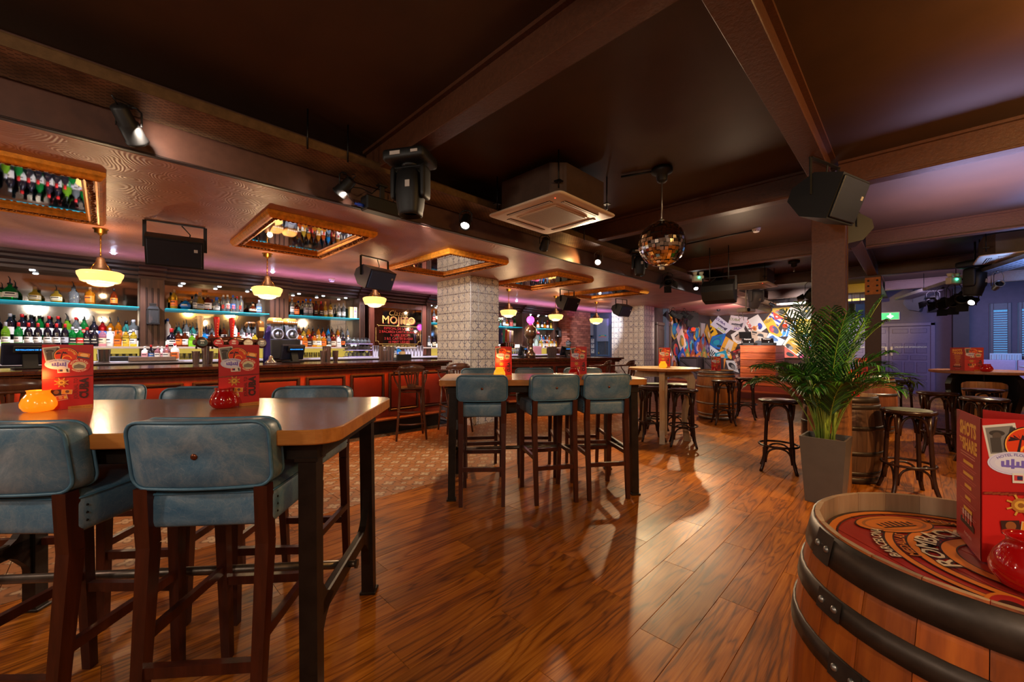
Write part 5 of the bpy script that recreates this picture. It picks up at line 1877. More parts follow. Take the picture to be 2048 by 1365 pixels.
def bar_chair():
    t = thing('bar_chair', 'x', 'bar chair')
    b = B(); b.soft((.20, .20, .018), (.10, .10, .017), (3, 3, 1), lambda x, y, z: (x, y, z + .752)); b.ob('seat', M_CHAIR, t)
    for sx in (-1, 1):
        b = B(); b.tube([(sx * .20, .20, 0), (sx * .17, .17, .40), (sx * .155, .155, .745)], [.015, .018, .018], 8); b.ob('leg', M_CHAIR, t)
        b = B(); b.tube([(sx * .215, -.245, 0), (sx * .18, -.205, .40), (sx * .165, -.19, .74), (sx * .17, -.215, .95), (sx * .18, -.235, 1.02)], [.015, .018, .019, .017, .015], 8); b.ob('leg', M_CHAIR, t)
        b = B(); b.tube([(sx * .235, .10, .99), (sx * .245, .085, .93), (sx * .225, .02, .86), (sx * .19, -.03, .79), (sx * .17, -.05, .755)], .012, 8); b.ob('arm_support', M_CHAIR, t)
        b = B(); b.tube([(sx * .16, .0, .72), (sx * .17, -.07, .62), (sx * .182, -.16, .5), (sx * .183, -.2, .40)], .009, 6); b.ob('brace', M_CHAIR, t)
    # curved arm and crest rail, one steam-bent piece, flattened arms
    pts = []
    for k in range(17):
        a = rad(-20 + 220 * k / 16)
        pts.append((.245 * math.cos(a) * 1.0, -.02 - .225 * math.sin(a), 1.0 + .012 * math.sin(a)))
    pts = [(.25, .13, .995)] + pts[2:-2] + [(-.25, .13, .995)]
    b = B(); r = b.tube(pts, .024, 8, squash=.55); b.ob('arm_rail', M_CHAIR, t)
    b = B()
    n = 10
    vs, fs = [], []
    for k in range(n + 1):
        a = rad(38 + 104 * k / n)
        e = math.sin(PI * (k / n)) ** .35 if 0 < k < n else 0.25
        for (dr, z) in ((0, 1.005), (0.022, 1.005), (0.03, 1.02 + .095 * e), (0.008, 1.02 + .095 * e)):
            vs.append(((.235 + dr) * math.cos(a), -.02 - (.215 + dr) * math.sin(a), z))
    for k in range(n):
        for j in range(4):
            fs.append((k * 4 + j, (k + 1) * 4 + j, (k + 1) * 4 + (j + 1) % 4, k * 4 + (j + 1) % 4))
    fs += [(0, 1, 2, 3), (n * 4 + 3, n * 4 + 2, n * 4 + 1, n * 4)]
    b._add(vs, fs, True); b.ob('crest_rail', M_CHAIR, t)
    for k in range(5):
        u = (k - 2) / 2
        b = B(); b.bar((u * .045, -.19, .77), (u * .105, -.238, 1.0), .016, .008, .022, .008, up=(0, 1, 0)); b.ob('splat_slat', M_CHAIR, t)
    b = B(); b.soft((.06, .01, .035), (.03, .009, .03), (2, 1, 2), lambda x, y, z: (x, y - .19, z + .79)); b.ob('splat_base', M_CHAIR, t)
    R = .165
    b = B(); b.tube([(R * math.cos(2 * PI * k / 20), -.005 + R * math.sin(2 * PI * k / 20), .70) for k in range(20)], .011, 6, closed=True); b.ob('seat_ring', M_CHAIR, t)
    for z in (.24, .42):
        b = B(); b.tube([(.188, .185, z), (.193, -.215, z), (.1, -.245, z - .005), (0, -.252, z - .008), (-.1, -.245, z - .005), (-.193, -.215, z), (-.188, .185, z)], .0105, 6); b.ob('stretcher', M_CHAIR, t)
    return t


BC = bar_chair()
ch = [((-5.40, 3.26), 62, 'bentwood bar armchair at right end of the long counter, nearer of two'), ((-5.32, 4.02), 75, 'bentwood bar armchair between counter end and tiled pillar'),
      ((-5.15, -.55), 100, 'bentwood bar armchair at far left, behind the orange candle'), (W(8.1, 1196), 110, 'bentwood bar armchair at the far bar, left of two'), (W(8.25, 1243), 100, 'bentwood bar armchair at the tip of the far bar')]
for i, ((x, y), turn, lab) in enumerate(ch):
    if i == 0:
        BC.location = (x, y, 0); BC.rotation_euler = (0, 0, rad(turn)); BC['label'] = lab; BC['group'] = 'bar armchairs'
    else:
        dup(BC, (x, y, 0), rad(turn), lab, 'bar armchairs')

# ------------------------------------------------------------------ round tables with curved plank legs
def round_table(loc, rz, label, topm, edgem, legm, zt=1.063, R=.5):
    t = thing('round_table', label, 'table', (*loc, 0), rz)
    b = B()
    pr = []
    n = 40
    rr = [R + rng.uniform(-.006, .006) for _ in range(n)]
    vs, fs = [], []
    for (dr, z) in ((-.012, zt - .036), (0, zt - .03), (0, zt - .006), (-.006, zt)):
        for k in range(n):
            a = 2 * PI * k / n
            vs.append(((rr[k] + dr) * math.cos(a), (rr[k] + dr) * math.sin(a), z))
    b.mi = 1
    b._add(vs, [(j * n + k, j * n + (k + 1) % n, (j + 1) * n + (k + 1) % n, (j + 1) * n + k) for j in range(3) for k in range(n)] + [tuple(range(n))[::-1]])
    b.mi = 0
    b._add(vs[3 * n:], [tuple(range(n))])
    b.ob('table_top', [topm, edgem], t)
    out = [(.06, zt - .036), (.34, zt - .036), (.40, zt - .08), (.435, zt - .17), (.425, zt - .30), (.385, zt - .44), (.345, zt - .58), (.325, zt - .74), (.335, zt - .88), (.37, 0.02), (.375, 0.0), (.275, 0.0), (.265, zt - .9), (.245, zt - .74), (.255, zt - .56), (.295, zt - .40), (.325, zt - .28), (.325, zt - .20), (.295, zt - .155), (.24, zt - .14), (.06, zt - .14)]
    for k in range(4):
        b = B(); b.M = rotz(PI / 2 * k) @ rotx(PI / 2)
        b.prism([(r, z) for r, z in out], -.036, .036); b.ob('leg', legm, t)
    b = B(); b.box((0, 0, zt - .09), (.14, .14, .105), .006); b.ob('centre_block', legm, t)
    return t


M_PALE = wood('pale_ash', lin(166, 136, 102), lin(196, 168, 132), lin(212, 188, 156), 0.6, 'Z', 0.4, False, 0.06)
M_PALETOP = wood('pale_ash_top', lin(178, 142, 96), lin(206, 172, 124), lin(222, 194, 152), 0.5, 'X', 0.28, False, 0.06)
RT1 = W(6.0, 1327)
ra = math.atan2(-RT1[1], -RT1[0])
round_table(RT1, ra - rad(3), 'pale round table on four curved plank legs, beyond the second bar table', M_PALETOP, M_TEDGE, M_PALE)
RT2 = W(5.2, 1968)
rb_ = math.atan2(-RT2[1], -RT2[0])
round_table(RT2, rb_ + rad(45), 'round table with dark wood top and glossy black curved legs at right', wood('dark_table_top', lin(104, 66, 46), lin(140, 92, 64), lin(160, 110, 80), .5, 'X', .25, False, .06), wood('dark_table_edge', lin(96, 56, 34), lin(128, 78, 48), lin(150, 98, 62), .6, 'X', .35, False, .06), mat('black_lacquer', lin(14, 13, 15), .15))

# ------------------------------------------------------------------ barrels
def m_stave(name, c1, c2, c3, dirt):
    return wood(name, c1, c2, c3, 0.55, 'Z', 0.42, True, 0.15)


M_ST_FG = m_stave('stave_oak_warm', lin(92, 36, 6), lin(146, 68, 14), lin(176, 92, 24), 0)
M_ST_LT = m_stave('stave_oak_light', lin(144, 86, 36), lin(182, 116, 54), lin(200, 138, 74), 0)
M_ST_DK = m_stave('stave_oak_dark', lin(52, 34, 24), lin(86, 58, 40), lin(110, 78, 56), 0)
M_CHIME = wood('chime_wood', lin(120, 92, 66), lin(150, 118, 86), lin(168, 136, 104), 0.6, 'Z', 0.55, True, 0.15)
M_HOOP_DK = mat('hoop_dark_iron', lin(62, 52, 45), 0.42, 0.6, var=0.35, bump=0.12, scale=16)
M_HOOP_LT = mat('hoop_galvanised', lin(140, 136, 132), 0.36, 0.85, var=0.25, scale=16)


def barrel(loc, rz, label, stave_m, hoop_m, H=.95, Re=.30, Rb=.355, head_m=None, ns=24, detail=True, chime_hoop=.075):
    t = thing('barrel', label, 'barrel', (*loc, 0), rz)

    def R(z):
        u = (z / H - .5) * 2
        return Re + (Rb - Re) * (1 - abs(u) ** 2.1)
    zs = [H * k / 12 for k in range(13)]
    g = 0.0012
    a = PI / ns
    b = B()
    vs = []
    for z in zs:
        ro, ri = R(z), R(z) - (.009 if z < .001 or z > H - .001 else .026)
        ga = g / 2 / ro
        for (r, an) in ((ri, -a + ga * .5), (ro - .0008, -a + ga), (ro, -a * .85), (ro + .0003, 0), (ro, a * .85), (ro - .0008, a - ga), (ri, a - ga * .5)):
            vs.append((r * math.cos(an), r * math.sin(an), z))
    m = 7
    fs = [(k * m + j, k * m + (j + 1) % m, (k + 1) * m + (j + 1) % m, (k + 1) * m + j) for k in range(12) for j in range(m)]
    fs += [tuple(range(m))[::-1], tuple(12 * m + j for j in range(m))]
    b._add(vs, fs)
    b.f = [f for f in b.f]
    # chime (top 5 mm and inner face) in paler wood
    me = b.mesh('stave', [stave_m, M_CHIME])
    for i, p in enumerate(me.polygons):
        if i == len(fs) - 1 or (i >= 11 * m and i < 12 * m and (i - 11 * m) == m - 1):
            p.material_index = 1
    for k in range(ns):
        obj('stave', me, t, None, (0, 0, 2 * PI * k / ns))
    lining = B(); lining.lathe([(R(.05) - .024, .05), (R(H / 2) - .024, H / 2), (R(H - .05) - .024, H - .07)], 24, caps=False); lining.ob('lining', M_SUB, t)
    hz = [(0.0, chime_hoop), (.112, .042), (.215, .042)] if detail else [(0.0, .06), (.085, .04), (.29, .04)]
    for side in (0, 1):
        for (o, hh) in hz:
            z0 = o if side == 0 else H - o - hh
            if o == 0: z0 = 0.004 if side == 0 else H - hh - .004
            b = B()
            z1 = z0 + hh
            pr = [(R(z0) + .0005, z0), (R(z0) + .005, z0), (R((z0 + z1) / 2) + .0052, (z0 + z1) / 2), (R(z1) + .005, z1), (R(z1) + .0005, z1)]
            b.lathe(pr, 48, caps=False)
            if detail:
                aa = rad(-18 + 9 * (int(o * 10) % 4))
                # overlapped, riveted end of the band
                b.lathe([(r + .003, z) for r, z in pr[1:4]], 3, ang=rad(11), a0=aa)
            hp = b.ob('hoop', hoop_m, t)
            if detail:
                for q in range(2):
                    an = aa + rad(2.5 + 6 * q)
                    z = (z0 + z1) / 2 + (.008 if q else -.008) * 0
                    r = R(z) + .0075
                    v = B(); v.M = tr(r * math.cos(an), r * math.sin(an), z) @ rotz(an) @ roty(PI / 2)
                    v.lathe([(.0075, 0), (.007, .003), (.004, .0055), (0, .006)], 10); v.ob('rivet', M_HOOP_LT, hp)
    # recessed head made of boards
    zh = H - .045
    Rh = R(zh) - .0262
    nb = 6
    for k in range(nb):
        x0, x1 = -Rh + 2 * Rh * k / nb, -Rh + 2 * Rh * (k + 1) / nb
        x0 += .0012; x1 -= .0012
        pts = []
        for i in range(9):
            x = x0 + (x1 - x0) * i / 8
            pts.append((x, math.sqrt(max(0, Rh * Rh - x * x))))
        for i in range(8, -1, -1):
            x = x0 + (x1 - x0) * i / 8
            pts.append((x, -math.sqrt(max(0, Rh * Rh - x * x))))
        pts = [p for i, p in enumerate(pts) if i == 0 or (Vector(p) - Vector(pts[i - 1])).length > 1e-5]
        if (Vector(pts[0]) - Vector(pts[-1])).length < 1e-5: pts.pop()
        b = B(); b.prism(pts, zh - .02, zh - rng.uniform(0, .0006)); b.ob('head_board', head_m or M_CHIME, t)
    return t, zh, Rh


M_HEADR = wood('painted_barrel_head', lin(120, 26, 18), lin(150, 34, 22), lin(172, 48, 28), 0.5, 'Y', 0.4, False, 0.1)
FGB = (0.128, 1.279)
fg, ZH, RH = barrel(FGB, rad(225), 'foreground oak barrel table with painted red and orange head', M_ST_FG, M_HOOP_DK, head_m=M_HEADR, ns=24, chime_hoop=.062)
# painted head: orange lobes, cartouches and lettering; local y points back to the room, drawn in barrel space
OR, RD, CR, DK, TAN = (196, 104, 28), (160, 30, 24), (196, 172, 140), (44, 22, 14), (150, 84, 36)
p = Print(ZH + .0012, .00012)
hd = rad(-225)      # undo barrel turn so the design is laid out in world axes
def head_art():
    # u to the camera's right, v away from the camera
    cx_, cy_ = .055, -.015
    A0, A1 = rad(72), rad(212)
    p.ring(0, 0, RH - .002, .010, DK, 48)
    p.ring(0, 0, RH - .010, .014, OR, 48)
    p.ring(0, 0, RH - .026, .003, DK, 48)
    for r_, t_ in ((.222, .013), (.184, .015), (.130, .022)):
        p.ring(cx_, cy_, r_ + .003, t_ + .006, DK, 40, A0, A1); p.ring(cx_, cy_, r_, t_, OR, 40, A0, A1)
    p.disc(-.03, .195, .098, .048, DK, rot=.12); p.disc(-.03, .195, .095, .045, OR, rot=.12); p.disc(-.03, .195, .082, .037, TAN, rot=.12); p.disc(-.03, .195, .074, .031, OR, rot=.12)
    for k in range(7):
        p.rect(-.072 + k * .014, .188 + k * .0016, .007, .030 - .005 * abs(k - 3), DK, .12)
    p.rect(-.03, .178, .09, .005, DK, .12)
    p.disc(-.14, -.135, .055, .033, OR, rot=.7); p.disc(-.14, -.135, .047, .027, RD, rot=.7); p.disc(-.138, -.133, .022, .017, DK, rot=.7)
    p.disc(.16, -.16, .06, .04, OR, rot=-.7); p.disc(.16, -.16, .05, .032, RD, rot=-.7)

    def word(s_, size, x, y, arc, rot, col):
        p.c(DK); p.b.text(s_, size, (x + .0015, y - .0025), p.z, arc=arc, rot=rot, bold=.045)
        p.c(col); p.b.text(s_, size, (x, y), p.z, arc=arc, rot=rot, bold=.014)
    word('ROMBACK', .050, cx_, cy_, .138, rad(38), CR)
    word('BARCELONA', .026, cx_, cy_, .229, rad(60), CR)
    word('MEDALLAS', .024, cx_, cy_, .189, rad(58), OR)
    word('MEDALLA', .024, 0, 0, .214, rad(-30), OR)
    p.rect(.03, -.19, .14, .010, OR, rad(-10)); p.rect(.05, -.165, .1, .008, DK, rad(-12))


head_art()
o = p.ob('painted_design', fg); o.matrix_local = rotz(hd + YAW)

BR1 = W(7.8, 1432)
barrel(BR1, rad(200), 'pale oak barrel table with galvanised hoops before the stage', M_ST_LT, M_HOOP_LT, H=.93, detail=False)
barrel(W(4.27, 1681), rad(215), 'dark weathered barrel close behind the steel column', M_ST_DK, M_HOOP_DK, H=.87, Re=.29, Rb=.34, detail=False)
barrel(W(6.6, 1736), rad(230), 'reddish oak barrel behind the palm, by the emergency doors', m_stave('stave_oak_red', lin(120, 62, 36), lin(150, 84, 50), lin(168, 100, 64), 0), M_HOOP_LT, H=.93, detail=False)
barrel(W(7.3, 1958), rad(240), 'light oak barrel seen beneath the right round table', M_ST_LT, M_HOOP_LT, H=.93, detail=False)

# ------------------------------------------------------------------ folded menus
RED, RED2 = (186, 30, 26), (150, 26, 24)
INK = (70, 24, 20)


def menu_prints():
    """front panel art, panel .15 x .296, origin bottom centre; and the side panel art"""
    p = Print(.0006, .00004)
    W_, H_ = .15, .296
    p.rect(0, .222, W_, .148, (178, 30, 26)); p.rect(0, .074, W_, .148, (196, 32, 26))
    # black and white photo
    p.rect(-.045, .252, .05, .068, (206, 194, 178), .16); p.rect(-.046, .254, .042, .054, (120, 112, 104), .16)
    p.disc(-.053, .267, .012, .006, (60, 52, 46)); p.disc(-.053, .261, .007, .008, (84, 70, 60)); p.rect(-.054, .243, .016, .03, (70, 62, 56), .1); p.rect(-.034, .256, .008, .05, (58, 52, 48), -.2)
    # sunrise roundel
    p.disc(-.006, .246, .037, .037, (40, 26, 30)); p.disc(-.006, .246, .035, .035, (236, 160, 60)); p.disc(-.006, .246, .033, .033, (214, 60, 22))
    p.disc(-.004, .232, .015, .015, (246, 150, 40), a0=0, a1=PI); p.disc(-.004, .232, .011, .011, (206, 50, 20), a0=0, a1=PI)
    p.poly([(-.024, .226), (-.019, .226), (-.016, .256), (-.019, .256)], (44, 26, 30))
    for k in range(7):
        a = rad(20 + 25 * k)
        p.poly([(-.018, .256), (-.018 + .017 * math.cos(a) - .003 * math.sin(a), .254 + .013 * math.sin(a)), (-.018 + .019 * math.cos(a), .249 + .013 * math.sin(a))], (44, 26, 30))
    p.text('KARIBE', .009, -.006, .246, (240, 190, 90), arc=.0235, rot=rad(-48), bold=.02)
    p.poly([(-.042, .212), (.03, .212), (.027, .226), (-.039, .226)], (178, 30, 26))
    # postcard sunset
    p.rect(.047, .246, .04, .027, (60, 40, 46), -.22); p.rect(.047, .246, .037, .024, (236, 120, 30), -.22); p.disc(.048, .247, .013, .008, (250, 190, 110), rot=-.22); p.rect(.045, .237, .036, .005, (70, 66, 92), -.22)
    # lilac oval
    p.disc(-.026, .207, .042, .024, (206, 198, 214)); p.disc(-.026, .207, .039, .0215, (150, 128, 186)); p.disc(-.026, .207, .0385, .021, (206, 198, 214)); p.disc(-.026, .207, .031, .0145, (214, 206, 216))
    p.text('HOTEL FLORIDA', .0075, -.026, .175, (110, 90, 160), arc=.047, bold=.02)
    for k in range(6):
        p.rect(-.045 + k * .0075, .206, .005, .010 + .005 * (k % 3), (116, 96, 176))
    p.rect(-.026, .201, .042, .004, (116, 96, 176))
    # hotel plaza roundel
    p.disc(.033, .199, .034, .033, (176, 36, 34)); p.disc(.033, .199, .033, .032, (196, 44, 40)); p.disc(.033, .198, .0215, .02, (206, 192, 150))
    p.poly([(.016, .186), (.05, .186), (.05, .196), (.032, .208), (.016, .198)], (140, 126, 110))
    for k in range(4):
        p.poly([(.018, .189 + k * .004), (.032, .192 + k * .004), (.048, .188 + k * .004), (.048, .1868 + k * .004), (.032, .1905 + k * .004), (.018, .1875 + k * .004)], (84, 76, 72))
    p.text('HOTEL PLAZA', .0095, .033, .199, (236, 206, 170), arc=.0225, bold=.03)
    p.text('HAVANA, CUBA', .0075, .033, .199, (236, 206, 170), arc=-.0285, bold=.03)
    # flag stamp
    p.rect(-.013, .178, .036, .02, (216, 204, 188), .03); p.rect(-.022, .178, .013, .011, (200, 60, 60)); p.rect(-.020, .178, .008, .008, (50, 50, 80)); p.rect(-.002, .178, .006, .014, (80, 60, 60), .2); p.rect(.006, .176, .005, .01, (170, 60, 50), -.2)
    # rope, wheel
    p.poly([(-.075, .146), (-.02, .150), (.075, .155), (.075, .150), (-.02, .144), (-.075, .140)], (120, 22, 20))
    for k in range(8):
        p.disc(-.07 + k * .006, .1435 + .0012 * (k % 2), .004, .0022, (140, 60, 30), 10, .5)
    cx_, cy_ = -.019, .123
    for k in range(8):
        a = rad(22.5 + 45 * k)
        p.rect(cx_ + .014 * math.cos(a), cy_ + .014 * math.sin(a), .017, .0034, (206, 150, 60), a)
    p.ring(cx_, cy_, .0145, .005, (176, 110, 44), 24); p.disc(cx_, cy_, .0095, .0095, (216, 160, 60), 20); p.disc(cx_, cy_, .005, .005, (150, 90, 36), 14)
    # stamps
    p.rect(-.034, .078, .028, .026, (60, 34, 26), .12); p.disc(-.034, .08, .008, .009, (150, 84, 40))
    p.rect(-.003, .08, .032, .020, (222, 184, 128), -.08); p.rect(-.003, .08, .029, .017, (226, 140, 40), -.08); p.disc(-.002, .081, .006, .0065, (110, 66, 50))
    p.rect(-.018, .054, .034, .022, (216, 196, 170), .2); p.rect(-.018, .054, .030, .018, (216, 84, 40), .2); p.disc(-.022, .055, .006, .007, (226, 150, 100)); p.rect(-.008, .056, .008, .01, (236, 190, 80), .2)
    # titles run up the page
    p.text('CUBA', .036, .060, .094, INK, rot=PI / 2, bold=.05, sx=.98)
    p.text('JOURNAL TO', .0165, .0285, .094, (120, 30, 24), rot=PI / 2, bold=.02, sx=.95)
    # foot
    p.poly([(.0, 0), (.075, 0), (.075, .018), (.0, .013)], (206, 130, 50)); p.text('Revolucion de Cuba', .0072, .038, .006, (110, 60, 30), shear=.4)
    front = p
    q = Print(.0006, .00004)
    q.rect(0, .148, .15, .296, (150, 26, 24))
    q.poly([(-.075, .296), (-.045, .296), (-.075, .26)], (120, 26, 24))
    q.text('SHOTS', .040, 0, .247, (222, 160, 56), bold=.05, sx=.82)
    q.text('TO', .016, -.042, .226, (222, 160, 56), bold=.05)
    q.text('SHARE', .036, .012, .213, (222, 160, 56), bold=.05, sx=.82)
    for k in range(2): q.rect(0, .205 - k * .006, .09, .0018, (206, 140, 110))
    for k, w_ in enumerate((.062, .062, .042, .034, .052)):
        q.rect(.004, .185 - k * .026, w_, .0075, (216, 160, 50))
        for j in range(2): q.rect(.004, .175 - k * .026 - j * .005, .10 - .02 * j, .0016, (190, 96, 80))
    q.disc(0, .052, .042, .008, (40, 24, 22)); q.rect(0, .047, .084, .010, (40, 24, 22))
    for k in range(4): q.rect(-.024 + k * .016, .064, .010, .024, (206, 160, 150)); q.rect(-.024 + k * .016, .058, .010, .010, (180, 60, 50))
    q.text('Amaretto', .012, .005, .022, (216, 160, 150), shear=.35)
    return front, q


PF, PS = menu_prints()
MENU_CARD = mat('menu_red_card', lin(168, 28, 24), 0.4, var=0.12, scale=14)
_c = B(); _c.box((.081, -.0005, .148), (.162, .0012, .296)); PANEL_ME = _c.mesh('panel', MENU_CARD)
def _print_mesh(p, nm):
    ms = [mat('ink_%d_%d_%d' % c, lin(*c), 0.42) for c in p.cols]
    p.b.v = [(x * 1.08, y, z) for x, y, z in p.b.v]
    return p.b.mesh(nm, ms)
PF_ME, PS_ME = _print_mesh(PF, 'cover_print'), _print_mesh(PS, 'side_print')


def menu(loc, face, label, group='folded drink menus', fold=108, tilt=0):
    """upright folded card: cover panel faces direction `face` (angle of its normal); side panel folded back on the left"""
    t = thing('menu', label, 'menu', loc, face + PI / 2, group)
    # cover panel spans x -.075...075 in the thing's space, its front looking to -y
    a = obj('cover_panel', PANEL_ME, t, (-.081, 0, 0), (0, 0, 0))
    o = obj('cover_print', PF_ME, a, (.081, -.0012, 0), (PI / 2, 0, 0))
    s = obj('side_panel', PANEL_ME, t, (-.081, .0, 0), (0, 0, rad(180 - fold)))
    s2 = obj('side_print', PS_ME, s, (.081, .0008, 0), (PI / 2, 0, PI))
    r = obj('rear_panel', PANEL_ME, t, (.081, .0, 0), (0, 0, rad(108)))
    return t


def face_cam(x, y, off=0):
    return math.atan2(-y, -x) + rad(off)


MN = [
    (T1 + fr2(-2.09 + 1.65, 1.845 - 1.77), 1.0705, -14, 'red folded menu behind the orange candle on the near table'),
    (T1 + fr2(-1.37 + 1.65, 1.94 - 1.77), 1.0705, 2, 'red folded menu behind the red candle on the near table'),
    (Vector(atz(1007, 754, 1.07)), 1.0705, 6, 'red folded menu behind the yellow candle on the second table'),
    (Vector(atz(1157, 752, 1.07)), 1.0705, 2, 'red folded menu beside the red candle on the second table'),
    (Vector(W(6.08, 1329)), 1.0635, 0, 'red folded menu on the pale round table'),
    (Vector(W(7.72, 1432)), .896, 0, 'red folded menu on the pale barrel before the stage'),
    (Vector(W(5.1, 1948)), 1.0635, 12, 'red folded menu on the black-legged round table'),
    (Vector(W(4.1, 1701)), .836, 30, 'red folded menu on the dark barrel behind the palm'),
    (Vector(W(6.5, 1722)), .896, 5, 'red folded menu on the reddish barrel behind the palm'),
]
for p_, z, off, lab in MN:
    menu((p_.x, p_.y, z), face_cam(p_.x, p_.y, off), lab, fold=50 if 'black-legged' in lab else 108)
# foreground menu: spine at r .97 f .824, cover runs to the right
sp = fr2(.978, .832)
nf = YAW - PI / 2 - rad(14)
cpos = sp + Vector((math.cos(nf + PI / 2), math.sin(nf + PI / 2))) * .075
t = menu((cpos.x, cpos.y, ZH + .0035), nf, 'large red folded menu standing on the foreground barrel', fold=112)

# ------------------------------------------------------------------ candle holders
def candle(kind, loc, label, lit=True):
    t = thing('candle_holder', label, 'candle holder', loc, 0, 'glass candle holders')
    if kind == 'orange':
        gm_ = mat('amber_candle_glass', lin(255, 140, 20), .12, emit=(1.0, .22, .006), es=.75, coat=.5)
    elif kind == 'yellow':
        gm_ = mat('yellow_candle_glass', lin(255, 176, 40), .12, emit=(1.0, .32, .01), es=.8, coat=.5)
    else:
        gm_ = mat('red_candle_glass', lin(130, 6, 8), .06, emit=(.7, .006, .004), es=.07, coat=.6)
    b = B()
    b.lathe([(.030, 0), (.045, .004), (.056, .022), (.057, .036), (.050, .058), (.040, .074), (.035, .082), (.036, .09), (.039, .094), (.036, .094), (.032, .084), (.034, .08)], 28, caps=False)
    b.ob('glass_bowl', gm_, t)
    b = B(); b.lathe([(.028, .03), (.028, .045), (0, .046)], 14); b.ob('wax', mat('wax_cream', lin(255, 230, 190), .6), t)
    b = B(); b.lathe([(0, .048), (.004, .054), (.003, .062), (0, .074)], 8); b.ob('flame', mat('flame', (1, .7, .3), .5, emit=(1, .55, .16), es=18), t)
    return t


z1 = 1.0705
CN_ = [
    ('orange', T1 + fr2(-2.15 + 1.65, 1.78 - 1.77), z1, 'glowing orange glass candle holder on the near table'),
    ('red', T1 + fr2(-1.405 + 1.65, 1.885 - 1.77), z1, 'glossy red glass candle holder on the near table'),
    ('yellow', Vector(atz(999, 755, 1.07)), z1, 'glowing yellow candle holder on the second table'),
    ('red', Vector(atz(1148, 754.5, 1.07)), z1, 'red glass candle holder on the second table'),
    ('yellow', Vector(W(5.85, 1326)), 1.0635, 'glowing yellow candle holder on the pale round table'),
    ('red', Vector(W(7.64, 1428)), .8955, 'red candle holder on the pale barrel before the stage'),
    ('red', Vector(W(4.93, 1973)), 1.0635, 'red candle holder on the black-legged round table'),
    ('red', fr2(.955, .735), ZH + .0035, 'red candle holder on the foreground barrel, cut by picture edge'),
]
for k, p_, z, lab in CN_:
    candle(k, (p_.x, p_.y, z), lab)
    if k != 'red':
        point((p_.x, p_.y, z + .16), .8, (1, .45, .1), .03)

# ------------------------------------------------------------------ planter with palm
PL_ = Vector((-.535, 4.475))
pt = thing('potted_palm', 'potted areca palm in a tall grey tapered planter beside the column', 'plant', (PL_.x, PL_.y, 0), rad(-3))
M_PLANT = mat('slate_planter', lin(84, 78, 76), 0.36, var=.08, bump=.05, scale=8)
b = B()
TW, BW, HH = .162, .124, .575
o_ = [(BW, 0), (BW + .002, .01), (TW - .002, HH - .03), (TW, HH), (TW - .016, HH), (TW - .022, HH - .05)]
vs = []
for r, z in o_:
    for sx, sy in ((-1, -1), (1, -1), (1, 1), (-1, 1)): vs.append((sx * r, sy * r, z))
b._add(vs, [(k * 4 + j, k * 4 + (j + 1) % 4, (k + 1) * 4 + (j + 1) % 4, (k + 1) * 4 + j) for k in range(5) for j in range(4)] + [(3, 2, 1, 0)])
b.ob('planter', M_PLANT, pt)
b = B()
n = 9
for i in range(n):
    for j in range(n):
        pass
gv = [(-.139 + .278 * i / n, -.139 + .278 * j / n, HH - .045 + rng.uniform(-.008, .008)) for j in range(n + 1) for i in range(n + 1)]
b._add(gv, [(j * (n + 1) + i, j * (n + 1) + i + 1, (j + 1) * (n + 1) + i + 1, (j + 1) * (n + 1) + i) for j in range(n) for i in range(n)])
b.ob('bark_mulch', mat('bark_mulch', lin(66, 46, 38), .9, var=.5, bump=.6, scale=60), pt)
M_LEAF = NT('palm_leaf')
oi = M_LEAF.n('ShaderNodeObjectInfo'); geo = M_LEAF.n('ShaderNodeNewGeometry')
fr_ = M_LEAF.math('FRACT', M_LEAF.math('ADD', oi.outputs['Random'], geo.outputs['Random Per Island']))
M_LEAF.l(M_LEAF.ramp(fr_, [(0, lin(14, 54, 18)), (.6, lin(28, 84, 26)), (1, lin(80, 136, 40))]), M_LEAF.b.inputs['Base Color'])
M_LEAF.set(Roughness=.38)
M_LEAF = M_LEAF.mat
M_STEM = mat('palm_stem', lin(128, 150, 58), .45, var=.2)


def frond(az, lean, L, base, droop, nl=24):
    b = B()
    d = Vector((math.cos(az), math.sin(az), 0))
    side = Vector((-math.sin(az), math.cos(az), 0))
    pts = []
    n = 14
    ang = lean
    p = Vector(base)
    pts.append(p.copy())
    for k in range(n):
        ang += droop * (k / n) ** 1.3 / n * 2.2
        p = p + (d * math.sin(ang) + Vector((0, 0, 1)) * math.cos(ang)) * (L / n)
        pts.append(p.copy())
    b.mi = 1
    b.tube(pts, [.006 - .0045 * k / n for k in range(n + 1)], 5)
    b.mi = 0
    for k in range(nl):
        u = .38 + .62 * k / (nl - 1)
        q = u * n
        i = min(n - 1, int(q))
        pos = pts[i].lerp(pts[i + 1], q - i)
        tan = (pts[i + 1] - pts[i]).normalized()
        up = side.cross(tan).normalized() * -1
        if up.z < 0: up = -up
        ll = (.225 * math.sin(PI * (.16 + .8 * (u - .38) / .62)) ** .7 + .03) * rng.uniform(.85, 1.1)
        for s in (-1, 1):
            dr = (tan * .75 + side * s * .62 + up * .16 + Vector((0, 0, -.12 * rng.random()))).normalized()
            wv = dr.cross(up).normalized()
            m1 = pos + dr * ll * .45 + up * .01
            m2 = pos + dr * ll * .8 + Vector((0, 0, -.012))
            tip = pos + dr * ll + Vector((0, 0, -.05 * rng.uniform(.4, 1.3)))
            w_ = .0075
            b._add([tuple(v) for v in (pos - wv * .003, pos + wv * .003, m1 + wv * w_ + up * .002, m1 - up * .003, m1 - wv * w_ + up * .002, m2 + wv * w_ * .7, m2 - up * .002, m2 - wv * w_ * .7, tip)],
                   [(0, 1, 2, 3), (0, 3, 4), (3, 2, 5, 6), (4, 3, 6, 7), (6, 5, 8), (7, 6, 8)], False)
    return b


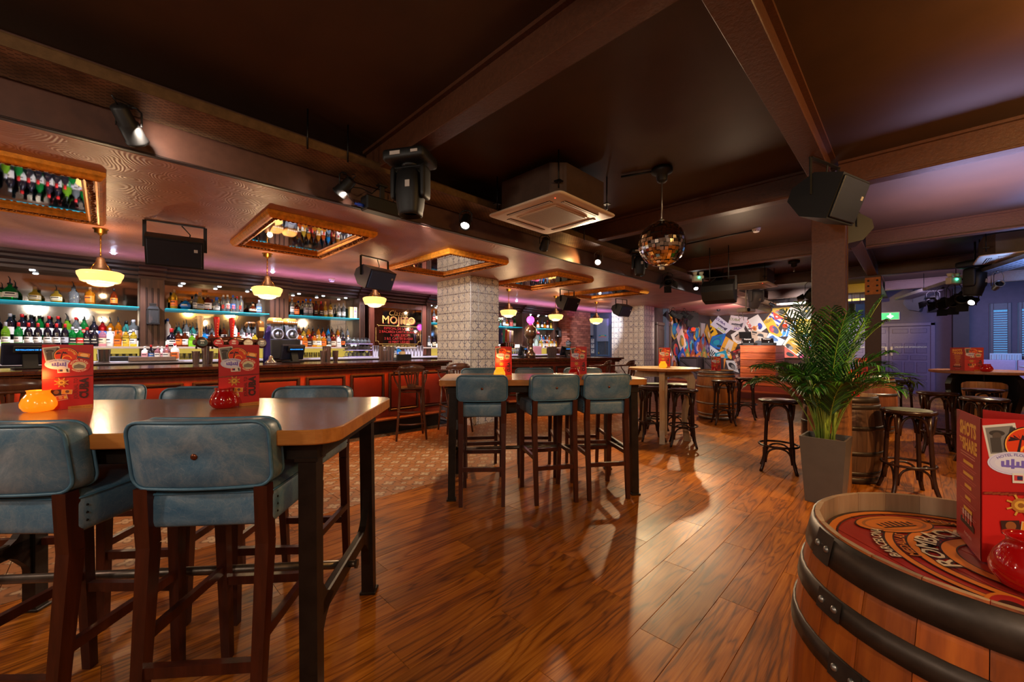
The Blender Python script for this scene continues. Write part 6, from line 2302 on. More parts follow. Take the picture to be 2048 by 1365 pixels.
for k in range(30):
    az = k * 2.39996 + rng.uniform(-.3, .3)
    if abs((az + rad(-3) - PI / 2 + PI) % (2 * PI) - PI) < rad(42): az += PI * rng.choice((.5, -.5, 1))
    tall = k % 3 == 0
    lean = rng.uniform(.03, .17) if tall else rng.uniform(.08, .34)
    L = rng.uniform(1.05, 1.28) if tall else rng.uniform(.6, 1.0)
    droop = rng.uniform(.3, .8) if tall else rng.uniform(.9, 2.1)
    rr = rng.uniform(.01, .06)
    base = (rr * math.cos(az), rr * math.sin(az), HH - .05)
    frond(az, lean, L, base, droop).ob('frond', [M_LEAF, M_STEM], pt)
for k in range(16):
    a, r = rng.uniform(0, 6.28), rng.uniform(.02, .09)
    b = B(); x, y = r * math.cos(a), r * math.sin(a)
    b.tube([(x, y, HH - .06), (x * 1.1, y * 1.1, HH + .15), (x * 1.6, y * 1.6, HH + rng.uniform(.3, .45))], [.011, .009, .006], 7); b.ob('cane', M_STEM, pt)
# ------------------------------------------------------------------ gilt framed mirrors on the bar canopy
M_GILT = mat('gilt_frame', lin(230, 144, 44), .3, .5, var=.3, bump=.2, scale=26)
M_GILTD = mat('gilt_carving', lin(128, 74, 24), .38, .8, var=.5, bump=.5, scale=60)


def frame_mesh(hx, hy, prof):
    """mitred moulding; prof = (inset from the outer edge, depth below the ceiling)"""
    b = B()
    vs = []
    for ins, dz in prof:
        for sx, sy in ((-1, -1), (1, -1), (1, 1), (-1, 1)):
            vs.append((sx * (hx - ins), sy * (hy - ins), -dz))
    n = len(prof)
    b._add(vs, [(k * 4 + (j + 1) % 4, k * 4 + j, (k + 1) * 4 + j, (k + 1) * 4 + (j + 1) % 4) for k in range(n - 1) for j in range(4)])
    return b


HXF, HYF = .78, .53
fm = frame_mesh(HXF, HYF, [(0, 0), (0, .03), (.012, .045), (.02, .06), (.034, .066), (.044, .058), (.056, .06), (.062, .05)]).mesh('outer_moulding', M_GILT)
fm2 = frame_mesh(HXF, HYF, [(.098, .046), (.104, .05), (.116, .05), (.124, .04), (.13, .03), (.132, .015)]).mesh('inner_moulding', M_GILT)
cb = frame_mesh(HXF, HYF, [(.06, .052), (.075, .056), (.09, .05), (.1, .045)])
r2 = random.Random(4)
for (ax, L, off) in ((0, HXF, HYF), (1, HYF, HXF)):
    n = int(2 * (L - .08) / .036)
    for s in (-1, 1):
        for k in range(n):
            t_ = -(L - .09) + 2 * (L - .09) * k / (n - 1)
            q = s * (off - .079 - r2.uniform(-.006, .006))
            c = (t_, q, -.055) if ax == 0 else (q, t_, -.055)
            cb.sphere(c, r2.uniform(.012, .019), 6, 4, (1.1, .8, .7) if k % 2 else (.7, 1.2, .8))
cm_ = cb.mesh('carved_ornament', M_GILTD)
mg = B(); mg.box((0, 0, -.012), ((HXF - .12) * 2, (HYF - .12) * 2, .008)); mgm = mg.mesh('mirror_pane', M_MIRROR)
for i, (y, lab) in enumerate(((-.53, 'gilt framed ceiling mirror, nearest at far left of bar canopy'), (1.56, 'gilt framed ceiling mirror above the middle bar section'), (3.58, 'gilt framed ceiling mirror just before the near tiled pillar'), (5.78, 'gilt framed ceiling mirror just beyond the near tiled pillar'), (7.98, 'farthest gilt framed ceiling mirror above the far bar'))):
    t = thing('ceiling_mirror', lab, 'mirror', (-4.92, y, 2.6195), 0, 'gilt ceiling mirrors')
    obj('outer_moulding', fm, t); obj('inner_moulding', fm2, t)
    o = obj('carved_ornament', cm_, t); o['kind'] = 'stuff'
    obj('mirror_pane', mgm, t)

# ------------------------------------------------------------------ schoolhouse pendants
M_OPAL = mat('opal_glass', lin(255, 226, 150), .25, emit=(1.0, .58, .17), es=1.15)
M_OPALB = mat('opal_glass_bowl', lin(255, 236, 180), .25, emit=(1.0, .68, .30), es=1.9)
M_GALL = mat('pendant_gallery_bronze', lin(72, 50, 38), .5, .3, var=.2)


def pendant(y, lab, first=[None]):
    t = thing('pendant_lamp', lab, 'lamp', (-6.12, y, 2.6195), 0, 'opal glass pendant lamps')
    b = B(); b.lathe([(.062, 0), (.062, -.008), (.05, -.012), (.05, -.045), (.03, -.05), (.012, -.07), (0, -.075)][::-1], 20); b.ob('ceiling_rose', M_BRASS, t)
    b = B(); b.tube([(0, 0, -.07), (.004, 0, -.13), (-.004, 0, -.2), (0, 0, -.30)], .006, 6)
    for k in range(8):
        b.lathe([(.004, -.006), (.011, 0), (.004, .006)], 6, c=(.008 * (1 if k % 2 else -1), 0, -.09 - k * .027))
    b.ob('chain', M_BRASS, t)
    b = B(); b.lathe([(.012, -.30), (.03, -.31), (.04, -.35), (.052, -.39), (.09, -.43), (.092, -.445)][::-1], 20)
    b.ob('gallery', M_GALL, t)
    b = B()
    for k in range(4):
        a = PI / 4 + k * PI / 2
        b.tube([(.045 * math.cos(a), .045 * math.sin(a), -.36), (.085 * math.cos(a), .085 * math.sin(a), -.41), (.1 * math.cos(a), .1 * math.sin(a), -.45)], .004, 5)
    b.ob('gallery_arms', M_BRASS, t)
    b = B(); b.lathe([(.105, -.452), (.16, -.456), (.182, -.47), (.178, -.50), (.162, -.535), (.155, -.56), (.14, -.568), (.11, -.572)][::-1], 32); s = b.ob('shade', M_OPAL, t)
    b = B(); b.lathe([(.11, -.572), (.098, -.59), (.06, -.607), (0, -.612)][::-1], 32); b.ob('bowl', M_OPALB, s)
    point((-6.12, y, 1.9), 12, (1, .68, .36), .02)
    point((-6.0, y, 2.36), 3.2, (1, .6, .3), .03)
    return t


for y, lab in ((-.04, 'opal pendant lamp nearest the camera at left of bar'), (1.52, 'opal pendant lamp above the beer font'), (3.04, 'opal pendant lamp beside the mojito mirror'), (6.07, 'opal pendant lamp just right of the near tiled pillar'), (7.68, 'opal pendant lamp in front of the far back bar'), (9.45, 'opal pendant lamp before the grey service wall')):
    pendant(y, lab)

# downlights, sensors and sprinkler roses in the canopy
M_DL = mat('downlight_lens', (1, 1, 1), .3, emit=(.62, .74, 1.0), es=60.0)
for k, y in enumerate((.07, 1.94, 3.86, 7.74, 9.6)):
    t = thing('downlight', f'small blue-white downlight over the back bar, {NTH[k]} from the left', 'downlight', (-7.5, y, 2.62), 0, 'canopy downlights')
    b = B(); b.lathe([(.03, -.004), (.045, -.006), (.047, 0)], 14, caps=False); b.ob('bezel', M_WHITE, t)
    b = B(); b.sphere((0, 0, -.006), .026, 12, 8, (1, 1, .8)); b.ob('lens', M_DL, t)
for k, (x, y, z, lab) in enumerate(((-7.5, 2.9, 2.62, 'white smoke detector on the bar canopy by the third pendant'), (-1.62, 6.75, 3.12, 'white smoke detector on the dark ceiling behind the mirror ball'), (-4.47, 14.1, 2.62, 'dark dome camera under the pink canopy near the stage'))):
    t = thing('smoke_detector', lab, 'smoke detector', (x, y, z))
    m_ = M_WHITE if k < 2 else M_BLACK
    b = B(); b.lathe([(.0, -.06), (.035, -.058), (.05, -.035), (.055, -.02), (.06, 0)], 18); b.ob('housing', m_, t)
    b = B()
    for q in range(8):
        b.M = rotz(q * PI / 4); b.box((.047, 0, -.042), (.01, .018, .006))
    b.ob('vent_slot', M_BLACK, t)

# ------------------------------------------------------------------ perforated cable tray along the canopy edge, and others
M_TRAYM = NT('perforated_tray_steel')
_g = M_TRAYM.n('ShaderNodeNewGeometry'); _s = M_TRAYM.n('ShaderNodeSeparateXYZ'); M_TRAYM.l(_g.outputs['Position'], _s.inputs[0])
_br = M_TRAYM.n('ShaderNodeTexBrick', i_Scale=1.0, i_Mortar_Size=.2, i_Mortar_Smooth=0.0, i_Brick_Width=.5, i_Row_Height=.25)
_cv = M_TRAYM.n('ShaderNodeCombineXYZ'); M_TRAYM.l(M_TRAYM.math('MULTIPLY', M_TRAYM.math('ADD', _s.outputs[0], _s.outputs[1]), 10.0), _cv.inputs[0]); M_TRAYM.l(M_TRAYM.math('MULTIPLY', M_TRAYM.math('SUBTRACT', _s.outputs[0], _s.outputs[1]), 10.0), _cv.inputs[1])
_u = M_TRAYM.math('FRACT', M_TRAYM.math('ADD', M_TRAYM.math('MULTIPLY', _s.outputs[1], 20.0), M_TRAYM.math('MULTIPLY', M_TRAYM.math('FLOOR', M_TRAYM.math('MULTIPLY', _s.outputs[0], 48.0)), .5)))
_v = M_TRAYM.math('FRACT', M_TRAYM.math('MULTIPLY', _s.outputs[0], 48.0))
_hole = M_TRAYM.math('MULTIPLY', M_TRAYM.math('LESS_THAN', _u, .42), M_TRAYM.math('LESS_THAN', M_TRAYM.math('ABSOLUTE', M_TRAYM.math('SUBTRACT', _v, .5)), .16))
_n = M_TRAYM.n('ShaderNodeTexNoise', i_Scale=5.0, i_Detail=4.0); M_TRAYM.l(_g.outputs['Position'], _n.inputs['Vector'])
_base = M_TRAYM.ramp(_n.outputs[0], [(.35, lin(112, 90, 68)), (.65, lin(168, 142, 112))])
M_TRAYM.l(M_TRAYM.mix(_hole, _base, (.004, .003, .003)), M_TRAYM.b.inputs['Base Color'])
M_TRAYM.l(M_TRAYM.math('SUBTRACT', .75, M_TRAYM.math('MULTIPLY', _hole, .75)), M_TRAYM.b.inputs['Metallic'])
M_TRAYM.set(Roughness=.42)
M_TRAYM = M_TRAYM.mat
t = thing('cable_tray', 'long perforated cable tray hung beside the bar canopy', 'cable tray', (-3.36, 6.2, 2.845))
b = B(); b.box((0, 0, 0), (.36, 20.2, .006)); b.ob('tray_base', M_TRAYM, t)
for s in (-1, 1):
    b = B(); b.box((s * .18, 0, .03), (.006, 20.2, .066)); b.box((s * .174, 0, .064), (.018, 20.2, .005)); b.ob('side_rail', mat('tray_rail', lin(112, 84, 54), .4, .6, var=.2), t)
for y in (-9.4, -5.15, -4.85, -1.6, 2, 6, 9):
    b = B(); b.cyl((.19, y, -.02), (.19, y, .275), .006, seg=6); b.ob('hanger_rod', M_BLACKMET, t)
b = B()
for k in range(3):
    b.tube([(-.1 + .06 * k + .02 * math.sin(y * 1.7 + k), y, .014 + .006 * k) for y in [-10 + .5 * q for q in range(41)]], .01, 5)
b.ob('laid_cable', M_BLACK, t)
def small_tray(p0, p1, lab, wd=.3):
    p0, p1 = Vector(p0), Vector(p1)
    L = (p1 - p0).length
    t = thing('cable_tray', lab, 'cable tray', tuple((p0 + p1) / 2), math.atan2(p1.y - p0.y, p1.x - p0.x))
    b = B(); b.box((0, 0, 0), (L, wd, .006)); b.ob('tray_base', mat('light_tray_steel', lin(128, 124, 128), .4, .6, var=.2, scale=9), t)
    b = B()
    n = int(L / .12)
    for k in range(n):
        for j in (-1, 0, 1): b.box((-L / 2 + .06 + k * .12, j * wd * .28, -.0035), (.06, .018, .002))
    o = b.ob('slot_holes', M_BLACK, t); o['kind'] = 'stuff'
    for s in (-1, 1):
        b = B(); b.box((0, s * wd / 2, .03), (L, .006, .06)); b.ob('side_rail', M_BRUSHED, t)
    for k in range(4):
        b = B(); x = -L / 2 + L * (k + .5) / 4; b.cyl((x, wd / 2 + .008, 0), (x, wd / 2 + .008, ZC - p0.z), .006, seg=6); b.ob('hanger_rod', M_BLACKMET, t)
    return t


small_tray((-.15, 14.4, 2.6), (1.55, 7.9, 2.6), 'slotted cable tray crossing the ceiling at upper right')
small_tray((-3.1, 15.4, 2.74), (-.6, 15.6, 2.74), 'short slotted cable tray above the stage')

# ------------------------------------------------------------------ lamps and loudspeakers on the ceiling
def can_light(loc, target, lab, lit=None, L=.2, R=.055, ceil=None, body=None, group='tray spotlights', barn=False):
    """track can: loc is the pivot of the can"""
    t = thing('spotlight', lab, 'spotlight', loc, 0, group)
    d = (Vector(target) - Vector(loc)).normalized()
    q = d.to_track_quat('Z', 'Y').to_matrix().to_4x4()
    m_ = body or M_BLACK
    b = B(); b.M = q
    b.lathe([(R * .55, -L * .55), (R * .8, -L * .5), (R * .86, -L * .1), (R, -L * .06), (R, L * .38), (R * 1.1, L * .4), (R * 1.1, L * .47), (R * .9, L * .47), (R * .8, L * .36)], 18)
    h = b.ob('can', m_, t)
    b = B(); b.M = q; b.lathe([(0, L * .36), (R * .84, L * .37)], 16)
    b.ob('lens', lit or mat('dark_lens', lin(40, 40, 46), .1), t)
    b = B(); up = (ceil if ceil else loc[2] + .1) - loc[2]
    sd = d.cross(Vector((0, 0, 1)))
    sd = sd.normalized() if sd.length > .01 else Vector((1, 0, 0))
    a, c = sd * (R + .012), -sd * (R + .012)
    b.tube([tuple(a), tuple(a * .98 + Vector((0, 0, up * .7))), (a.x * .6, a.y * .6, up * .92), (0, 0, up * .95), (c.x * .6, c.y * .6, up * .92), tuple(c * .98 + Vector((0, 0, up * .7))), tuple(c)], .006, 5)
    b.cyl((0, 0, up * .9), (0, 0, up), .018, seg=8)
    b.ob('yoke', m_, t)
    b = B(); e = q @ Vector((0, 0, -L * .55))
    b.tube([tuple(e), (e.x * 1.5, e.y * 1.5, e.z + .03), (e.x * 1.4, e.y * 1.4, up * .8), (e.x * .4, e.y * .4 + .04, up * .95)], .004, 5); b.ob('cable', M_BLACK, t)
    if barn:
        for k in range(4):
            b = B(); b.M = q @ rotz(k * PI / 2) @ tr(R * 1.05, 0, L * .47) @ roty(rad(38)); b.box((0, 0, R * .8), (.003, R * 1.7, R * 1.6)); b.ob('barn_door', m_, t)
    return t


LITW = mat('spot_lens_lit', (1, 1, 1), .3, emit=(1.0, .93, .86), es=30)
TZ = 2.842
for (y, tg, lit, lab) in ((.10, (-4.2, .6, 2.0), None, 'black can spotlight tilted at the bar canopy, nearest at left'), (1.43, (-4.0, 1.1, 2.2), None, 'black can spotlight on the tray left of the wash light'),
                          (2.74, (-2.9, 2.1, 1.6), LITW, 'lit can spotlight facing the camera left of the air conditioner'), (4.06, (-4.0, 4.5, 2.2), None, 'black can spotlight under the tray right of the air conditioner'),
                          (6.73, (-2.9, 6.1, 1.7), LITW, 'lit can spotlight below the mirror ball'), (9.28, (-2.9, 8.4, 1.9), LITW, 'lit can spotlight on the tray beyond the mirror ball'), (14.7, (-2.2, 16.4, 1.9), LITW, 'small lit spotlight above the stage posters')):
    can_light((-3.42 if y < 10 else -3.1, y, 2.72), tg, lab, lit, .22 if y < 1 else .17, .055 if y < 5 else .05, TZ)
can_light((-3.4, 5.31, 2.70), (-2.6, 3.6, 1.4), 'silver can spotlight beside the moving head', LITW, .2, .05, TZ, mat('silver_can', lin(120, 112, 106), .35, .6))
can_light((-3.4, 7.78, 2.68), (-2.9, 7.0, 1.8), 'black square floodlight under the tray below the mirror ball', None, .16, .08, TZ, None, 'stage floodlights', True)
can_light((-1.62, 11.3, 2.6), (-2.6, 13.2, 1.2), 'black par lamp with barn doors left of the steel column', None, .2, .1, 2.88, None, 'stage floodlights', True)
can_light((-5.25, 12.4, 2.42), (-4.3, 13.5, 1.4), 'black par lamp with barn doors above the brown door', None, .2, .1, 2.62, None, 'stage floodlights', True)
can_light((-5.1, 12.9, 2.42), (-4.0, 13.8, 1.2), 'second par lamp with barn doors, in front of the hung screen', None, .2, .1, 2.62, None, 'stage floodlights', True)
LITB = mat('spot_lens_warm', (1, 1, 1), .3, emit=(1.0, .85, .7), es=24)
for k, (px, py, f, lit) in enumerate(((1866, 601, 8.7, None), (1886, 606, 8.2, None), (1908, 602, 7.7, None), (1926, 594, 7.2, None))):
    p = atd(px, py, f)
    can_light(p, (p[0] - .3, p[1] - 1.4, p[2] - .9), f'black par lamp with barn doors in the right tray cluster, {NTH[k]} from the left', None, .22, .09, 2.6, None, 'stage floodlights', True)
p = atd(1947, 603, 7.0); can_light(p, (p[0] - .6, p[1] - 1.0, p[2] - .5), 'lit warm spotlight under the moving head at upper right', LITB, .16, .055, 2.6)
p = atd(1995, 572, 6.5); can_light(p, (p[0] + .1, p[1] - .6, p[2] + .2), 'silver can lamp right of the moving head at upper right', None, .2, .055, 2.6, mat('silver_can', lin(120, 112, 106), .35, .6))

# wash bar light on the tray
t = thing('wash_light', 'black rectangular wash light hung from the tray left of the moving head', 'spotlight', (-3.42, 1.77, 2.63), rad(93))
b = B(); b.box((0, 0, 0), (.36, .12, .13), .012); b.ob('housing', M_BLACK, t)
b = B(); b.box((.0, -.0, .12), (.05, .012, .16), .004); b.box((0, 0, .195), (.09, .05, .012)); b.ob('bracket', M_BLACK, t)
b = B(); b.lathe([(.016, 0), (.016, .05), (.01, .055), (.01, .08)], 10); b.v = [(-.18 - z, y, x - .03) for x, y, z in b.v]; b.ob('blue_plug', mat('blue_plug', lin(36, 74, 200), .4), t)
b = B(); b.tube([(-.26, 0, -.03), (-.32, 0, .02), (-.3, 0, .1), (-.2, 0, .12), (-.1, 0, .1), (0, .05, .2)], .005, 5); b.tube([(.1, .06, .0), (.05, .09, -.04), (.16, .09, .06), (.17, .06, .2)], .005, 5); b.ob('cable', M_BLACK, t)


def moving_head(loc, rz, lab, sc=1.0, tilt=0.0, metal=None, glow=None):
    """loc = fixing point at the ceiling, body hangs down"""
    t = thing('moving_head_light', lab, 'stage light', loc, rz, 'moving head lights')
    m_ = metal or M_BLACK
    b = B(); b.M = Matrix.Scale(sc, 4)
    b.soft((.19, .15, .05), (.04, .05, .03), (2, 2, 1), lambda x, y, z: (x, y, z - .07)); b.ob('base', m_, t)
    b = B(); b.M = Matrix.Scale(sc, 4); b.box((0, 0, -.012), (.16, .08, .02), .004); b.box((-.11, 0, -.015), (.03, .1, .03)); b.box((.11, 0, -.015), (.03, .1, .03)); b.ob('clamp', M_BLACKMET, t)
    b = B(); b.M = Matrix.Scale(sc, 4); b.box((-.06, -.152, -.07), (.09, .004, .03)); b.box((.11, -.152, -.07), (.06, .004, .022)); b.ob('label_plate', mat('pale_label', lin(190, 180, 172), .5), t)
    b = B(); b.M = Matrix.Scale(sc, 4)
    b.lathe([(.07, -.14), (.075, -.11)], 16)
    for s in (-1, 1):
        b.soft((.024, .07, .14), (.02, .03, .05), (1, 1, 2), lambda x, y, z, s=s: (x + s * .135, y, z - .27))
    b.box((0, 0, -.15), (.28, .11, .03), .012)
    b.ob('yoke_arm', m_, t)
    b = B(); b.M = Matrix.Scale(sc, 4) @ tr(0, 0, -.31) @ rotx(tilt)
    b.lathe([(.0, .155), (.07, .15), (.1, .11), (.108, .02), (.112, -.04), (.104, -.12), (.1, -.16), (.092, -.2), (.09, -.23), (.08, -.235), (.075, -.2)][::-1], 22, sq=3.2)
    h = b.ob('head', m_, t)
    b = B(); b.M = Matrix.Scale(sc, 4) @ tr(0, 0, -.31) @ rotx(tilt); b.lathe([(0, -.198), (.076, -.2)][::-1], 20); b.ob('lens', glow or mat('dark_lens', lin(40, 40, 46), .1), h)
    b = B(); b.M = Matrix.Scale(sc, 4) @ tr(0, 0, -.31) @ rotx(tilt); b.box((.03, -.112, 0), (.04, .004, .055)); b.ob('head_label', mat('pale_label', lin(190, 180, 172), .5), h)
    return t


x, y, _ = atd(821, 310, 3.12)
moving_head((x, y, 2.874), YAW + rad(-14), 'large black moving head light under the beam left of the air conditioner', .92)
x, y, _ = atd(1243, 500, 6.3)
moving_head((-3.05, 5.95, 2.93), YAW + rad(-10), 'small black moving head with blue lamp left of the mirror ball', .78, 0, None)
b = B(); b.sphere((-3.0, 5.86, 2.87), .016, 8, 6); tag(b.ob('indicator_lamp', mat('blue_led', (0, 0, 1), .4, emit=(.05, .1, 1.0), es=14)), 'tiny blue indicator lamp on the small moving head by the mirror ball', 'lamp')
x, y, _ = atd(1512, 590, 9.6)
moving_head((x, y, 2.88), YAW + rad(0), 'grey moving head above the stage in front of the posters', 1.05, rad(28), mat('grey_fixture', lin(120, 122, 134), .4))
x, y, _ = atd(1950, 545, 6.7)
moving_head((x, y, 2.82), YAW + rad(16), 'black moving head lit blue at upper right near the shutters', 1.1, rad(8))
b = B(); b.cyl((x, y, 2.82), (x, y, 3.12), .012, seg=8); tag(b.ob('drop_rod', M_BLACKMET), 'thin black drop rod carrying the moving head at upper right', 'rod')


M_SPKB = mat('blue_sheen_speaker', lin(56, 60, 78), .35, .2)  # blue sheen put into the colour of cabinet and grille


def speaker(loc, rz, lab, size=(.45, .28, .29), tilt=0.0, m=None, up=.16, group='hung loudspeakers', logo=True, hang=None):
    """wedge loudspeaker; front looks to -y"""
    wd, ht, dp = size
    t = thing('loudspeaker', lab, 'loudspeaker', loc, rz, group)
    Mx = rotx(tilt)
    body = m or M_BLACK
    b = B(); b.M = Mx @ tr(-wd / 2, 0, 0) @ Matrix(((0, 0, 1, 0), (1, 0, 0, 0), (0, 1, 0, 0), (0, 0, 0, 1)))
    b.prism([(-dp * .5, -ht * .5), (-dp * .5, ht * .5), (dp * .12, ht * .5), (dp * .5, ht * .12), (dp * .5, -ht * .18), (dp * .1, -ht * .5)], 0, wd)
    b.ob('cabinet', body, t)
    b = B(); b.M = Mx; b.box((0, -dp * .5 - .008, 0), (wd - .03, .018, ht - .03), .006); g = b.ob('grille', mat('speaker_grille', lin(36, 38, 46), .38, .4, bump=.3, scale=220) if m is not M_SPKB else mat('blue_sheen_grille', lin(64, 86, 132), .32, .4, bump=.3, scale=220), t)
    if logo:
        b = B(); b.M = Mx; b.box((wd * .36, -dp * .5 - .018, -ht * .25 + .12), (.03, .003, .03), .001); b.ob('badge', mat('pale_label', lin(190, 180, 172), .5), g)
    b = B()
    b.bar((-wd / 2 - .012, 0, 0), (-wd / 2 - .012, 0, up + .04), .03, .008, up=(0, 1, 0)); b.bar((wd / 2 + .012, 0, 0), (wd / 2 + .012, 0, up + .04), .03, .008, up=(0, 1, 0))
    b.bar((-wd / 2 - .012, 0, up + .04), (wd / 2 + .012, 0, up + .04), .03, .008)
    b.tube([(wd * .2, dp * .3, 0), (wd * .25, .04, up * .8), (wd * .1, 0, up + .03)], .006, 5)
    if hang:
        for s_ in (-.3, .3): b.M = Matrix.Identity(4); b.cyl((wd * s_, 0, up), (wd * s_, 0, hang - loc[2]), .008, seg=6)
    b.ob('bracket', M_BLACK, t)
    return t


for (x, y, tn, m_, lab) in ((-5.3, .50, 82, None, 'black loudspeaker hung from the bar canopy by the first pendant'), (-5.35, 2.66, 104, M_SPKB, 'bluish loudspeaker hung from the canopy above the third pendant'), (-5.3, 7.05, 88, None, 'black loudspeaker hung below the far gilt mirrors'), (-5.3, 9.35, 84, None, 'black loudspeaker in front of the far tiled pillar')):
    speaker((x, y, 2.35), rad(tn) , lab, tilt=rad(26), m=m_, up=.22)
x, y, z = atd(1650, 398, 3.32)
speaker((x, y, 2.58), YAW + rad(28), 'large black loudspeaker on top of the steel column, tilted down', (.42, .34, .34), rad(20), None, .26)
x, y, z = atd(1706, 455, 4.35)
speaker((x, y, 2.62), YAW + rad(-120), 'grey-backed loudspeaker behind the column top', (.34, .30, .26), rad(10), mat('grey_speaker', lin(48, 45, 44), .5), .2)
x, y, z = atd(1438, 582, 7.0)
speaker((x, y, z), YAW + rad(140), 'black loudspeaker seen from behind, hung on chains near the stage', (.5, .36, .34), rad(12), None, .2, hang=3.12)
x, y, z = atd(1828, 606, 10.9)
speaker((x, y, z), YAW + rad(40), 'grey loudspeaker hung before the emergency doors', (.5, .42, .36), rad(16), mat('grey_speaker', lin(48, 45, 44), .5), .2, hang=3.12)
x, y, z = atd(1712, 622, 11.4)
speaker((x, y, z), YAW + rad(0), 'black loudspeaker between the two steel columns', (.38, .4, .3), rad(6), None, .2, hang=3.12)

# ------------------------------------------------------------------ ceiling cassette air conditioners
M_AC = mat('cassette_white', lin(206, 184, 160), .42)
M_ACB = mat('painted_cassette_box', lin(62, 42, 30), .5, var=.15)


def cassette(cx_, cy_, z, lab):
    t = thing('air_conditioner', lab, 'air conditioner', (cx_, cy_, z), 0, 'ceiling cassette units')
    b = B(); b.soft((.475, .475, .018), (.06, .06, .016), (3, 3, 1)); b.ob('fascia_panel', M_AC, t)
    b = B()
    c = .11
    oct_ = [(-.42 + c, -.42), (.42 - c, -.42), (.42, -.42 + c), (.42, .42 - c), (.42 - c, .42), (-.42 + c, .42), (-.42, .42 - c), (-.42, -.42 + c)]
    b.prism(oct_, .016, .31); b.ob('casing', M_ACB, t)
    g = B(); g.box((0, 0, -.02), (.52, .52, .008), .003); gr = g.ob('grille_frame', M_AC, t)
    s = B()
    for k in range(24): s.box((0, -.235 + k * .0204, -.0255), (.48, .013, .004))
    o = s.ob('grille_bar', mat('grille_bars', lin(170, 150, 128), .5), gr)
    s = B(); s.box((0, 0, -.0245), (.48, .48, .002)); s.ob('filter', mat('filter_brown', lin(96, 84, 72), .7), gr)  # darker sheet behind the grille bars
    for k in range(4):
        b = B(); b.M = rotz(k * PI / 2); b.box((0, -.355, -.0185), (.56, .055, .006), .002); v = b.ob('air_slot', M_BLACK, t)
        b = B(); b.M = rotz(k * PI / 2)
        for q in (-.012, .012): b.box((0, -.355 + q, -.0225), (.55, .012, .004))
        b.ob('vane', M_AC, v)
    for sx, sy in ((-1, -1), (1, -1), (1, 1), (-1, 1)):
        b = B(); b.cyl((sx * .40, sy * .40, .06), (sx * .40, sy * .40, ZC - z), .007, seg=6); b.box((sx * .40, sy * .40, .12), (.06, .06, .012)); b.ob('hanger_rod', M_BLACKMET, t)
    b = B(); b.sphere((.36, -.40, -.0195), .006, 6, 4); b.ob('indicator', mat('red_led', (1, .05, .02), .4, emit=(1, .05, .02), es=3), t)
    return t


cassette(-2.63, 3.24, 2.72, 'ceiling cassette air conditioner in brown casing, left of mirror ball')
cassette(-2.55, 10.0, 2.72, 'far ceiling cassette air conditioner behind the hung loudspeaker near stage')
cassette(1.19, 9.6, 2.72, 'ceiling cassette air conditioner at upper right edge')

# ------------------------------------------------------------------ mirror ball
bx_, by_ = W(3.95, 1324)
t = thing('mirror_ball', 'mirror ball hanging from the dark ceiling right of the air conditioner', 'mirror ball', (bx_, by_, 2.375))
RBL = .222
b = B(); b.sphere((0, 0, 0), RBL - .006, 32, 20); b.ob('core', M_BLACK, t)
b = B()
nr = 20
for i in range(nr):
    la = -PI / 2 + PI * (i + .5) / nr
    nn = max(5, int(2 * PI * math.cos(la) / (PI / nr)))
    for k in range(nn):
        a = 2 * PI * (k + .5 * (i % 2)) / nn
        b.M = rotz(a + rng.uniform(-.02, .02)) @ roty(-la + rng.uniform(-.035, .035)) @ tr(RBL, 0, 0)
        h_ = PI / nr * RBL * .46
        w_ = PI / nn * RBL * math.cos(la) * .92
        b._add([(0, -w_, -h_), (0, w_, -h_), (0, w_, h_), (0, -w_, h_)], [(0, 1, 2, 3)])
o = b.ob('mirror_facets', mat('ball_mirror', (.86, .82, .76), .05, 1.0), t); o['kind'] = 'stuff'
b = B(); b.cyl((0, 0, RBL - .01), (0, 0, .66), .006, seg=6); b.lathe([(.02, .22), (.03, .225), (.02, .24), (0, .25)], 10); b.ob('chain', M_BRUSHED, t)
b = B(); b.lathe([(.03, .60), (.05, .62), (.055, .68), (.1, .70), (.1, .735), (0, .742)], 16); b.ob('motor', M_BLACK, t)
b = B(); b.box((.0, 0, -.24), (.03, .05, .03), .004); b.ob('bottom_plate', mat('pale_label', lin(190, 180, 172), .5), t)
# conduit to the ball motor and to the detectors
def conduit(pts, lab):
    b = B(); b.tube(pts, .012, 6); tag(b.ob('conduit', M_BLACK), lab, 'conduit')
conduit([(bx_, by_, 3.1), (-2.1, 3.7, 3.1)], 'thin black conduit from air conditioner to mirror ball motor')
conduit([(-1.62, 6.75, 3.1), (-3.1, 6.9, 3.1)], 'thin black conduit running to the white smoke detector behind mirror ball')
t = thing('mirror_ball_motor', 'empty black mirror ball motor with chain on the far ceiling', 'motor', (*W(8.2, 1588), 3.12))
b = B(); b.lathe([(.03, -.12), (.05, -.1), (.055, -.05), (.1, -.04), (.1, 0)], 14); b.ob('motor', M_BLACK, t)
b = B(); b.cyl((0, 0, -.2), (0, 0, -.12), .006, seg=6); b.sphere((0, 0, -.2), .018, 8, 6); b.ob('hook', M_BRUSHED, t)
# emergency spot boxes with green lamp
def twin_spot(loc, lab):
    t = thing('emergency_light', lab, 'emergency light', loc, YAW)
    b = B(); b.box((0, 0, 0), (.2, .1, .12), .01); b.ob('housing', M_WHITE, t)
    b = B(); b.sphere((0, -.06, .02), .016, 8, 6); b.ob('lamp', mat('green_led', (0, 1, .5), .4, emit=(.05, 1, .55), es=9), t)
    for s in (-1, 1):
        b = B(); b.lathe([(.03, 0), (.05, .06), (.045, .062), (0, .05)], 12, c=(s * .06, 0, .07)); b.ob('lamp_head', M_WHITE, t)
twin_spot(atd(1396, 558, 7.9), 'white emergency light with green lamp below the far beam')
twin_spot(atd(1907, 562, 7.2), 'white emergency light with green lamp above the right tray')
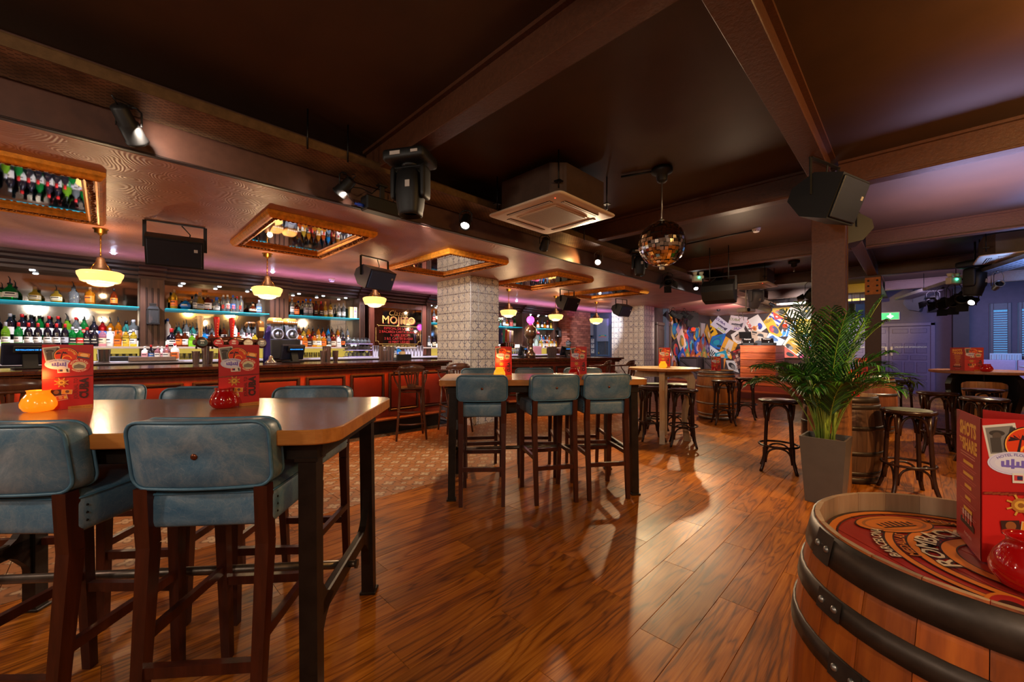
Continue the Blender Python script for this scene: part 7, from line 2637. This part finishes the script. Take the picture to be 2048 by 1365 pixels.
# projector
t = thing('projector', 'white projector with dangling cables in front of the posters', 'projector', atd(1492, 621, 9.8), YAW + rad(20))
b = B(); b.soft((.17, .13, .05), (.03, .03, .02), (1, 1, 1)); b.ob('body', M_WHITE, t)
b = B(); b.lathe([(.04, 0), (.045, .03), (.03, .035), (0, .02)], 14); b.v = [(x - .08, -z - .12, y) for x, y, z in b.v]; b.ob('lens', M_BLACK, t)
b = B(); b.cyl((0, 0, .04), (0, 0, 3.12 - t.location.z), .014, seg=8); b.ob('ceiling_mount', M_WHITE, t)
b = B(); b.tube([(-.1, .1, 0), (-.14, .1, -.12), (-.08, .1, -.22), (-.05, .08, -.16)], .006, 5); b.tube([(.02, .12, -.02), (.05, .12, -.16), (.07, .12, -.24)], .006, 5); b.ob('cable', M_WHITE, t)

# exit sign
t = thing('exit_sign', 'lit green exit sign with running figure above the purple doors', 'sign', (-.55, 16.84, 2.33))
b = B(); b.box((0, 0, 0), (.62, .08, .24), .008); b.ob('housing', M_WHITE, t)
p = Print()
GR = (20, 150, 96)
p.c(GR); p.b._add([(x, y, p.z) for x, y in ((-.29, -.1), (.29, -.1), (.29, .1), (-.29, .1))], [(0, 1, 2, 3)])
W3 = (236, 250, 240)
p.poly([(-.26, -.08), (-.1, -.08), (-.1, .08), (-.26, .08)], W3)
p.disc(-.155, .055, .016, .016, GR, 12); p.poly([(-.165, .035), (-.14, .035), (-.16, -.02), (-.185, -.01)], GR); p.poly([(-.17, -.015), (-.155, -.02), (-.13, -.045), (-.135, -.055), (-.165, -.03)], GR); p.poly([(-.18, -.01), (-.165, -.02), (-.19, -.055), (-.235, -.06), (-.235, -.05), (-.195, -.045)], GR)
p.poly([(-.165, .033), (-.2, .02), (-.215, -.005), (-.205, -.01), (-.19, .012), (-.16, .02)], GR)
p.rect(.1, .03, .04, .09, W3); p.poly([(.02, -.005), (.18, -.005), (.1, -.085)], W3); p.poly([(.02, -.005), (.05, .02), (.15, .02), (.18, -.005)], W3)
p.b.ob('sign_face', [mat('exit_green_glow', lin(*GR), .4, emit=lin(20, 170, 100), es=1.3), mat('exit_white_glow', lin(*W3), .4, emit=lin(225, 250, 235), es=1.3)], t, (0, -.0405, 0), (PI / 2, 0, 0))
# ------------------------------------------------------------------ stage and steps
M_STAGE = wood('stage_boards', lin(120, 52, 26), lin(156, 76, 38), lin(176, 96, 54), .5, 'X', .3, False, .1)
M_RISER = mat('stage_riser', lin(104, 44, 40), .45, var=.2, scale=6)
b = B(); b.box((-3.54, 14.68, .17), (4.2, 4.36, .34)); ST = struct('stage', b, M_RISER)
for k in range(18):
    b = B(); b.box((-3.54, 12.48 + .1225 + k * .245, .352), (4.24, .242, .024), .002); b.ob('board', M_STAGE, ST)
b = B(); b.box((-3.54, 12.3, .08), (4.2, .36, .16)); st = b.ob('step', M_RISER, ST)
for k in range(2):
    b = B(); b.box((-3.54, 12.21 + k * .19, .17), (4.24, .186, .022), .002); b.ob('board', M_STAGE, st)

# DJ booth of horizontal boards
t = thing('dj_booth', 'orange-brown plank DJ booth on the stage', 'dj booth', (-3.345, 14.04, .365))
M_BOOTH = wood('booth_plank', lin(84, 34, 14), lin(150, 70, 30), lin(186, 104, 48), .9, 'X', .4, True, .15)
M_BOOTHS = wood('booth_plank_side', lin(112, 48, 22), lin(160, 78, 36), lin(190, 104, 52), .5, 'Y', .4, True, .15)
b = B(); b.box((0, .62, .5), (.9, 1.18, 1.0)); b.ob('carcass', M_SUB, t)
for k in range(5):
    b = B()
    if k == 0:
        b.box((-.265, 0, .105), (.4, .03, .197), .003); b.box((.245, 0, .105), (.44, .03, .197), .003); b.box((-.02, 0, .04), (.09, .03, .07)); b.box((-.02, 0, .175), (.09, .03, .06))
    else:
        b.box((0, 0, .105 + .21 * k), (.93, .03, .197), .004)
    b.ob('plank', M_BOOTH, t)
    b = B(); b.box((.465, .61, .105 + .21 * k), (.03, 1.22, .197), .004); b.ob('plank', M_BOOTHS, t)
b = B(); b.box((0, .6, 1.06), (.96, 1.24, .03), .004); b.ob('top_board', M_BOOTH, t)
zt = .365 + 1.076
for k, (x, lab) in enumerate(((-3.62, 'black DJ deck with raised screen, left one on the booth'), (-3.1, 'black DJ deck with raised screen, right one on the booth'))):
    d = thing('dj_deck', lab, 'dj deck', (x, 14.35, zt), 0, 'DJ decks')
    b = B(); b.box((0, 0, .04), (.32, .4, .08), .01); b.ob('body', M_BLACK, d)
    b = B(); b.M = tr(0, -.17, .1) @ rotx(rad(35)); b.box((0, 0, .06), (.32, .03, .17), .008); b.ob('screen', M_BLACK, d)
    b = B(); b.lathe([(.1, .08), (.1, .1), (0, .1)], 20, c=(0, .05, 0)); b.ob('jog_wheel', M_BLACKMET, d)
    p = Print(); p.text('Pioneer', .062, 0, 0, (214, 210, 206), bold=.02); o = p.ob('lettering', d); o.matrix_local = tr(0, -.17, .1) @ rotx(rad(35)) @ tr(0, -.0155, .1) @ rotx(PI / 2)
    b = B(); b.sphere((.04, -.22, .1), .01, 6, 4); b.ob('button', mat('deck_light', (1, 1, 1), .4, emit=(.9, .95, 1), es=3), d)
d = thing('laptop_stand', 'black laptop raised on a stand at left of the DJ booth', 'laptop', (-3.86, 14.75, zt))
b = B(); b.M = tr(0, 0, .34) @ rotx(rad(-60)); b.box((0, 0, 0), (.36, .25, .02), .006); b.ob('laptop_body', M_BLACK, d)
b = B(); b.tube([(-.1, 0, 0), (-.1, .02, .3)], .012, 6); b.tube([(.1, 0, 0), (.1, .02, .3)], .012, 6); b.box((0, 0, .008), (.3, .2, .016)); b.ob('stand', M_BLACK, d)


def subwoofer(x0, x1, y, z, h, dp, lab, m=None):
    t = thing('subwoofer', lab, 'loudspeaker', ((x0 + x1) / 2, y + dp / 2, z), 0, 'stage subwoofers')
    wd = x1 - x0
    m_ = mat('sub_cabinet', lin(52, 46, 50), .5, var=.1)
    b = B()
    for (c, s) in (((-wd / 2 + .012, 0, h / 2), (.024, dp, h)), ((wd / 2 - .012, 0, h / 2), (.024, dp, h)), ((0, 0, .012), (wd - .048, dp, .024)), ((0, 0, h - .012), (wd - .048, dp, .024)), ((0, dp / 2 - .012, h / 2), (wd - .048, .024, h - .048))): b.box(c, s, .003)
    b.ob('cabinet', m_, t)
    b = B(); b.box((0, -dp / 2 + .06, h / 2), (wd - .05, .03, h - .05)); b.ob('baffle', mat('sub_baffle', lin(66, 56, 64), .5), t)
    b = B(); b.bar((-wd / 2 + .03, -dp / 2 + .03, h - .06), (wd / 2 - .03, -dp / 2 + .03, .3 * h), .05, .04); b.bar((-wd / 2 + .03, -dp / 2 + .03, h * .5), (wd / 2 - .03, -dp / 2 + .03, h * .5), .02, .04); b.ob('horn_brace', m_, t)


subwoofer(-5.38, -4.8, 13.2, .365, .7, .6, 'dark horn subwoofer at left of the stage behind the round table')
subwoofer(-4.72, -4.28, 13.5, .365, .68, .5, 'second dark subwoofer right beside the left horn subwoofer')
subwoofer(-2.70, -2.08, 14.3, .365, .7, .6, 'dark horn subwoofer right of the DJ booth, behind the palm')

# hung screen, pale board, red wall lamps
b = B(); b.box((0, 0, 0), (.06, .95, .52), .01)
o = tag(b.ob('television', M_BLACK, None, (-5.3, 14.1, 2.33)), 'black television hung back-on above the left subwoofer', 'television')
b = B(); b.tube([(0, .1, .2), (0, .1, .29)], .02, 8); b.box((0, .1, .285), (.12, .12, .012)); b.ob('ceiling_mount', M_BLACK, o)
b = B(); b.box((0, 0, 0), (.02, .52, .56), .004); o = tag(b.ob('notice_board', mat('pale_board', lin(176, 160, 160), .6), None, (-5.648, 16.05, 2.05)), 'plain pale board on the mural wall beside the corner', 'board')
b = B()
for (c, s) in (((.012, 0, .27), (.012, .54, .03)), ((.012, 0, -.27), (.012, .54, .03)), ((.012, .255, 0), (.012, .03, .54)), ((.012, -.255, 0), (.012, .03, .54))): b.box(c, s)
b.ob('frame', M_BLACK, o)


def red_lamp(loc, lab, rz):
    t = thing('wall_lamp', lab, 'lamp', loc, rz)
    b = B(); b.box((0, -.07, 0), (.16, .15, .05), .008); b.box((0, -.12, -.06), (.05, .06, .1), .006); b.ob('bracket', mat('lamp_bracket', lin(96, 52, 30), .5), t)
    b = B(); b.sphere((0, -.08, .09), .075, 14, 10, (1, 1, .9)); b.lathe([(.05, .02), (.05, .05)], 12, c=(0, -.08, 0)); b.ob('dome', mat('red_dome', lin(230, 40, 20), .2, emit=(1, .06, .02), es=.8), t)


x, y, z = aty(1571, 657, 16.86); red_lamp((x, y, z), 'red domed lamp on a wooden bracket amid the bright posters', 0)
X, y, z = atx(1382, 664, -5.63); red_lamp((X, y, z), 'red domed lamp on the mural wall under the television', PI / 2)

# ------------------------------------------------------------------ posters
PK = [0]


def poster(quad, base, label, draw=None, wall='back'):
    """quad: tl, tr, br, bl on the wall plane, as (horizontal, z)"""
    PK[0] += 1
    d = .006 + .0045 * (PK[0] % 12)
    if wall == 'back':
        def put(h, z, o): return (h, 16.9 - d - o, z)
    else:
        def put(h, z, o): return (-5.66 + d + o, h, z)
    n = len(quad)
    cx_, cz_ = sum(q[0] for q in quad) / n, sum(q[1] for q in quad) / n
    org = Vector(put(cx_, cz_, 0))
    b = B()
    fr = [tuple(Vector(put(h, z, .003)) - org) for h, z in quad]
    bk = [tuple(Vector(put(h, z, -.003)) - org) for h, z in quad]
    b._add(fr + bk, [tuple(range(n))[::-1], tuple(range(n, 2 * n))] + [(i, (i + 1) % n, n + (i + 1) % n, n + i) for i in range(n)])
    o = b.ob('poster', mat('card_%d_%d_%d' % base, lin(*base), .55), None, org)
    tag(o, label, 'poster', 'posters on the back wall' if wall == 'back' else 'posters on the mural wall')
    if draw:
        p = Print(.0034, .0003)
        draw(p)
        tl, tr_, br, bl = [Vector(q) for q in quad]
        vs = []
        for u, v, zl in p.b.v:
            q = (bl * (1 - u) + br * u) * (1 - v) + (tl * (1 - u) + tr_ * u) * v
            vs.append(tuple(Vector(put(q.x, q.y, zl)) - org))
        p.b.v = vs
        if wall == 'back':
            p.b.f = [f for f in p.b.f]
        p.ob('poster_print', o)
    return o


def qb(*px):
    return [(aty(a, c, 16.9)[0], aty(a, c, 16.9)[2]) for a, c in px]


WH, BLK, YEL, ORA, REDP, BLU, TEAL, PNK, LIM = (226, 216, 206), (30, 28, 32), (226, 172, 30), (222, 112, 40), (206, 50, 40), (34, 84, 180), (24, 140, 170), (226, 80, 140), (170, 190, 60)


def d_trumpet(col, word, wcol, word2=None, w2=None):
    def f(p):
        p.text(word, .24, .3, .66, wcol, bold=.03)
        for k in range(3): p.ring(.45 + .1 * k, .4, .1, .02, col, 14)
        p.poly([(.2, .36), (.75, .42), (.75, .5), (.2, .46)], col)
        p.poly([(.7, .36), (.85, .3), (.85, .62), (.7, .52)], col)
        if word2: p.text(word2, .22, .68, .1, w2, bold=.03)
    return f


def d_sing(p):
    p.text('CUBA', .26, .27, .12, REDP, bold=.03); p.disc(.62, .38, .15, .12, (226, 130, 40)); p.disc(.62, .36, .08, .07, (160, 70, 20)); p.poly([(.52, .2), (.6, .3), (.5, .02), (.42, .02)], BLK)
    p.disc(.66, .74, .17, .12, (40, 60, 170)); p.disc(.76, .66, .1, .1, (30, 40, 130)); p.poly([(.55, .6), (.62, .64), (.62, .46), (.58, .46)], (226, 150, 60))


def d_palm(p):
    p.disc(.45, .5, .42, .36, (20, 120, 150)); p.disc(.45, .5, .3, .26, (30, 70, 170)); p.disc(.45, .46, .24, .2, TEAL)
    for k in range(6):
        a = rad(20 + 30 * k); p.poly([(.75, .8), (.75 + .25 * math.cos(a), .8 + .2 * math.sin(a)), (.75 + .25 * math.cos(a + .3), .76 + .2 * math.sin(a + .3))], (16, 110, 130))
    p.disc(.7, .2, .16, .08, BLK); p.disc(.7, .22, .09, .05, (24, 60, 90))


def d_soy(p):
    p.poly([(.3, .95), (.7, .95), (.8, .1), (.62, .1), (.52, .6), (.42, .1), (.24, .1)], (214, 196, 176)); p.text('soy Niko', .2, .46, .3, BLK, bold=.03); p.rect(.5, .24, .5, .03, BLK)


def d_flag(p):
    p.rect(.5, .5, .9, .86, WH)
    for k in range(3): p.rect(.5, .13 + k * .36, .9, .17, (40, 60, 160))
    p.poly([(.05, .95), (.95, .95), (.5, .45)], (216, 50, 36))
    pts = []
    for k in range(10):
        r = .12 if k % 2 == 0 else .05
        pts.append((.5 + r * math.sin(k * PI / 5), .76 + r * .9 * math.cos(k * PI / 5)))
    c = (.5, .76)
    for k in range(10): p.poly([c, pts[k], pts[(k + 1) % 10]], (240, 236, 226))


def d_adel(p):
    p.text('ADELANTE', .17, .5, .84, BLK, bold=.02, sx=.9); p.disc(.5, .45, .36, .2, (216, 60, 36)); p.disc(.66, .36, .26, .2, (60, 66, 100)); p.disc(.46, .44, .12, .07, (230, 90, 50)); p.rect(.5, .48, .5, .02, (60, 70, 170), .4)


def d_stripes(p):
    for k in range(3): p.poly([(.1 + .3 * k, 0), (.25 + .3 * k, 0), (.3 + .3 * k, 1), (.15 + .3 * k, 1)], (30, 130, 210))
    p.disc(.25, .2, .12, .15, (40, 150, 220))


def d_fig(p):
    p.disc(.68, .78, .12, .14, BLK); p.poly([(.55, .7), (.82, .72), (.9, .3), (.7, .1), (.5, .3)], (56, 56, 50)); p.ring(.52, .3, .14, .05, BLK, 16); p.poly([(.68, .72), (.78, .6), (.72, .5), (.62, .6)], (190, 160, 50)); p.rect(.2, .6, .16, .03, BLK); p.rect(.2, .5, .24, .015, (120, 116, 110)); p.rect(.22, .44, .24, .015, (120, 116, 110))


def d_portrait(p):
    p.rect(.22, .86, .3, .1, BLK); p.rect(.2, .72, .2, .06, (120, 100, 90)); p.disc(.62, .6, .14, .2, (226, 206, 186)); p.disc(.62, .78, .17, .09, (60, 60, 64)); p.poly([(.44, .74), (.8, .74), (.86, .66), (.4, .68)], (50, 50, 54)); p.disc(.6, .47, .06, .03, BLK); p.poly([(.3, 0), (.95, 0), (.85, .34), (.6, .4), (.42, .3)], (70, 72, 78))
    for k in range(4): p.rect(.62, .06 + .07 * k, .5, .015, (130, 132, 138))
    p.rect(.57, .6, .05, .02, BLK); p.rect(.68, .6, .05, .02, BLK)


def d_clock(p):
    p.text('en dia', .22, .22, .86, BLK, bold=.02); p.disc(.5, .5, .38, .34, YEL)
    for k in range(9):
        a = rad(20 * k + 10); p.disc(.5 + .31 * math.cos(a), .5 + .27 * math.sin(a), .03, .03, BLK, 8)
    p.poly([(.2, .42), (.22, .38), (.76, .62), (.75, .66)], WH); p.poly([(.12, .06), (.88, .06), (.88, .46), (.12, .46)], (206, 150, 30)); p.disc(.3, .16, .16, .14, BLK); p.disc(.45, .16, .12, .12, (130, 126, 120))
    for k in range(5): p.rect(.66, .4 - .05 * k, .3, .012, BLK)


def d_blob(c1, c2, c3):
    def f(p):
        p.disc(.5, .5, .34, .3, c1); p.disc(.6, .4, .2, .22, c2); p.rect(.35, .7, .3, .08, c3, .3); p.rect(.5, .15, .6, .03, c3)
    return f


def d_people(p):
    for k in range(3): p.disc(.3 + .2 * k, .62, .06, .07, BLK); p.poly([(.22 + .2 * k, .15), (.38 + .2 * k, .15), (.35 + .2 * k, .58), (.25 + .2 * k, .58)], BLK)
    p.rect(.5, .1, .8, .05, BLK)


def d_grid(p):
    r3 = random.Random(5)
    for i in range(3):
        for j in range(5): p.rect(.2 + .3 * i, .1 + .19 * j, .24, .15, [(176, 130, 110), (60, 34, 34), (196, 160, 140), (120, 30, 30)][r3.randrange(4)])
    p.rect(.55, .93, .6, .07, REDP)


def d_waves(p):
    p.disc(.4, .6, .28, .22, (60, 110, 170)); p.disc(.3, .7, .12, .2, (40, 90, 160))
    for k in range(4): p.rect(.6, .3 + .09 * k, .6, .02, (150, 170, 190), -.1)


poster(qb((1418, 634), (1436, 668), (1423, 676), (1410, 652)), YEL, 'narrow yellow poster with dark figures at the wall corner', d_people)
poster(qb((1462, 631), (1496, 635), (1486, 666), (1453, 658)), (206, 188, 190), 'pink-grey poster with trumpet and green CUBA', d_trumpet((70, 64, 74), 'CUBA', (130, 130, 80), 'JAZZ', (110, 70, 150)))
poster(qb((1437, 632), (1467, 655), (1450, 670), (1421, 650)), (206, 198, 214), 'lavender poster with trumpet and purple CUBA lettering', d_trumpet((70, 64, 84), 'CUBA', (80, 54, 120), 'JAZZ', LIM))
poster(qb((1425, 673), (1452, 667), (1446, 701), (1418, 694)), (24, 96, 190), 'blue poster with palm and teal sun', d_palm)
poster(qb((1462, 670), (1487, 655), (1501, 683), (1470, 690)), WH, 'off-white poster with brown shape behind the laptop', d_blob((170, 140, 120), (140, 100, 80), BLK))
poster(qb((1452, 673), (1476, 688), (1463, 719), (1438, 706)), (222, 156, 40), 'mustard poster lettered soy Niko', d_soy)
poster(qb((1420, 690), (1441, 705), (1426, 717), (1418, 708)), (206, 216, 226), 'small white poster with three dark figures', d_people)
poster(qb((1430, 707), (1452, 701), (1457, 717), (1431, 719)), TEAL, 'teal landscape poster below the palm poster', d_blob((120, 190, 200), (226, 150, 90), WH))
poster(qb((1461, 704), (1484, 695), (1486, 736), (1474, 741)), (74, 36, 36), 'dark red poster with grid of portraits left of the booth', d_grid)
poster(qb((1441, 719), (1453, 717), (1449, 738), (1438, 731)), (214, 130, 40), 'orange poster low on the wall left of booth', d_blob((160, 80, 30), ORA, BLK))
poster(qb((1452, 721), (1470, 722), (1479, 746), (1458, 739)), (196, 190, 186), 'torn black and white poster low on the wall', d_blob(BLK, (120, 116, 112), BLK))
poster(qb((1516, 629), (1534, 656), (1506, 676), (1487, 645)), WH, 'cream poster with red CUBA and an orange horn', d_sing)
poster(qb((1503, 660), (1536, 667), (1528, 694), (1497, 688)), (206, 178, 150), 'beige poster with grey portrait behind the DJ decks', d_portrait)
poster(qb((1545, 617), (1582, 614), (1570, 634), (1546, 636)), (206, 164, 50), 'yellow poster with a grey print above the flag', d_blob((150, 140, 126), (120, 112, 100), REDP))
poster(qb((1582, 613), (1632, 612), (1628, 642), (1568, 634)), WH, 'white poster with a crouching dark figure at top', d_fig)
poster(qb((1545, 622), (1570, 637), (1557, 656), (1530, 641)), YEL, 'yellow poster with blue and white striped flag', d_flag)
poster(qb((1571, 637), (1594, 645), (1589, 672), (1560, 674)), (236, 240, 244), 'bright white poster with blue stripes behind the red lamp', d_stripes)
poster(qb((1572, 635), (1588, 642), (1579, 651), (1569, 645)), ORA, 'small orange card with a pale circle', lambda p: p.disc(.5, .5, .3, .3, (240, 200, 170)))
poster(qb((1527, 643), (1544, 635), (1566, 671), (1546, 679)), YEL, 'yellow poster with red and slate discs', d_adel)
poster(qb((1539, 666), (1571, 681), (1561, 695), (1530, 682)), (206, 218, 226), 'pale blue poster with wave drawing behind right deck', d_waves)
poster(qb((1593, 638), (1634, 640), (1634, 676), (1591, 668)), (196, 160, 30), 'olive yellow poster behind the LATIN letters', d_blob((150, 130, 20), (120, 120, 30), (60, 60, 30)))
poster(qb((1600, 668), (1634, 668), (1634, 694), (1612, 692)), (50, 130, 190), 'blue patterned poster behind palm leaves', d_blob(YEL, (30, 90, 160), WH))
poster(qb((1583, 664), (1619, 690), (1596, 713), (1566, 690)), (226, 216, 196), 'cream poster with half-round yellow clock', d_clock)
poster(qb((1569, 690), (1580, 700), (1598, 717), (1569, 717)), (216, 90, 70), 'coral poster with black bird right of the booth', lambda p: p.disc(.5, .35, .34, .2, BLK))
poster(qb((1621, 692), (1634, 700), (1634, 717), (1597, 717)), PNK, 'bright pink poster above the right subwoofer', d_blob((120, 116, 120), BLK, (150, 40, 90)))
poster(qb((1617, 717), (1634, 715), (1634, 742), (1619, 738)), (60, 50, 60), 'dark poster with pink shape right of right subwoofer', d_blob(PNK, (226, 120, 160), (60, 170, 170)))
# neon letters
t = thing('neon_sign', 'yellow LATIN neon letters behind the palm fronds', 'sign', aty(1612, 657, 16.82))
for k, ch_ in enumerate('LATIN'):
    b = B(); x = -.44 + k * .22
    strokes = {'L': [[(0, .36), (0, 0), (.15, 0)]], 'A': [[(0, 0), (.08, .36), (.16, 0)], [(.035, .14), (.125, .14)]], 'T': [[(0, .36), (.17, .36)], [(.085, .36), (.085, 0)]], 'I': [[(.06, 0), (.06, .36)]], 'N': [[(0, 0), (0, .36), (.15, 0), (.15, .36)]]}[ch_]
    for s in strokes: b.tube([(x + a, 0, c - .18) for a, c in s], .011, 6)
    b.ob('letter', mat('neon_yellow', (1, .9, .3), .4, emit=(1, .78, .22), es=3.0), t)

# collage on the side wall
PALS = [TEAL, (180, 150, 60), (206, 120, 60), (40, 40, 46), (226, 200, 180), (30, 90, 190), REDP, (120, 130, 70), (196, 150, 160), (60, 60, 120), (214, 150, 40), (150, 60, 40)]
NMS = ['teal', 'olive', 'orange', 'black', 'cream', 'blue', 'red', 'moss', 'pink', 'indigo', 'mustard', 'rust']
r5 = random.Random(21)
mur = [(12.95, 1.85, .5, .9, 0), (13.1, 2.35, .45, .5, 4), (13.05, 1.2, .5, .6, 10), (13.45, 2.0, .5, .7, 1), (13.5, 1.3, .55, .7, 3), (13.35, .8, .45, .5, 8), (13.85, 2.05, .4, .6, 8), (13.95, 1.6, .55, .7, 4), (14.0, 1.0, .55, .6, 5),
       (14.3, 2.05, .45, .6, 2), (14.45, 1.5, .5, .7, 6), (14.55, 1.0, .5, .6, 7), (14.85, 2.0, .5, .6, 5), (14.95, 1.45, .5, .7, 9), (15.05, .95, .5, .6, 11), (15.4, 1.9, .45, .6, 10), (15.5, 1.4, .55, .6, 5), (15.6, .9, .5, .6, 2),
       (15.95, 1.55, .5, .6, 11), (16.1, 1.05, .5, .6, 7), (16.5, 1.9, .4, .7, 10), (16.5, 1.35, .45, .6, 5), (16.6, .9, .4, .5, 2)]
for k, (y, z, w_, h_, ci) in enumerate(mur):
    a = rad(r5.uniform(18, 50) * (1 if k % 3 else -1))
    q = []
    for (u, v) in ((-1, 1), (1, 1), (1, -1), (-1, -1)):
        q.append((y + u * w_ / 2 * math.cos(a) - v * h_ / 2 * math.sin(a), z + u * w_ / 2 * math.sin(a) + v * h_ / 2 * math.cos(a)))
    q = [(min(h, 16.88), min(v, 2.6)) for h, v in q]
    c1, c2, c3 = PALS[(ci + 3) % 12], PALS[(ci + 6) % 12], PALS[(ci + 4) % 12]
    kinds = [d_blob(c1, c2, c3), d_people, d_palm, d_waves, d_grid]
    low = 'low' if z < 1.1 else ('high' if z > 1.75 else 'at mid height')
    poster(q, PALS[ci], f'{NMS[ci]} tilted poster {low} on the mural wall, {NTH[k] if k < 20 else ["twenty-first", "twenty-second", "twenty-third"][k - 20]} from the door', kinds[0] if k % 3 else kinds[1 + (k // 3) % 4], 'mural')

# ------------------------------------------------------------------ banquette and furniture by the shutters
t = thing('banquette', 'pale upholstered banquette lit blue under the shutters', 'bench', (2.9, 15.2, 0))
b = B(); b.box((-.2, 0, .22), (3.0, .5, .44), .02); b.ob('plinth', M_DARKWALL, t)
M_BNQ = mat('pale_upholstery', lin(170, 140, 160), .5, var=.06)
for k in range(5):
    b = B(); b.soft((.29, .06, .29), (.03, .03, .03), (2, 1, 2), lambda x, y, z, k=k: (x - 1.4 + k * .6, y + .2, z + .78)); b.ob('back_cushion', M_BNQ, t)
    b = B(); b.soft((.29, .25, .05), (.03, .03, .03), (2, 2, 1), lambda x, y, z, k=k: (x - 1.4 + k * .6, y - .02, z + .49)); b.ob('seat_cushion', M_BNQ, t)
t = thing('ribbed_radiator', 'white ribbed radiator box glowing blue behind the banquette', 'radiator', (1.72, 16.3, 0))
b = B(); b.box((0, 0, .62), (.52, .12, 1.2)); b.ob('body', mat('radiator_white', lin(190, 200, 210), .5), t)
for k in range(6):
    b = B(); b.box((-.21 + k * .084, -.07, .64), (.05, .03, 1.1), .008); b.ob('rib', mat('radiator_white', lin(190, 200, 210), .5), t)
t = thing('side_table', 'small pale table top at the far right edge before the banquette', 'table', (1.98, 13.4, 0))
b = B(); b.soft((.35, .3, .018), (.05, .05, .016), (2, 2, 1), lambda x, y, z: (x, y, z + .96)); b.ob('table_top', mat('pale_table', lin(196, 190, 190), .3), t)
b = B(); b.cyl((0, 0, .02), (0, 0, .95), .03, seg=10); b.lathe([(.2, 0), (.2, .02), (.03, .04)], 16); b.ob('pedestal', M_BLACKMET, t)
